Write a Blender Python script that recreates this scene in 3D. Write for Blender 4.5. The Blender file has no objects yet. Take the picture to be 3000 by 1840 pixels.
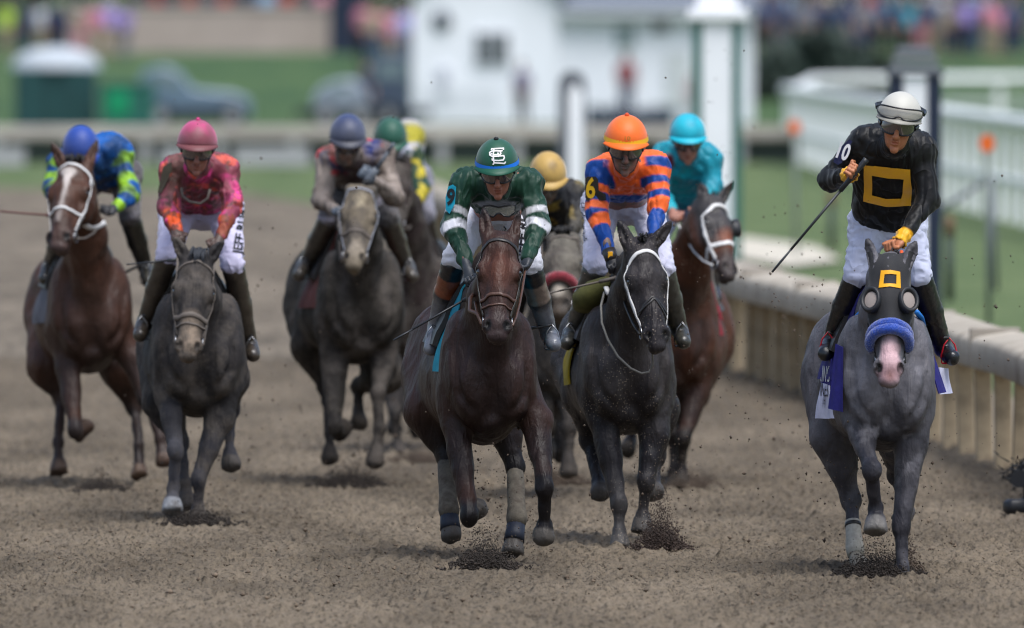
import bpy, bmesh, math, random
import numpy as np
from mathutils import Vector
from mathutils.bvhtree import BVHTree

# ------------------------------------------------------------------ camera, light, exposure
SC = bpy.context.scene
COL = SC.collection
F, CX, YH, HC = 45291.0, 1500.0, 61.0, 2.88      # focal length in photo pixels, principal column, horizon row, lens height (m)

cam = bpy.data.cameras.new('camera')
cam_o = bpy.data.objects.new('camera', cam); COL.objects.link(cam_o)
cam.sensor_width = 36.0
cam.lens = F/3000*36.0
cam.clip_start = 1.0; cam.clip_end = 6000.0
cam_o.location = (0, 0, HC)
cam_o.rotation_euler = (math.pi/2 - math.atan((920-YH)/F), 0, 0)
cam.dof.use_dof = True
cam.dof.focus_distance = 81.3
cam.dof.aperture_fstop = 3.7
SC.camera = cam_o

SUN_EL, SUN_ROT = math.radians(66), math.radians(150)
world = bpy.data.worlds.new('World'); SC.world = world
world.use_nodes = True
_nt = world.node_tree
_sky = _nt.nodes.new('ShaderNodeTexSky')
_sky.sky_type = 'NISHITA'; _sky.sun_disc = False
_sky.sun_elevation = SUN_EL; _sky.sun_rotation = SUN_ROT
_sky.air_density = 1.0; _sky.dust_density = 3.0; _sky.ozone_density = 1.0
_bg = _nt.nodes['Background']
_bg.inputs['Strength'].default_value = 0.08
_nt.links.new(_sky.outputs[0], _bg.inputs['Color'])

sun = bpy.data.lights.new('sun', 'SUN'); sun.energy = 1.5; sun.angle = math.radians(40)
sun.color = (0.96, 0.98, 1.0)
sun_o = bpy.data.objects.new('sun', sun); COL.objects.link(sun_o)
# sky texture: rotation 0 = +Y, turning clockwise seen from above
_d = Vector((math.sin(SUN_ROT)*math.cos(SUN_EL), math.cos(SUN_ROT)*math.cos(SUN_EL), math.sin(SUN_EL)))
sun_o.rotation_euler = (-_d).to_track_quat('-Z', 'Y').to_euler()

SC.view_settings.view_transform = 'Standard'
SC.view_settings.look = 'None'
SC.view_settings.gamma = 1.0
SC.view_settings.exposure = 1.22
SC.view_settings.use_curve_mapping = False
SC.render.engine = 'CYCLES'
SC.cycles.use_denoising = True
SC.cycles.filter_width = 1.15
SC.cycles.max_bounces = 6
SC.cycles.transparent_max_bounces = 6

# ------------------------------------------------------------------ small helpers
rng = np.random.default_rng(7)
random.seed(7)

def P(px, py, d):
    """photo pixel and distance to a point of the place"""
    return np.array([(px-CX)/F*d, d, HC-(py-YH)/F*d])

def V3(x): return np.array(x, dtype=float)
def nrm(v):
    v = np.array(v, dtype=float); return v/max(1e-9, np.linalg.norm(v))
def lerp(a, b, t): return np.array(a)*(1-t)+np.array(b)*t

def hexc(h):
    h = h.lstrip('#'); r = [int(h[i:i+2], 16)/255 for i in (0, 2, 4)]
    return tuple(c/12.92 if c <= .04045 else ((c+.055)/1.055)**2.4 for c in r)

def setp(o, label=None, cat=None, group=None, kind=None):
    if label: o['label'] = label
    if cat: o['category'] = cat
    if group: o['group'] = group
    if kind: o['kind'] = kind
    return o

def root(name, loc, label, cat, group=None):
    o = bpy.data.objects.new(name, None); COL.objects.link(o)
    o.location = tuple(loc); o.empty_display_size = .2
    return setp(o, label, cat, group)

def mesh_obj(name, verts, faces, mat=None, parent=None, org=(0, 0, 0), smooth=False, cols=None):
    """one mesh object; verts are world coordinates, stored relative to org"""
    v = np.asarray(verts, dtype=np.float64).reshape(-1, 3)-np.asarray(org, dtype=float)
    me = bpy.data.meshes.new(name)
    if isinstance(faces, np.ndarray):
        nf, k = faces.shape
        me.vertices.add(len(v)); me.vertices.foreach_set('co', v.astype(np.float32).ravel())
        me.loops.add(nf*k); me.loops.foreach_set('vertex_index', faces.astype(np.int32).ravel())
        me.polygons.add(nf); me.polygons.foreach_set('loop_start', np.arange(0, nf*k, k, dtype=np.int32))
        me.update(calc_edges=True)
    else:
        me.from_pydata([tuple(p) for p in v], [], [tuple(f) for f in faces]); me.update()
    if smooth:
        me.polygons.foreach_set('use_smooth', np.ones(len(me.polygons), dtype=bool))
    if cols is not None:
        a = me.color_attributes.new('col', 'FLOAT_COLOR', 'POINT')
        c4 = np.ones((len(v), 4), dtype=np.float32); c4[:, :3] = cols
        a.data.foreach_set('color', c4.ravel())
    me.validate(clean_customdata=False)
    o = bpy.data.objects.new(name, me); COL.objects.link(o)
    if mat: me.materials.append(mat)
    if parent is not None:
        o.parent = parent
    else:
        o.location = tuple(org)
    return o

class MB:
    """collects boxes, tubes and sheets into one mesh"""
    def __init__(s): s.v = []; s.f = []
    def add(s, v, f):
        b = len(s.v); s.v += [tuple(p) for p in v]; s.f += [tuple(i+b for i in q) for q in f]; return s
    def box(s, c, h, rz=0.0, bev=0.0, taper=1.0):
        cx, cy, cz = c; hx, hy, hz = h; co, si = math.cos(rz), math.sin(rz)
        def tr(x, y, z): return (cx+x*co-y*si, cy+x*si+y*co, cz+z)
        if bev <= 0:
            v = [tr(x*hx*(taper if z > 0 else 1), y*hy*(taper if z > 0 else 1), z*hz) for z in (-1, 1) for y in (-1, 1) for x in (-1, 1)]
            return s.add(v, [(0, 2, 3, 1), (4, 5, 7, 6), (0, 1, 5, 4), (2, 6, 7, 3), (0, 4, 6, 2), (1, 3, 7, 5)])
        ring = []
        for z, ins in ((-hz, bev), (-hz+bev, 0), (hz-bev, 0), (hz, bev)):
            X, Y = hx-ins, hy-ins; q = bev if ins == 0 else bev*.4
            ring.append([tr(a, b, z) for a, b in ((X-q, -Y), (X, -Y+q), (X, Y-q), (X-q, Y), (-X+q, Y), (-X, Y-q), (-X, -Y+q), (-X+q, -Y))])
        v = [p for r in ring for p in r]; f = []
        for k in range(3):
            for i in range(8):
                j = (i+1) % 8; f.append((k*8+i, k*8+j, k*8+8+j, k*8+8+i))
        f.append(tuple(range(7, -1, -1))); f.append(tuple(range(24, 32)))
        return s.add(v, f)
    def tube(s, pts, r, n=8, caps=True, flat=1.0, up=(0, 0, 1)):
        pts = [V3(p) for p in pts]; R = r if hasattr(r, '__len__') else [r]*len(pts)
        v = []; f = []
        up = V3(up)
        for i, p in enumerate(pts):
            t = nrm(pts[min(i+1, len(pts)-1)]-pts[max(i-1, 0)])
            u = up-t*np.dot(up, t)
            if np.linalg.norm(u) < .05: u = V3((1, 0, 0))-t*t[0]
            u = nrm(u); w = np.cross(t, u)
            for k in range(n):
                a = 2*math.pi*k/n
                v.append(p+w*math.cos(a)*R[i]+u*math.sin(a)*R[i]*flat)
        for i in range(len(pts)-1):
            for k in range(n):
                j = (k+1) % n; f.append((i*n+k, i*n+j, i*n+n+j, i*n+n+k))
        if caps: f.append(tuple(range(n-1, -1, -1))); f.append(tuple(range((len(pts)-1)*n, len(pts)*n)))
        return s.add(v, f)
    def prism(s, poly, y0, y1):
        """poly in x,z extruded along y"""
        n = len(poly)
        v = [(x, y0, z) for x, z in poly]+[(x, y1, z) for x, z in poly]
        f = [tuple(range(n)), tuple(range(2*n-1, n-1, -1))]+[(i, i+n, (i+1) % n+n, (i+1) % n) for i in range(n)]
        return s.add(v, f)
    def build(s, name, mat, parent=None, org=(0, 0, 0), smooth=False):
        o = mesh_obj(name, s.v, s.f, mat, parent, org, smooth)
        bm = bmesh.new(); bm.from_mesh(o.data); bmesh.ops.recalc_face_normals(bm, faces=bm.faces); bm.to_mesh(o.data); bm.free()
        return o

def smooth_by_angle(o, deg=40):
    me = o.data
    me.polygons.foreach_set('use_smooth', np.ones(len(me.polygons), dtype=bool))
    try: me.set_sharp_from_angle(angle=math.radians(deg))
    except Exception: pass
    return o

# ------------------------------------------------------------------ value noise
def vnoise(p, seed=0):
    p = np.asarray(p, dtype=np.float32); i = np.floor(p).astype(np.int64); f = p-i
    f = f*f*(3-2*f)
    def h(ix, iy, iz):
        n = (ix*374761393+iy*668265263+iz*2147483647+seed*974711) & 0x7fffffff
        n = ((n ^ (n >> 13))*1274126177) & 0x7fffffff
        n = ((n ^ (n >> 15))*668265263) & 0x7fffffff
        return ((n ^ (n >> 16)) & 0xffff).astype(np.float32)/32767.5-1
    x, y, z = i[..., 0], i[..., 1], i[..., 2]; fx, fy, fz = f[..., 0], f[..., 1], f[..., 2]
    def lx(a, b, t): return a+(b-a)*t
    return lx(lx(lx(h(x, y, z), h(x+1, y, z), fx), lx(h(x, y+1, z), h(x+1, y+1, z), fx), fy),
              lx(lx(h(x, y, z+1), h(x+1, y, z+1), fx), lx(h(x, y+1, z+1), h(x+1, y+1, z+1), fx), fy), fz)
def fbm(p, sc, oct=3, seed=0):
    r = 0; a = 1; t = 0
    for k in range(oct):
        r = r+a*vnoise(np.asarray(p)*sc, seed+k*17); t += a; a *= .5; sc *= 2.03
    return r/t

# ------------------------------------------------------------------ signed distance bodies
def ell(c, r, k=.03, R=None, op='+'): return dict(t='e', c=V3(c), r=V3(r), k=k, R=None if R is None else np.array(R, dtype=float), op=op)
def cap(a, b, ra, rb, k=.03, fn=None, ff=1.0, op='+'): return dict(t='c', a=V3(a), b=V3(b), ra=ra, rb=rb, k=k, fn=None if fn is None else nrm(fn), ff=ff, op=op)
def hoofp(a, b, ra, rb, k=.008): return dict(t='h', a=V3(a), b=V3(b), ra=ra, rb=rb, k=k, op='+')
def plane(p, n, lo, hi, k=.01):   # cuts away everything on the side n points to, inside a box
    return dict(t='p', p=V3(p), n=nrm(n), lo=V3(lo), hi=V3(hi), k=k, op='-')

def sdist(q, X, Y, Z):
    if q['t'] == 'e':
        x, y, z = X-q['c'][0], Y-q['c'][1], Z-q['c'][2]
        if q['R'] is not None:
            R = q['R']
            x, y, z = (x*R[0, 0]+y*R[0, 1]+z*R[0, 2], x*R[1, 0]+y*R[1, 1]+z*R[1, 2], x*R[2, 0]+y*R[2, 1]+z*R[2, 2])
        r = q['r']
        a = (x/r[0])**2+(y/r[1])**2+(z/r[2])**2
        b = (x/r[0]**2)**2+(y/r[1]**2)**2+(z/r[2]**2)**2
        k0 = np.sqrt(a); return k0*(k0-1)/np.maximum(np.sqrt(b), 1e-6)
    if q['t'] == 'p':
        n = q['n']; p = q['p']
        return -((X-p[0])*n[0]+(Y-p[1])*n[1]+(Z-p[2])*n[2])
    a = q['a']; ba = q['b']-a; L2 = max(1e-9, float(np.dot(ba, ba)))
    x, y, z = X-a[0], Y-a[1], Z-a[2]
    t = (x*ba[0]+y*ba[1]+z*ba[2])/L2
    h = np.clip(t, 0, 1)
    if q['t'] == 'h':
        x, y, z = x-ba[0]*t, y-ba[1]*t, z-ba[2]*t
        L = math.sqrt(L2); d = np.sqrt(x*x+y*y+z*z)-(q['ra']+(q['rb']-q['ra'])*h)
        e = (np.abs(t-.5)-.5)*L
        return np.maximum(d, e)
    x, y, z = x-ba[0]*h, y-ba[1]*h, z-ba[2]*h
    if q['fn'] is not None:
        n = q['fn']; s = (x*n[0]+y*n[1]+z*n[2]); g = 1/q['ff']-1
        x, y, z = x+n[0]*s*g, y+n[1]*s*g, z+n[2]*s*g
        return (np.sqrt(x*x+y*y+z*z)-(q['ra']+(q['rb']-q['ra'])*h))*min(1, q['ff'])
    return np.sqrt(x*x+y*y+z*z)-(q['ra']+(q['rb']-q['ra'])*h)

def bounds(q):
    if q['t'] == 'e':
        m = q['r'].max() if q['R'] is not None else q['r']
        return q['c']-m, q['c']+m
    if q['t'] == 'p': return q['lo'], q['hi']
    m = max(q['ra'], q['rb'])*(max(1, q.get('ff', 1.0)))
    return np.minimum(q['a'], q['b'])-m, np.maximum(q['a'], q['b'])+m

def axis_lin(lo, hi, zones):
    """zones: list of (upper limit, step)"""
    v = [lo]
    while v[-1] < hi:
        st = zones[-1][1]
        for lim, s_ in zones:
            if v[-1] < lim: st = s_; break
        v.append(v[-1]+st)
    return np.array(v, dtype=np.float32)

def sdf_mesh(prims, steps):
    """prims -> (verts, quads); steps = (zones x, zones y, zones z)"""
    pos = [q for q in prims if q['op'] == '+']
    lo = np.min([bounds(q)[0] for q in pos], axis=0)-.03; hi = np.max([bounds(q)[1] for q in pos], axis=0)+.03
    ax = [axis_lin(lo[i], hi[i], steps[i]) for i in range(3)]
    xs, ys, zs = ax
    D = np.full((len(xs), len(ys), len(zs)), .5, dtype=np.float32)
    for q in prims:
        b0, b1 = bounds(q); m = q['k']+.035
        s = []
        for i in range(3):
            a = max(0, int(np.searchsorted(ax[i], b0[i]-m))-1); b = min(len(ax[i]), int(np.searchsorted(ax[i], b1[i]+m))+1)
            s.append(slice(a, b))
        if any(k.stop-k.start <= 0 for k in s): continue
        X = xs[s[0]][:, None, None]; Y = ys[s[1]][None, :, None]; Z = zs[s[2]][None, None, :]
        d = sdist(q, X, Y, Z).astype(np.float32)
        old = D[s[0], s[1], s[2]]; k = q['k']
        if q['op'] == '-': d = -d; h = np.maximum(k-np.abs(old-d), 0)/k; D[s[0], s[1], s[2]] = np.maximum(old, d)+h*h*k*.25
        else: h = np.maximum(k-np.abs(old-d), 0)/k; D[s[0], s[1], s[2]] = np.minimum(old, d)-h*h*k*.25
    D[0] = D[-1] = .5; D[:, 0] = D[:, -1] = .5; D[:, :, 0] = D[:, :, -1] = .5
    ins = D < 0
    n = [len(a)-1 for a in ax]
    cnt = np.zeros(n, dtype=np.int8)
    for a in (0, 1):
        for b in (0, 1):
            for c in (0, 1):
                cnt += ins[a:a+n[0], b:b+n[1], c:c+n[2]]
    act = (cnt > 0) & (cnt < 8)
    I, J, K = np.nonzero(act)
    idx = np.full(n, -1, dtype=np.int64); idx[I, J, K] = np.arange(len(I))
    acc = np.zeros((len(I), 3)); num = np.zeros(len(I))
    crn = [(a, b, c) for a in (0, 1) for b in (0, 1) for c in (0, 1)]
    for p0 in crn:
        for axn in range(3):
            if p0[axn] == 1: continue
            p1 = list(p0); p1[axn] = 1
            d0 = D[I+p0[0], J+p0[1], K+p0[2]]; d1 = D[I+p1[0], J+p1[1], K+p1[2]]
            m = (d0 < 0) != (d1 < 0)
            t = np.where(m, d0/np.where(m, d0-d1, 1), 0)
            c0 = np.stack([xs[I+p0[0]], ys[J+p0[1]], zs[K+p0[2]]], 1); c1 = np.stack([xs[I+p1[0]], ys[J+p1[1]], zs[K+p1[2]]], 1)
            acc += np.where(m[:, None], c0+(c1-c0)*t[:, None], 0); num += m
    V = acc/np.maximum(num, 1)[:, None]
    Q = []
    for axn in range(3):
        o1, o2 = [(1, 2), (2, 0), (0, 1)][axn]
        sl0 = [slice(None)]*3; sl1 = [slice(None)]*3
        sl0[axn] = slice(0, -1); sl1[axn] = slice(1, None)
        a = ins[tuple(sl0)]; b = ins[tuple(sl1)]
        e = a != b
        G = list(np.nonzero(e)); sgn = a[tuple(G)]
        ok = (G[o1] > 0) & (G[o2] > 0) & (G[o1] < n[o1]) & (G[o2] < n[o2])
        G = [g[ok] for g in G]; sgn = sgn[ok]
        def cell(d1, d2):
            g = [x.copy() for x in G]; g[o1] -= d1; g[o2] -= d2; return idx[g[0], g[1], g[2]]
        q = np.stack([cell(1, 1), cell(0, 1), cell(0, 0), cell(1, 0)], 1)
        q[~sgn] = q[~sgn][:, ::-1]
        Q.append(q)
    Q = np.concatenate(Q); Q = Q[(Q >= 0).all(1)]
    return V, Q

def vnormals(V, Q):
    fn = np.cross(V[Q[:, 2]]-V[Q[:, 0]], V[Q[:, 3]]-V[Q[:, 1]])
    N = np.zeros_like(V)
    for k in range(4): np.add.at(N, Q[:, k], fn)
    return N/np.maximum(np.linalg.norm(N, axis=1), 1e-12)[:, None]

def relax(V, Q, it=1, f=.5):
    for _ in range(it):
        S = np.zeros_like(V); c = np.zeros(len(V))
        for a, b in ((0, 1), (1, 2), (2, 3), (3, 0)):
            np.add.at(S, Q[:, a], V[Q[:, b]]); np.add.at(S, Q[:, b], V[Q[:, a]])
            np.add.at(c, Q[:, a], 1); np.add.at(c, Q[:, b], 1)
        V = V+(S/np.maximum(c, 1)[:, None]-V)*f
    return V

def paint(V, cols, q, color, soft=.01, amount=1.0, noise=None):
    """colour the vertices inside the shape q"""
    d = sdist(q, V[:, 0], V[:, 1], V[:, 2])
    if noise is not None: d = d+fbm(V, noise[0], 3, noise[2] if len(noise) > 2 else 3)*noise[1]
    w = np.clip(.5-d/(2*soft), 0, 1)*amount
    return cols*(1-w[:, None])+np.array(color)[None, :]*w[:, None]

def paint_noise(V, cols, color, scale, thr, soft=.15, amount=1.0, seed=0, region=None, rsoft=.03):
    n = fbm(V, scale, 4, seed)
    w = np.clip((n-thr)/soft+.5, 0, 1)*amount
    if region is not None:
        d = sdist(region, V[:, 0], V[:, 1], V[:, 2]); w = w*np.clip(.5-d/(2*rsoft), 0, 1)
    return cols*(1-w[:, None])+np.array(color)[None, :]*w[:, None]

# ------------------------------------------------------------------ materials
_mats = {}
def mat(name, color=(.5, .5, .5), rough=.6, spec=.4, metal=0.0, vc=False, bump=None, var=None, coat=0.0, sheen=0.0,
        mudcol=None, mud=0.0, mudscale=9.0, speck=0.0, speckcol=(.32, .26, .2), objcol=False, alpha=None, emit=None, folds=None, streak=None):
    if name in _mats: return _mats[name]
    m = bpy.data.materials.new(name); m.use_nodes = True; nt = m.node_tree; N = nt.nodes; L = nt.links
    b = N['Principled BSDF']
    b.inputs['Roughness'].default_value = rough; b.inputs['Specular IOR Level'].default_value = spec
    b.inputs['Metallic'].default_value = metal
    b.inputs['Coat Weight'].default_value = coat
    b.inputs['Sheen Weight'].default_value = sheen
    tc = N.new('ShaderNodeTexCoord')
    if vc:
        a = N.new('ShaderNodeAttribute'); a.attribute_name = 'col'; c = a.outputs['Color']
    elif objcol:
        a = N.new('ShaderNodeObjectInfo'); c = a.outputs['Color']
    else:
        a = N.new('ShaderNodeRGB'); a.outputs[0].default_value = (*color, 1); c = a.outputs[0]
    def noise(sc, det=4, rough_=.55):
        n = N.new('ShaderNodeTexNoise'); n.inputs['Scale'].default_value = sc; n.inputs['Detail'].default_value = det
        n.inputs['Roughness'].default_value = rough_; L.new(tc.outputs['Object'], n.inputs['Vector']); return n.outputs['Fac']
    def mix(fac, a_, b_, mode='MIX'):
        x = N.new('ShaderNodeMix'); x.data_type = 'RGBA'; x.blend_type = mode
        if hasattr(fac, 'links'): L.new(fac, x.inputs[0])
        else: x.inputs[0].default_value = fac
        for s_, v in ((6, a_), (7, b_)):
            if hasattr(v, 'links'): L.new(v, x.inputs[s_])
            else: x.inputs[s_].default_value = (*v, 1)
        return x.outputs[2]
    def ramp(f, lo, hi, a_=0.0, b_=1.0):
        r = N.new('ShaderNodeMapRange'); r.inputs['From Min'].default_value = lo; r.inputs['From Max'].default_value = hi
        r.inputs['To Min'].default_value = a_; r.inputs['To Max'].default_value = b_; L.new(f, r.inputs['Value']); return r.outputs['Result']
    if var:
        f = noise(var[0], 5, .6); s_ = ramp(f, .3, .7, 1-var[1], 1+var[1])
        g = N.new('ShaderNodeVectorMath'); g.operation = 'SCALE'; L.new(c, g.inputs[0]); L.new(s_, g.inputs['Scale']); c = g.outputs[0]
    if mud > 0:
        f = ramp(noise(mudscale, 8, .7), .62-mud*.34, .72-mud*.2)
        c = mix(f, c, mudcol or (.13, .105, .085))
    if speck > 0:
        vo = N.new('ShaderNodeTexVoronoi'); vo.inputs['Scale'].default_value = 75; L.new(tc.outputs['Object'], vo.inputs['Vector'])
        vo2 = N.new('ShaderNodeTexNoise'); vo2.inputs['Scale'].default_value = 5; L.new(tc.outputs['Object'], vo2.inputs['Vector'])
        th = ramp(vo2.outputs['Fac'], .38, .68, .05, .05+.19*speck)
        lt = N.new('ShaderNodeMath'); lt.operation = 'LESS_THAN'; L.new(vo.outputs['Distance'], lt.inputs[0]); L.new(th, lt.inputs[1])
        c = mix(lt.outputs[0], c, speckcol)
    L.new(c, b.inputs['Base Color'])
    if bump or folds:
        last = None; bump = bump or []
        if streak:
            mp = N.new('ShaderNodeMapping'); mp.inputs['Scale'].default_value = (1.0, .5, .28); L.new(tc.outputs['Object'], mp.inputs['Vector'])
            n = N.new('ShaderNodeTexNoise'); n.inputs['Scale'].default_value = streak[0]; n.inputs['Detail'].default_value = 4; n.inputs['Distortion'].default_value = .5
            L.new(mp.outputs[0], n.inputs['Vector'])
            bn = N.new('ShaderNodeBump'); bn.inputs['Strength'].default_value = streak[1]; bn.inputs['Distance'].default_value = .03
            L.new(n.outputs['Fac'], bn.inputs['Height']); last = bn.outputs['Normal']
        if folds:
            mp = N.new('ShaderNodeMapping'); mp.inputs['Scale'].default_value = (1.6, .8, .75); mp.inputs['Rotation'].default_value = (.2, .3, .35); L.new(tc.outputs['Object'], mp.inputs['Vector'])
            n = N.new('ShaderNodeTexNoise'); n.inputs['Scale'].default_value = folds[0]; n.inputs['Detail'].default_value = 2.5; n.inputs['Distortion'].default_value = 1.2; n.inputs['Roughness'].default_value = .42
            try: n.noise_type = 'RIDGED_MULTIFRACTAL'; n.normalize = False; n.inputs['Offset'].default_value = .85; n.inputs['Gain'].default_value = 1.2
            except Exception: pass
            L.new(mp.outputs[0], n.inputs['Vector'])
            bn = N.new('ShaderNodeBump'); bn.inputs['Strength'].default_value = folds[1]; bn.inputs['Distance'].default_value = .012
            L.new(n.outputs['Fac'], bn.inputs['Height'])
            if last is not None: L.new(last, bn.inputs['Normal'])
            last = bn.outputs['Normal']
        for (sc, st, dist) in bump:
            bn = N.new('ShaderNodeBump'); bn.inputs['Strength'].default_value = st; bn.inputs['Distance'].default_value = dist
            L.new(noise(sc, 5, .6), bn.inputs['Height'])
            if last is not None: L.new(last, bn.inputs['Normal'])
            last = bn.outputs['Normal']
        L.new(last, b.inputs['Normal'])
    if alpha is not None:
        b.inputs['Alpha'].default_value = alpha
    _mats[name] = m
    return m

def sdf_obj(name, prims, steps, material, parent, org, color=(.5, .5, .5), painter=None, disp=None, smooth_it=0):
    V, Q = sdf_mesh(prims, steps)
    if smooth_it: V = relax(V, Q, smooth_it)
    if disp is not None:
        V = V+vnormals(V, Q)*disp(V)[:, None]
    cols = np.tile(np.array(color, dtype=float), (len(V), 1))
    if painter: cols = painter(V, cols)
    o = mesh_obj(name, V, Q, material, parent, org, True, cols)
    return o, V, Q

def bvh_of(V, Q): return BVHTree.FromPolygons([Vector(p) for p in V], [tuple(int(i) for i in q) for q in Q])

def strap(name, pts, w, th, bvh, material, parent, org, off=.002, loop=False, seg=None, maxd=.25):
    """a flat strap laid over a surface"""
    pts = [V3(p) for p in pts]
    if loop: pts = pts+[pts[0]]
    L = sum(np.linalg.norm(pts[i+1]-pts[i]) for i in range(len(pts)-1)); n = seg or max(4, int(L/.012))
    cum = [0]
    for i in range(len(pts)-1): cum.append(cum[-1]+np.linalg.norm(pts[i+1]-pts[i]))
    out = []; nor = []
    for k in range(n+1):
        s = cum[-1]*k/n; i = max(0, min(len(pts)-2, int(np.searchsorted(cum, s))-1)); t = (s-cum[i])/max(1e-9, cum[i+1]-cum[i])
        p = lerp(pts[i], pts[i+1], t)
        hit = bvh.find_nearest(Vector(p), maxd) if bvh is not None else (None,)
        if hit[0] is not None: q = V3(hit[0]); nn = V3(hit[1]); q = q+nn*(off+th*.5)
        else: q = p; nn = V3((0, -1, 0))
        out.append(q); nor.append(nn)
    out = np.array(out); nor = np.array(nor)
    for _ in range(2):
        if not loop:
            out[1:-1] = out[1:-1]*.5+(out[:-2]+out[2:])*.25; nor[1:-1] = nor[1:-1]*.5+(nor[:-2]+nor[2:])*.25
        else:
            o2 = out[:-1]; out[:-1] = o2*.5+(np.roll(o2, 1, 0)+np.roll(o2, -1, 0))*.25; out[-1] = out[0]
            o2 = nor[:-1]; nor[:-1] = o2*.5+(np.roll(o2, 1, 0)+np.roll(o2, -1, 0))*.25; nor[-1] = nor[0]
    v = []; f = []
    for k in range(n+1):
        a = (k-1) if k > 0 else (n-1 if loop else 0); b = (k+1) if k < n else (1 if loop else n)
        t = nrm(out[b]-out[a]); nn = nrm(nor[k]-t*np.dot(nor[k], t)); s_ = np.cross(t, nn)
        for (a1, b1) in ((-1, -.5), (-.8, .5), (.8, .5), (1, -.5)):
            v.append(out[k]+s_*w*.5*a1+nn*th*b1)
    for k in range(n):
        for j in range(4):
            j2 = (j+1) % 4; f.append((k*4+j, k*4+j2, k*4+4+j2, k*4+4+j))
    if not loop: f.append((0, 1, 2, 3)); f.append((n*4+3, n*4+2, n*4+1, n*4))
    m = MB(); m.add(v, f); o = m.build(name, material, parent, org, True)
    return o

def cloth_patch(name, c00, c10, c11, c01, material, parent, org, nu=14, nv=18, th=.006, wave=.012, freq=3.0, seed=1, bvh=None, off=.01, kindcol=None, bow=0.0):
    """a cloth panel between four corners, with folds and thickness"""
    c00, c10, c11, c01 = map(V3, (c00, c10, c11, c01))
    nn = nrm(np.cross(c10-c00, c01-c00)); r = random.Random(seed); ph = r.random()*6
    G = []
    for j in range(nv+1):
        for i in range(nu+1):
            u, v = i/nu, j/nv
            p = lerp(lerp(c00, c10, u), lerp(c01, c11, u), v)
            p = p+nn*(math.sin(u*freq*math.pi+ph+v*1.4)*wave*(.3+.7*v)+math.sin(v*5+u*2+ph)*wave*.4+bow*4*u*(1-u))
            G.append(p)
    G = np.array(G); n = len(G)
    v = list(G-nn*th/2)+list(G+nn*th/2); f = []
    W = nu+1
    for j in range(nv):
        for i in range(nu):
            a = j*W+i; f.append((a, a+1, a+1+W, a+W)); f.append((a+n, a+W+n, a+1+W+n, a+1+n))
    edge = [i for i in range(nu)]+[nu+W*j for j in range(nv)]+[nu+W*nv-i for i in range(nu)]+[W*(nv-j) for j in range(nv)]
    for k in range(len(edge)):
        a, b = edge[k], edge[(k+1) % len(edge)]; f.append((a, a+n, b+n, b))
    m = MB(); m.add(v, f); o = m.build(name, material, parent, org, False)
    smooth_by_angle(o, 50)
    return o, G

def decal(name, polys, bvh, material, parent, org, D, off=.004, sub=.012, dirv=None):
    """print laid on a surface: polys are lists of photo-plane points (px,py); each is cut into small pieces and
    pressed onto the surface by rays that run level along the view"""
    bm = bmesh.new()
    for pl in polys:
        vs = [bm.verts.new(P(x, y, D)) for x, y in pl]
        try: bm.faces.new(vs)
        except ValueError: pass
    return decal_bm(name, bm, bvh, material, parent, org, off, sub)

def decal_bm(name, bm, bvh, material, parent, org, off=.004, sub=.012, maxfall=.5, mirror=False):
    bmesh.ops.triangulate(bm, faces=bm.faces[:])
    for _ in range(5):
        es = [e for e in bm.edges if e.calc_length() > sub]
        if not es: break
        bmesh.ops.subdivide_edges(bm, edges=es, cuts=1)
        bmesh.ops.triangulate(bm, faces=bm.faces[:])
    dead = []
    c = Vector((0, 0, HC))
    for v in bm.verts:
        d = (v.co-c).normalized()
        st = v.co-d*1.2
        hit = bvh.ray_cast(st, d, 3.0)
        if hit[0] is None: dead.append(v); continue
        n = hit[1]
        if n.dot(d) > 0: n = -n
        v.co = hit[0]+n*off-d*off*.4
    if dead: bmesh.ops.delete(bm, geom=dead, context='VERTS')
    if not bm.faces: bm.free(); return None
    bmesh.ops.remove_doubles(bm, verts=bm.verts, dist=.0004)
    me = bpy.data.meshes.new(name)
    for v in bm.verts: v.co = v.co-Vector(tuple(org))
    bmesh.ops.recalc_face_normals(bm, faces=bm.faces)
    bm.to_mesh(me); bm.free()
    me.polygons.foreach_set('use_smooth', np.ones(len(me.polygons), dtype=bool))
    me.materials.append(material)
    o = bpy.data.objects.new(name, me); COL.objects.link(o); o.parent = parent
    return o

def text_bm(body, size, bold=0.0, shear=0.0, space=1.0):
    """flat lettering as a bmesh in x,z, centred"""
    cu = bpy.data.curves.new('t', 'FONT'); cu.body = body; cu.size = size; cu.align_x = 'CENTER'; cu.align_y = 'CENTER'
    cu.offset = bold; cu.shear = shear; cu.space_character = space; cu.resolution_u = 3
    o = bpy.data.objects.new('t', cu); COL.objects.link(o)
    bpy.context.view_layer.update()
    me = o.to_mesh(); bm = bmesh.new(); bm.from_mesh(me)
    o.to_mesh_clear(); bpy.data.objects.remove(o); bpy.data.curves.remove(cu)
    return bm

def place_text(body, px, py, D, h, ang=0.0, sx=1.0, bold=0.0, shear=0.0, space=1.0):
    """lettering of height h metres, centred at photo pixel px,py at distance D, turned by ang degrees"""
    bm = text_bm(body, h*1.4, bold, shear, space)
    c = P(px, py, D); a = math.radians(ang)
    for v in bm.verts:
        x, y = v.co.x*sx, v.co.y
        v.co = Vector((c[0]+x*math.cos(a)-y*math.sin(a), c[1], c[2]+x*math.sin(a)+y*math.cos(a)))
    return bm
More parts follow.
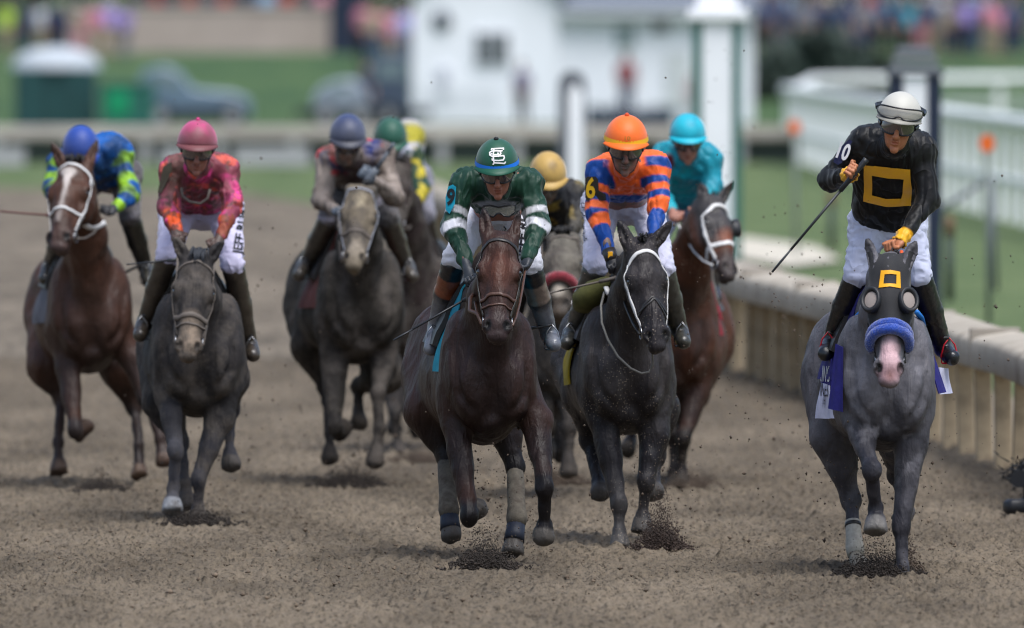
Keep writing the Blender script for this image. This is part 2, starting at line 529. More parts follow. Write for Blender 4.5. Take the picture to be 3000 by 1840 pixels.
# ------------------------------------------------------------------ materials used by animals and riders
M_coat = mat('horse_coat', vc=True, streak=(16, .8), rough=.5, spec=.22, sheen=.0, var=(9, .22), bump=[(7, .35, .03), (60, .25, .006)])
M_muddy = mat('muddy_horse_coat', vc=True, streak=(16, .8),  rough=.68, spec=.12, speck=.25, var=(8, .28), mud=.5, mudcol=(.075, .064, .055), mudscale=5, bump=[(7, .35, .03), (70, .4, .006)])
M_speck = mat('sand_flecked_coat', vc=True, streak=(16, .8), rough=.5, spec=.2, var=(9, .22), speck=.8, bump=[(7, .35, .03), (60, .25, .006)])
M_silk = mat('racing_silk', vc=True, rough=.5, spec=.28, sheen=.08, var=(14, .08), folds=(7, .6), bump=[(300, .12, .002)])
M_silkmud = mat('mud_spattered_silk', vc=True, rough=.6, spec=.3, var=(14, .15), folds=(7, .6), bump=[(220, .25, .003)])
M_breech = mat('white_breeches_cloth', vc=True, rough=.6, spec=.3, sheen=.2, var=(12, .06), folds=(9, .5), bump=[(300, .1, .002)])
M_boot = mat('boot_leather', vc=True, rough=.28, spec=.6, var=(20, .25), bump=[(16, .4, .015), (60, .2, .005)])
M_skin = mat('skin', vc=True, rough=.5, spec=.4, var=(60, .1), bump=[(120, .2, .002)])
M_helm = mat('cap_cover', vc=True, rough=.5, spec=.35, sheen=.2, bump=[(20, .25, .01), (90, .1, .003)])
M_lens = mat('goggle_lens', (.13, .1, .1), rough=.1, spec=.9, metal=.55, coat=.8)
M_gogg = mat('goggle_frame', (.012, .012, .014), rough=.3, spec=.5)
M_black = mat('black_leather', (.018, .016, .015), rough=.42, spec=.5, bump=[(80, .2, .003)])
M_brown = mat('brown_leather', (.07, .032, .02), rough=.45, spec=.5, bump=[(80, .2, .003)])
M_muddystrap = mat('muddy_leather', (.12, .1, .085), rough=.7, bump=[(80, .3, .003)])
M_white = mat('white_strap', (.62, .61, .6), rough=.55, var=(30, .15))
M_metal = mat('steel', (.35, .35, .36), rough=.3, metal=1.0)
M_eye = mat('horse_eye', (.006, .004, .003), rough=.05, spec=.9, coat=1.0)
M_hair = mat('horse_hair', (.012, .011, .011), rough=.55, spec=.4)
M_whip = mat('whip_leather', (.02, .022, .026), rough=.45, spec=.5)

def colmat(name, col, **k): return mat(name, col, **({'rough': .6}|k))

# ------------------------------------------------------------------ horse
def make_horse(S):
    D = S['D']; U = S['U']
    bx, by = U(*S['B']); B = P(bx, by, D)
    B[1] = D
    org = np.array([B[0], D+.6, 0.0])
    r = root('racehorse', org, S['label'], 'horse', 'racehorses galloping towards the camera')
    yw = math.radians(S.get('yaw', 5)); cy, sy = math.cos(yw), math.sin(yw); sc = S.get('scale', 1.0)
    def Bf(x, y, z): x, y, z = x*sc, y*sc, z*sc; return B+np.array([x*cy-y*sy, y*cy+x*sy, z])
    Ry = np.array([[cy, sy, 0], [-sy, cy, 0], [0, 0, 1.0]])
    def be(c, rr, k=.06): return ell(Bf(*c), np.array(rr)*sc, k, Ry)
    bw = S.get('bw', 1.0)
    pr = [be((0, 1.0, -.07), (.285*bw, .62, .29), .08), be((0, .48, -.07), (.23*bw, .46, .32), .08), be((0, .8, .12), (.185*bw, .7, .26), .1),
          be((0, 1.5, .1), (.265*bw, .36, .28), .08), be((0, .5, .33), (.075, .3, .12), .08), be((0, .95, .3), (.13, .5, .1), .1)]
    for s in (-1, 1):
        pr += [be((s*.15*bw, .26, .0), (.115, .2, .25), .04), be((s*.11*bw, .11, -.09), (.1, .12, .19), .03),
               be((s*.15*bw, 1.62, .0), (.14, .27, .27), .07), be((s*.16*bw, .26, .16), (.07, .12, .15), .06), be((s*.2*bw, .14, -.02), (.05, .07, .13), .025),
               be((s*.2*bw, .33, -.16), (.075, .13, .12), .05)]
    pr += [be((0, .32, -.27), (.13, .26, .1), .06), be((0, .10, .02), (.07, .07, .14), .05), cap(Bf(0, -.03, .02), Bf(0, .03, -.36), .018, .012, .04, op='-')]
    for s in (-1, 1): pr += [cap(Bf(s*.055, -.005, -.27), Bf(s*.175, .03, -.12), .012, .016, .035, op='-'), cap(Bf(s*.175, .03, -.12), Bf(s*.2, .08, .1), .014, .01, .035, op='-')]
    # legs
    legs = []
    for L in S['legs']:
        kind, side = L[0], L[1]
        J = [P(*U(q[0], q[1]), D+q[2]) for q in L[2:6]]
        legs.append((kind, side, J))
        E, K, T, H = J
        if kind == 'f':
            sh = Bf(side*.15*bw, .27, -.1)
            pr += [cap(sh, E, .115, .08, .05), cap(E, K, .066, .039, .03), cap(E+(sh-E)*.1, lerp(E, K, .5), .073, .05, .03),
                   ell(K, (.048, .046, .062), .012), cap(lerp(K, T, -.05), T, .031, .026, .015)]
        else:
            hp = Bf(side*.15*bw, 1.5, -.05)
            pr += [cap(hp, E, .165, .12, .09), cap(E, K, .1, .042, .05), cap(E, lerp(E, K, .45), .105, .07, .05),
                   ell(K, (.05, .06, .06), .025), cap(lerp(K, T, -.08), T, .034, .028, .015)]
        a = nrm(H-T); L_ = np.linalg.norm(H-T)
        pr += [ell(T, (.037, .041, .04), .014), cap(T, T+a*max(.02, L_-.07), .028, .037, .015)]
        if len(L) > 6 or H[2] < .09: pr += [hoofp(H-a*.085, H, .044, .06, .006)]
        else: pr += [cap(H-a*.105, H-a*.045, .041, .053, .008), hoofp(H-a*.075, H-a*.012, .046, .054, .012)]
        if np.linalg.norm(H-T) > .1: pr += [ell(T+np.array([0, .028, -.02]), (.024, .03, .03), .02)]
    # head
    h = S['head']; pl = P(*U(*h['poll']), D+h.get('dy', -.42)); L = h.get('L', .62); 
    v2 = P(*U(*h['nose']), D+h.get('dy', -.42))-pl
    dep = math.sqrt(max(.0004, L*L-v2[0]**2-v2[2]**2)); ax = nrm([v2[0], -dep, v2[2]])
    tn = h.get('turn', 0.0); f0 = nrm([math.sin(tn), -math.cos(tn), .0]); f = nrm(f0-ax*np.dot(f0, ax)); s_ = np.cross(ax, f)
    if s_[0] < 0: s_ = -s_
    g = L/.62*h.get('w', 1.0); gl = L/.62
    def Hf(t, u, v): return pl+ax*t*gl+s_*u*g+f*v*g
    RH = np.array([ax, s_, f])
    def he(c, rr, k=.02, op='+'): return ell(Hf(*c), np.array(rr)*np.array([gl, g, g]), k, RH, op)
    pr += [he((.06, 0, -.06), (.10, .082, .085), .04), he((.18, 0, -.035), (.13, .09, .06), .03),
           cap(Hf(.2, 0, -.03), Hf(.5, 0, -.04), .062*g, .043*g, .03), cap(Hf(.24, 0, -.15), Hf(.52, 0, -.095), .045*g, .028*g, .03),
           he((.535, 0, -.055), (.07, .056, .05), .03), he((.595, 0, -.055), (.032, .045, .034), .015), he((.575, 0, -.1), (.036, .034, .026), .012)]
    for s in (-1, 1):
        pr += [he((.205, s*.083, -.03), (.05, .026, .03), .022), he((.19, s*.045, -.135), (.12, .042, .08), .03),
               cap(Hf(.25, s*.05, -.07), Hf(.46, s*.028, -.07), .04*g, .03*g, .03), he((.535, s*.045, -.04), (.04, .022, .03), .012),
               he((.55, s*.045, -.010), (.027, .016, .026), .006, '-'), he((.14, s*.055, .03), (.035, .022, .03), .03, '-'),
               he((.213, s*.103, -.026), (.022, .014, .017), .008, '-'),
               cap(Hf(.28, s*.085, -.055), Hf(.42, s*.06, -.06), .011, .007, .015)]
    pr += [he((.61, 0, -.085), (.012, .05, .004), .006, '-')]
    ears = []
    for s, e in zip((-1, 1), h['ears']):
        base = Hf(h.get('ear_t', -.005), s*.058, -.035); tip = P(*U(*e[:2]), D+h.get('dy', -.42)+(e[2] if len(e) > 2 else .0))
        a = nrm(tip-base); Le = np.linalg.norm(tip-base); fo = nrm(np.array([s*.45, -1.0, 0])); fo = nrm(fo-a*np.dot(fo, a)); w_ = np.cross(a, fo)
        R = np.array([a, w_, fo]); c = lerp(base, tip, .5)
        pr += [ell(c-a*Le*.06, (Le*.5, .03, .024), .012, R), cap(lerp(base, tip, .5), tip, .022, .006, .012), cap(base-a*.02, base+a*.05, .032, .027, .02)]
        pr += [ell(c+fo*.02+a*.005, (Le*.4, .017, .019), .008, R, '-')]
        ears.append((base, tip))
    # neck
    n0 = Bf(0, .3, .14); n2 = Hf(.06, 0, -.13); mid = lerp(n0, n2, .5)+np.array([0, 0, .02])
    cr0 = Bf(0, .52, .36); cr1 = Hf(-.02, 0, -.09)
    nw = S.get('neckw', 1.0)
    pr += [cap(n0, mid, .165*nw, .125*nw, .09), cap(mid, n2, .125*nw, .092, .06), cap(cr0, lerp(cr0, cr1, .5)+np.array([0, 0, .04]), .1, .075, .08),
           cap(lerp(cr0, cr1, .5)+np.array([0, 0, .04]), cr1, .075, .06, .06), cap(Bf(0, .14, -.05), lerp(n0, n2, .55)+np.array([0, -.03, -.04]), .1, .07, .07)]
    q = 1.08 if D < 90 else 1.4
    yl = D+.35
    steps = ([(1e9, .0105*q)], [(yl, .0115*q), (yl+.4, .018*q), (1e9, .024*q)], [(pl[2]-.7, .0125*q), (1e9, .0095*q)])
    ctx = dict(Bf=Bf, Hf=Hf, legs=legs, ax=ax, f=f, s=s_, g=g, pl=pl, org=org, root=r, D=D, U=U, ears=ears, n0=n0, n2=n2, sc=sc)
    ctx['pale'] = [J[3].tolist() for (kd, sdd, J), L in zip(legs, S['legs']) if len(L) > 6]
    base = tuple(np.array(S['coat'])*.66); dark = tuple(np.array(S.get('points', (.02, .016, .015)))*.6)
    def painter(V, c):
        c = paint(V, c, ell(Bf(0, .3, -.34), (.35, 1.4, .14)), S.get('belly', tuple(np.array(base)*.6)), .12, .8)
        for kind, side, (E, K, T, H) in legs:
            c = paint(V, c, cap(lerp(E, K, .45), T, .1, .07), dark, .07, .9)
            c = paint(V, c, cap(K, T, .08, .07), dark, .02)
            a = nrm(H-T); c = paint(V, c, cap(T, H, .06, .07), dark, .02)
            c = paint(V, c, hoofp(H-a*.075, H+a*.02, .07, .09), S.get('palehoof', (.3, .3, .31)) if H.tolist() in ctx['pale'] else S.get('hoof', (.06, .052, .045)), .006)
        c = paint(V, c, cap(Hf(.53, 0, -.05), Hf(.62, 0, -.06), .07, .07), S.get('muzzle', (.05, .04, .035)), .04, .85)
        for s in (-1, 1):
            c = paint(V, c, ell(Hf(.551, s*.046, -.014), np.array((.03, .021, .028))*g, R=RH), (.008, .007, .007), .006)
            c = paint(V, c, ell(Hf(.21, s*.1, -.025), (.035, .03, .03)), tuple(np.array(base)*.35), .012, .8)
        for base_, tip in ears:
            a = nrm(tip-base_)
            c = paint(V, c, cap(lerp(base_, tip, .85), tip, .035, .035), dark, .02, .8)
        if S.get('mudpaint'):
            for (col, scale, thr, soft, amt, seed) in S['mudpaint']: c = paint_noise(V, c, col, scale, thr, soft, amt, seed)
        if S.get('paint'): c = S['paint'](V, c, ctx)
        for s in (-1, 1): c = paint(V, c, ell(Hf(.552, s*.046, -.012), np.array((.024, .016, .024))*g, R=RH), (.008, .007, .007), .005)
        return np.clip(c, 0, 1)
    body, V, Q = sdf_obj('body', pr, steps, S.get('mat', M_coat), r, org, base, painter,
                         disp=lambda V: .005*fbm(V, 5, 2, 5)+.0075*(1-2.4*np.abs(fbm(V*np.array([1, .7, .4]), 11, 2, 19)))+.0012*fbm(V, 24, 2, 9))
    bvh = bvh_of(V, Q); ctx['bvh'] = bvh
    # eyes
    for s in (-1, 1):
        e = Hf(.213, s*.09, -.028)
        m = MB(); nn = 10
        vs = []; fs = []
        for i in range(7):
            for j in range(nn):
                a = math.pi*i/6; b = 2*math.pi*j/nn; vs.append(e+.0195*np.array([math.sin(a)*math.cos(b), math.sin(a)*math.sin(b), math.cos(a)]))
        for i in range(6):
            for j in range(nn): fs.append((i*nn+j, i*nn+(j+1) % nn, (i+1)*nn+(j+1) % nn, (i+1)*nn+j))
        m.add(vs, fs); m.build('eye', M_eye, r, org, True)
    # tail and mane hair
    rd = random.Random(S.get('seed', 3)); m = MB()
    for i in range(70):
        t = rd.random(); p0 = lerp(cr0+np.array([0, 0, .07]), Hf(-.03, 0, -.03), t); sd = rd.choice((-1, 1)) if S.get('manespread') else S.get('maneside', 1)
        ln = .07+.06*rd.random()
        pts = [p0+np.array([rd.uniform(-.02, .02), rd.uniform(-.02, .02), -.01]), p0+np.array([sd*.03+rd.uniform(-.02, .02), .03, .02+.04*rd.random()]),
               p0+np.array([sd*(.05+.03*rd.random()), .06+rd.uniform(-.02, .03), .02-ln*.3])]
        m.tube(pts, [.006, .006, .001], 4)
    o = m.build('mane', M_hair, r, org, True); setp(o)
    m = MB()
    for i in range(36):
        p0 = Bf(0, 1.84, .12); dx = rd.uniform(-.07, .07)
        tl = S.get('tail', (.0, .35, -.35)); e = rd.uniform(.75, 1.1)
        pts = [p0, p0+np.array([tl[0]*.3+dx*.4, .22, .04]), p0+np.array([tl[0]*.7*e+dx, tl[1]*.8*e, tl[2]*.3*e+rd.uniform(-.03, .03)]), p0+np.array([tl[0]*e+dx*1.5, tl[1]*e+rd.uniform(-.05, .05), tl[2]*e+rd.uniform(-.06, .06)])]
        m.tube(pts, [.016, .018, .014, .002], 5)
    m.build('tail', M_hair, r, org, True)
    m = MB()
    if S.get('forelock', True):
        fl = S.get('forelock_len', .1)
        for i in range(26):
            p0 = Hf(-.02+rd.uniform(-.01, .02), rd.uniform(-.035, .035), -.0)
            u = rd.uniform(-.03, .03)
            pts = [p0, p0+f*.04+s_*u-ax*.015, p0+ax*fl*rd.uniform(.5, 1)+s_*u*1.6+f*.03]
            m.tube(pts, [.007, .006, .001], 4)
        o = m.build('forelock', S.get('forelock_mat', M_hair), r, org, True)
    return ctx

def bridle(ctx, m, w=.02, brow=.1, nose=.4, nose_mat=None, nose_w=None, extra=None, rings=True, brow_mat=None, cheek_mat=None):
    Hf, bvh, r, org = ctx['Hf'], ctx['bvh'], ctx['root'], ctx['org']
    br = strap('browband', [Hf(brow+.05, -.13, -.08), Hf(brow+.01, -.11, -.0), Hf(brow-.02, -.06, .06), Hf(brow-.03, 0, .08), Hf(brow-.02, .06, .06), Hf(brow+.01, .11, .0), Hf(brow+.05, .13, -.08)], w, .004, bvh, brow_mat or m, r, org)
    for s in (-1, 1):
        strap('cheekpiece', [Hf(brow+.03, s*.13, -.04), Hf(.22, s*.14, -.05), Hf(.34, s*.11, -.055), Hf(.47, s*.08, -.06)], w*.95, .004, bvh, cheek_mat or m, r, org)
    if nose:
        ring = [Hf(nose, math.sin(a)*.12, -.06+math.cos(a)*.12) for a in np.linspace(0, 2*math.pi, 18)[:-1]]
        strap('noseband', ring, nose_w or w, .005, bvh, nose_mat or m, r, org, loop=True)
    if rings:
        for s in (-1, 1):
            c = Hf(.5, s*.068, -.075); mm = MB()
            R = .032; ax, f = ctx['ax'], ctx['f']
            mm.tube([c+R*(ax*math.cos(a)+f*math.sin(a)) for a in np.linspace(0, 2*math.pi, 15)], .004, 6, False)
            mm.build('bit_ring', M_metal, r, org, True)
    ctx['bit'] = [Hf(.5, -.072, -.085), Hf(.5, .072, -.085)]

def reins(ctx, hands, m, sag=.06, r_=.007):
    for b, h in zip(ctx['bit'], hands):
        b, h = V3(b), V3(h); mid = lerp(b, h, .5)+np.array([np.sign((b-h)[0] or 1)*.0, -.01, -sag])
        pts = [b, lerp(b, mid, .5)+np.array([0, 0, -sag*.25]), mid, lerp(mid, h, .5)+np.array([0, 0, -sag*.25]), h]
        mm = MB(); mm.tube(pts, r_, 6); mm.build('rein', m, ctx['root'], ctx['org'], True)

def halfwrap(ctx, y0, y1, a0, a1, rad, name, m, th=.012, ny=10, na=26, zc=.0, flare=0.0, zoff=0.0):
    """cloth or saddle lying over the horse's back, pressed onto it"""
    Bf, bvh = ctx['Bf'], ctx['bvh']
    G = []; Nn = []
    for j in range(ny+1):
        for i in range(na+1):
            a = math.radians(a0+(a1-a0)*i/na); y = y0+(y1-y0)*j/ny
            p = Bf(math.sin(a)*rad, y, zc+math.cos(a)*rad)
            c = Bf(0, y, zc)
            d = c-p; hit = bvh.ray_cast(Vector(p), Vector(nrm(d)), rad*1.5)
            nn = nrm(-d)
            q = V3(hit[0]) if hit[0] is not None else lerp(p, c, .3)
            e = abs(math.degrees(a))/90
            q = q+nn*(.008+flare*max(0, e-1.0)**2+.004*math.sin(y*30+i*.7)*e+zoff)
            G.append(q); Nn.append(nn)
    G = np.array(G); Nn = np.array(Nn); W = na+1; n = len(G)
    v = list(G)+list(G+Nn*th); f = []
    for j in range(ny):
        for i in range(na):
            a = j*W+i; f.append((a, a+W, a+1+W, a+1)); f.append((a+n, a+1+n, a+1+W+n, a+W+n))
    edge = [i for i in range(na)]+[na+W*j for j in range(ny)]+[na+W*ny-i for i in range(na)]+[W*(ny-j) for j in range(ny)]
    for k in range(len(edge)):
        a, b = edge[k], edge[(k+1) % len(edge)]; f.append((a, b, b+n, a+n))
    mm = MB(); mm.add(v, f); o = mm.build(name, m, ctx['root'], ctx['org'], False); smooth_by_angle(o, 55)
    return o

def saddlery(ctx, cloth_mat, saddle_mat=None, girth=True, cloth=(.55, 1.1, 118), pad_mat=None):
    o = halfwrap(ctx, cloth[0], cloth[1], -cloth[2], cloth[2], .6, 'saddle_cloth', cloth_mat, .01)
    s = halfwrap(ctx, .62, .98, -62, 62, .6, 'saddle', saddle_mat or M_black, .03, zoff=.012)
    return o, s

def stirrup(ctx, ankle, toe, m, leather=True):
    """a small metal iron hanging under the foot"""
    c = lerp(ankle, toe, .72)+np.array([0, 0, -.0]); mm = MB()
    w = .04
    pts = [c+np.array([-w, 0, -.045]), c+np.array([-w*1.1, .0, -.01]), c+np.array([-w*.7, 0, .05]), c+np.array([0, 0, .085]), c+np.array([w*.7, 0, .05]), c+np.array([w*1.1, .0, -.01]), c+np.array([w, 0, -.045])]
    mm.tube(pts, .0045, 6, False); mm.box(c+np.array([0, 0, -.047]), (w, .03, .004))
    mm.build('stirrup', m, ctx['root'], ctx['org'], True); mm = MB()
    top = c+np.array([0, 0, .085]); mm.tube([top, lerp(top, ctx['Bf'](np.sign(c[0]-ctx['Bf'](0, 0, 0)[0])*.2, .75, .2), .9)], .009, 5)
    mm.build('stirrup_leather', M_black, ctx['root'], ctx['org'], True)

# ------------------------------------------------------------------ rider
def fist(W, H, g, th_side=1, s=1.0):
    """a closed hand at H, coming from the wrist W, gripping a bar that runs along g"""
    d = nrm(H-W); g = nrm(g-d*np.dot(g, d)); n = np.cross(d, g)
    if n[1] > 0 and th_side > 0: pass
    R = np.array([d, g, n]); pr = [ell(H-d*.012, (.044*s, .042*s, .021*s), .012, R), cap(W, H-d*.03, .026, .024, .02)]
    ln = (.9, 1.05, 1.0, .8)
    for i in range(4):
        o = (-.0315+.021*i)*s; l = ln[i]*s
        a = H+g*o+d*.026*s+n*.006; b = H+g*o*.96+d*.052*l+n*.022*s; c = H+g*o*.92+d*.034*l+n*.046*s; e = H+g*o*.9+d*.006+n*.042*s
        pr += [cap(a, b, .0105*s, .0098*s, .003), cap(b, c, .0098*s, .0088*s, .003), cap(c, e, .0088*s, .0078*s, .003)]
    a = H-d*.035*s+g*th_side*.034*s+n*.012; b = H+d*.0+g*th_side*.05*s+n*.034*s; c = H+d*.028*s+g*th_side*.04*s+n*.05*s
    pr += [cap(a, b, .0135*s, .0118*s, .008), cap(b, c, .0118*s, .0095*s, .004)]
    return pr

def make_rider(S):
    D = S['D']; U = S['U']; J = {}
    for k, q in S['j'].items(): J[k] = P(*U(q[0], q[1]), D+q[2])
    q = S.get('q', 1.0)*(1 if D < 90 else 1.15)
    O = J['head']; org = np.array([O[0], O[1], 0.0])
    r = root('person', org, S['label'], 'jockey', 'jockeys riding in the race')
    pit, yaw, rol = [math.radians(a) for a in S.get('face', (30, 0, 0))]
    f = np.array([math.sin(yaw)*math.cos(pit), -math.cos(yaw)*math.cos(pit), -math.sin(pit)])
    u = nrm(np.array([0, 0, 1.0])-f*f[2]); s = np.cross(f, u)
    if s[0] < 0: s = -s
    u, s = u*math.cos(rol)+s*math.sin(rol), s*math.cos(rol)-u*math.sin(rol)
    hs = S.get('hs', 1.0)
    def Hd(a, b, c): return O+(s*a+f*b+u*(c*1.17 if c < 0 else c))*hs      # side, forward, up
    R = np.array([s, f, u])
    def he(c, rr, k=.012, op='+'): return ell(Hd(*c), np.array(rr)*hs, k, R, op)
    SL, SR, EL, ER, HL, HR = (J[k] for k in ('sl', 'sr', 'el', 'er', 'hl', 'hr'))
    PL, PR, KL, KR, AL, AR, TL, TR = (J[k] for k in ('pl', 'pr', 'kl', 'kr', 'al', 'ar', 'tl', 'tr'))
    NB = J.get('nb', lerp(SL, SR, .5)+np.array([0, .0, .03])); PV = lerp(PL, PR, .5); MS = lerp(SL, SR, .5); sd = nrm(SR-SL)
    def WL(): return lerp(EL, HL, .84)
    def WR(): return lerp(ER, HR, .84)
    # --- body: skin, one continuous figure
    pr = [he((0, -.01, .0), (.078, .098, .095)), he((0, .03, -.07), (.064, .068, .085), .02), he((0, .038, -.115), (.048, .052, .042), .02),
          he((0, .083, -.142), (.022, .018, .02), .015), cap(Hd(0, .098, -.04), Hd(0, .125, -.08), .0095, .0155, .012),
          he((.014, .11, -.083), (.009, .01, .008), .006), he((-.014, .11, -.083), (.009, .01, .008), .006),
          he((.036, .074, -.068), (.024, .02, .022), .015), he((-.036, .074, -.068), (.024, .02, .022), .015),
          he((0, .09, -.018), (.055, .018, .014), .012), he((.033, .1, -.036), (.016, .012, .012), .01, '-'), he((-.033, .1, -.036), (.016, .012, .012), .01, '-'),
          he((0, .098, -.103), (.026, .012, .007), .006), he((0, .096, -.116), (.022, .012, .0075), .006), he((0, .114, -.1095), (.026, .01, .0022), .003, '-'),
          he((.074, -.005, -.045), (.012, .02, .03), .006), he((-.074, -.005, -.045), (.012, .02, .03), .006),
          cap(Hd(0, -.02, -.06), NB, .056, .062, .03)]
    pr += [cap(SL, SR, .055, .055, .04), cap(SL, EL, .044, .036, .03), cap(SR, ER, .044, .036, .03), cap(EL, WL(), .036, .025, .02), cap(ER, WR(), .036, .025, .02)]
    for o in (-.06, .06): pr += [cap(MS+sd*o-nrm(MS-PV)*.04, PV+sd*o*.7, .085, .085, .06)]
    pr += [cap(PL, KL, .07, .045, .05), cap(PR, KR, .07, .045, .05), cap(KL, AL, .045, .03, .02), cap(KR, AR, .045, .03, .02), cap(AL, TL, .03, .024, .02), cap(AR, TR, .03, .024, .02)]
    gl = S.get('grip', {}); pr += fist(WL(), HL, V3(gl.get('l', (1, 0, 0))), gl.get('tl', 1)); pr += fist(WR(), HR, V3(gl.get('r', (1, 0, 0))), gl.get('tr', -1))
    skin = S.get('skin', hexc('#a06a50')); glove = S.get('glove')
    def pskin(V, c):
        c = paint(V, c, ell(Hd(0, .112, -.109), np.array((.026, .02, .0075))*hs, R=R), tuple(np.array(skin)*np.array((.75, .5, .5))), .004, .8)
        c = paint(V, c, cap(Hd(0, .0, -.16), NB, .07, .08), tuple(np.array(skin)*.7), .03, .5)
        if S.get('facemud'): c = paint_noise(V, c, (.1, .08, .065), 25, .0-S['facemud'], .3, .85, 3)
        if glove is not None:
            for H_, W_ in ((HL, WL()), (HR, WR())): c = paint(V, c, cap(W_, H_, .08, .1), glove, .01)
        return c
    zb = O[2]-.2*hs
    hz = S.get('finehands', False); e = .0068 if hz else .0085
    steps = ([(1e9, e*q)], [(O[1]+.15, e*q), (1e9, .012*q)], [(zb, (e if hz else .0105)*q), (1e9, .0062*q)])
    body, V, Q = sdf_obj('body', pr, steps, M_skin, r, org, skin, pskin)
    # --- silks
    sl = [cap(SL, SR, .072, .072, .05), cap(MS, Hd(0, -.03, -.13), .075, .07, .04), cap(SL, lerp(SL, EL, .97), .064, .058, .04), cap(SR, lerp(SR, ER, .97), .064, .058, .04),
          cap(EL, lerp(EL, WL(), .93), .056, .033, .03), cap(ER, lerp(ER, WR(), .93), .056, .033, .03)]
    tw = S.get('torso', .105); end = S.get('silk_end', .86)
    for o in (-.065, .065): sl += [cap(MS+sd*o-nrm(MS-PV)*.045, lerp(MS, PV, end)+sd*o*.85, tw, tw*.98, .06)]
    if S.get('back'): sl += [ell(P(*U(*S['back'][:2]), D+S['back'][2]), S['back'][3], .08)]
    base = S['silk']
    Jx = dict(J); Jx.update(WL=WL(), WR=WR(), MS=MS, PV=PV, Hd=Hd, U=U, D=D, sd=sd)
    amp = S.get('fold', .011)
    def dsp(V):
        n = fbm(V*np.array([1, 1, .55]), 13, 2, 21); n2 = fbm(V, 34, 2, 4)
        n3 = fbm(V*np.array([1.3, 1, .45]), 19, 1, 71)
        return amp*(1-np.abs(n)*2.6)+amp*.18*n2-amp*.75*np.exp(-(n3/.16)**2)
    so, sV, sQ = sdf_obj('silks', sl, ([(1e9, .008*q)], [(1e9, .011*q)], [(1e9, .008*q)]), S.get('silkmat', M_silk), r, org, base, (lambda V, c: S['silkpaint'](V, c, Jx)) if S.get('silkpaint') else None, disp=dsp)
    sb = bvh_of(sV, sQ)
    # --- breeches
    kl, kr = lerp(PL, KL, .98), lerp(PR, KR, .98)
    tl = S.get('thigh', .085)
    bp = [cap(PL, PR, .11, .11, .06), cap(PV, lerp(MS, PV, .8), .115, .11, .05), cap(PL, kl, tl+.012, .066, .05), cap(PR, kr, tl+.012, .066, .05),
          cap(kl, lerp(KL, AL, .12), .066, .054, .02), cap(kr, lerp(KR, AR, .12), .066, .054, .02)]
    bo, bV, bQ = sdf_obj('breeches', bp, ([(1e9, .009*q)], [(1e9, .013*q)], [(1e9, .009*q)]), M_breech, r, org, S.get('breech', (.62, .62, .68)),
                         (lambda V, c: S['breechpaint'](V, c, Jx)) if S.get('breechpaint') else None,
                         disp=lambda V: .007*(1-np.abs(fbm(V*np.array([1, 1, 1.6]), 12, 2, 31))*2.6)-.006*np.exp(-(fbm(V*np.array([.5, 1, 1.5]), 17, 1, 72)/.15)**2))
    bb = bvh_of(bV, bQ)
    # --- boots
    for (K, A, T, nm) in ((KL, AL, TL, 'l'), (KR, AR, TR, 'r')):
        t = nrm(T-A); dn = nrm(A-K)
        heel = A+dn*.035-t*.035
        fp = [cap(lerp(K, A, .08), lerp(K, A, .5), .066, .062, .02), cap(lerp(K, A, .5), A, .061, .047, .02), cap(A+dn*.02, T, .042, .036, .025), ell(heel, (.034, .036, .034), .02),
              cap(lerp(A, T, .5)+dn*.02, T+dn*.012, .04, .036, .02)]
        oo, v_, q_ = sdf_obj('boot', fp, ([(1e9, .009*q)], [(1e9, .012*q)], [(1e9, .009*q)]), M_boot, r, org, S.get('boot', (.014, .015, .017)),
                             (lambda V, c, K=K, A=A, T=T: S['bootpaint'](V, c, K, A, T)) if S.get('bootpaint') else None,
                             disp=lambda V: .0035*fbm(V*np.array([1, 1, 2.0]), 18, 2, 8))
    # --- helmet
    ra, rb, rc = .114*hs, .138*hs, .122*hs
    nA, nP = 40, 18; v = []; fcs = []
    for i in range(nP+1):
        ph = (i/nP)*math.radians(90)
        for j in range(nA):
            a = 2*math.pi*j/nA
            low = (.006-.055*(.5-.5*math.cos(a)))*hs*(i/nP)**3      # a=0 forward
            v.append(O+s*ra*math.sin(ph)*math.sin(a)+f*rb*math.sin(ph)*math.cos(a)+u*(rc*math.cos(ph)+low))
    for i in range(nP):
        for j in range(nA): fcs.append((i*nA+j, i*nA+(j+1) % nA, (i+1)*nA+(j+1) % nA, (i+1)*nA+j))
    b0 = len(v)
    for j in range(nA):   # inner rim
        v.append(O+(V3(v[nP*nA+j])-O)*.93)
    for j in range(nA): fcs.append((nP*nA+j, nP*nA+(j+1) % nA, b0+(j+1) % nA, b0+j))
    V_ = np.array(v); hc = np.tile(np.array(S['cap']), (len(V_), 1))
    if S.get('cappaint'): hc = S['cappaint'](V_, hc, Jx)
    mm = MB(); mm.add(v, fcs)
    ho = mesh_obj('helmet', mm.v, mm.f, M_helm, r, org, True, hc)
    hb = BVHTree.FromPolygons([Vector(p) for p in v], fcs)
    # peak
    v = []; fcs = []; n = 22; pk = S.get('peak', .05)
    for j in range(n+1):
        a = math.radians(-66+132*j/n)
        rim = O+s*ra*math.sin(a)+f*rb*math.cos(a)+u*(.004-.02*(1-math.cos(a)))*hs
        out = O+s*(ra+pk*.35)*math.sin(a)+f*(rb+pk*math.cos(a)*.95)*math.cos(a)*1.0-u*(.014+.004*math.cos(a)**2)*hs
        for p_, dz in ((rim, .003), (lerp(rim, out, .55)+u*.002, .003), (out, .002)):
            v.append(p_+u*dz); v.append(p_-u*dz)
    for j in range(n):
        a, b = j*6, j*6+6
        fcs += [(a, b, b+2, a+2), (a+2, b+2, b+4, a+4), (a+1, a+3, b+3, b+1), (a+3, a+5, b+5, b+3), (a+4, b+4, b+5, a+5)]
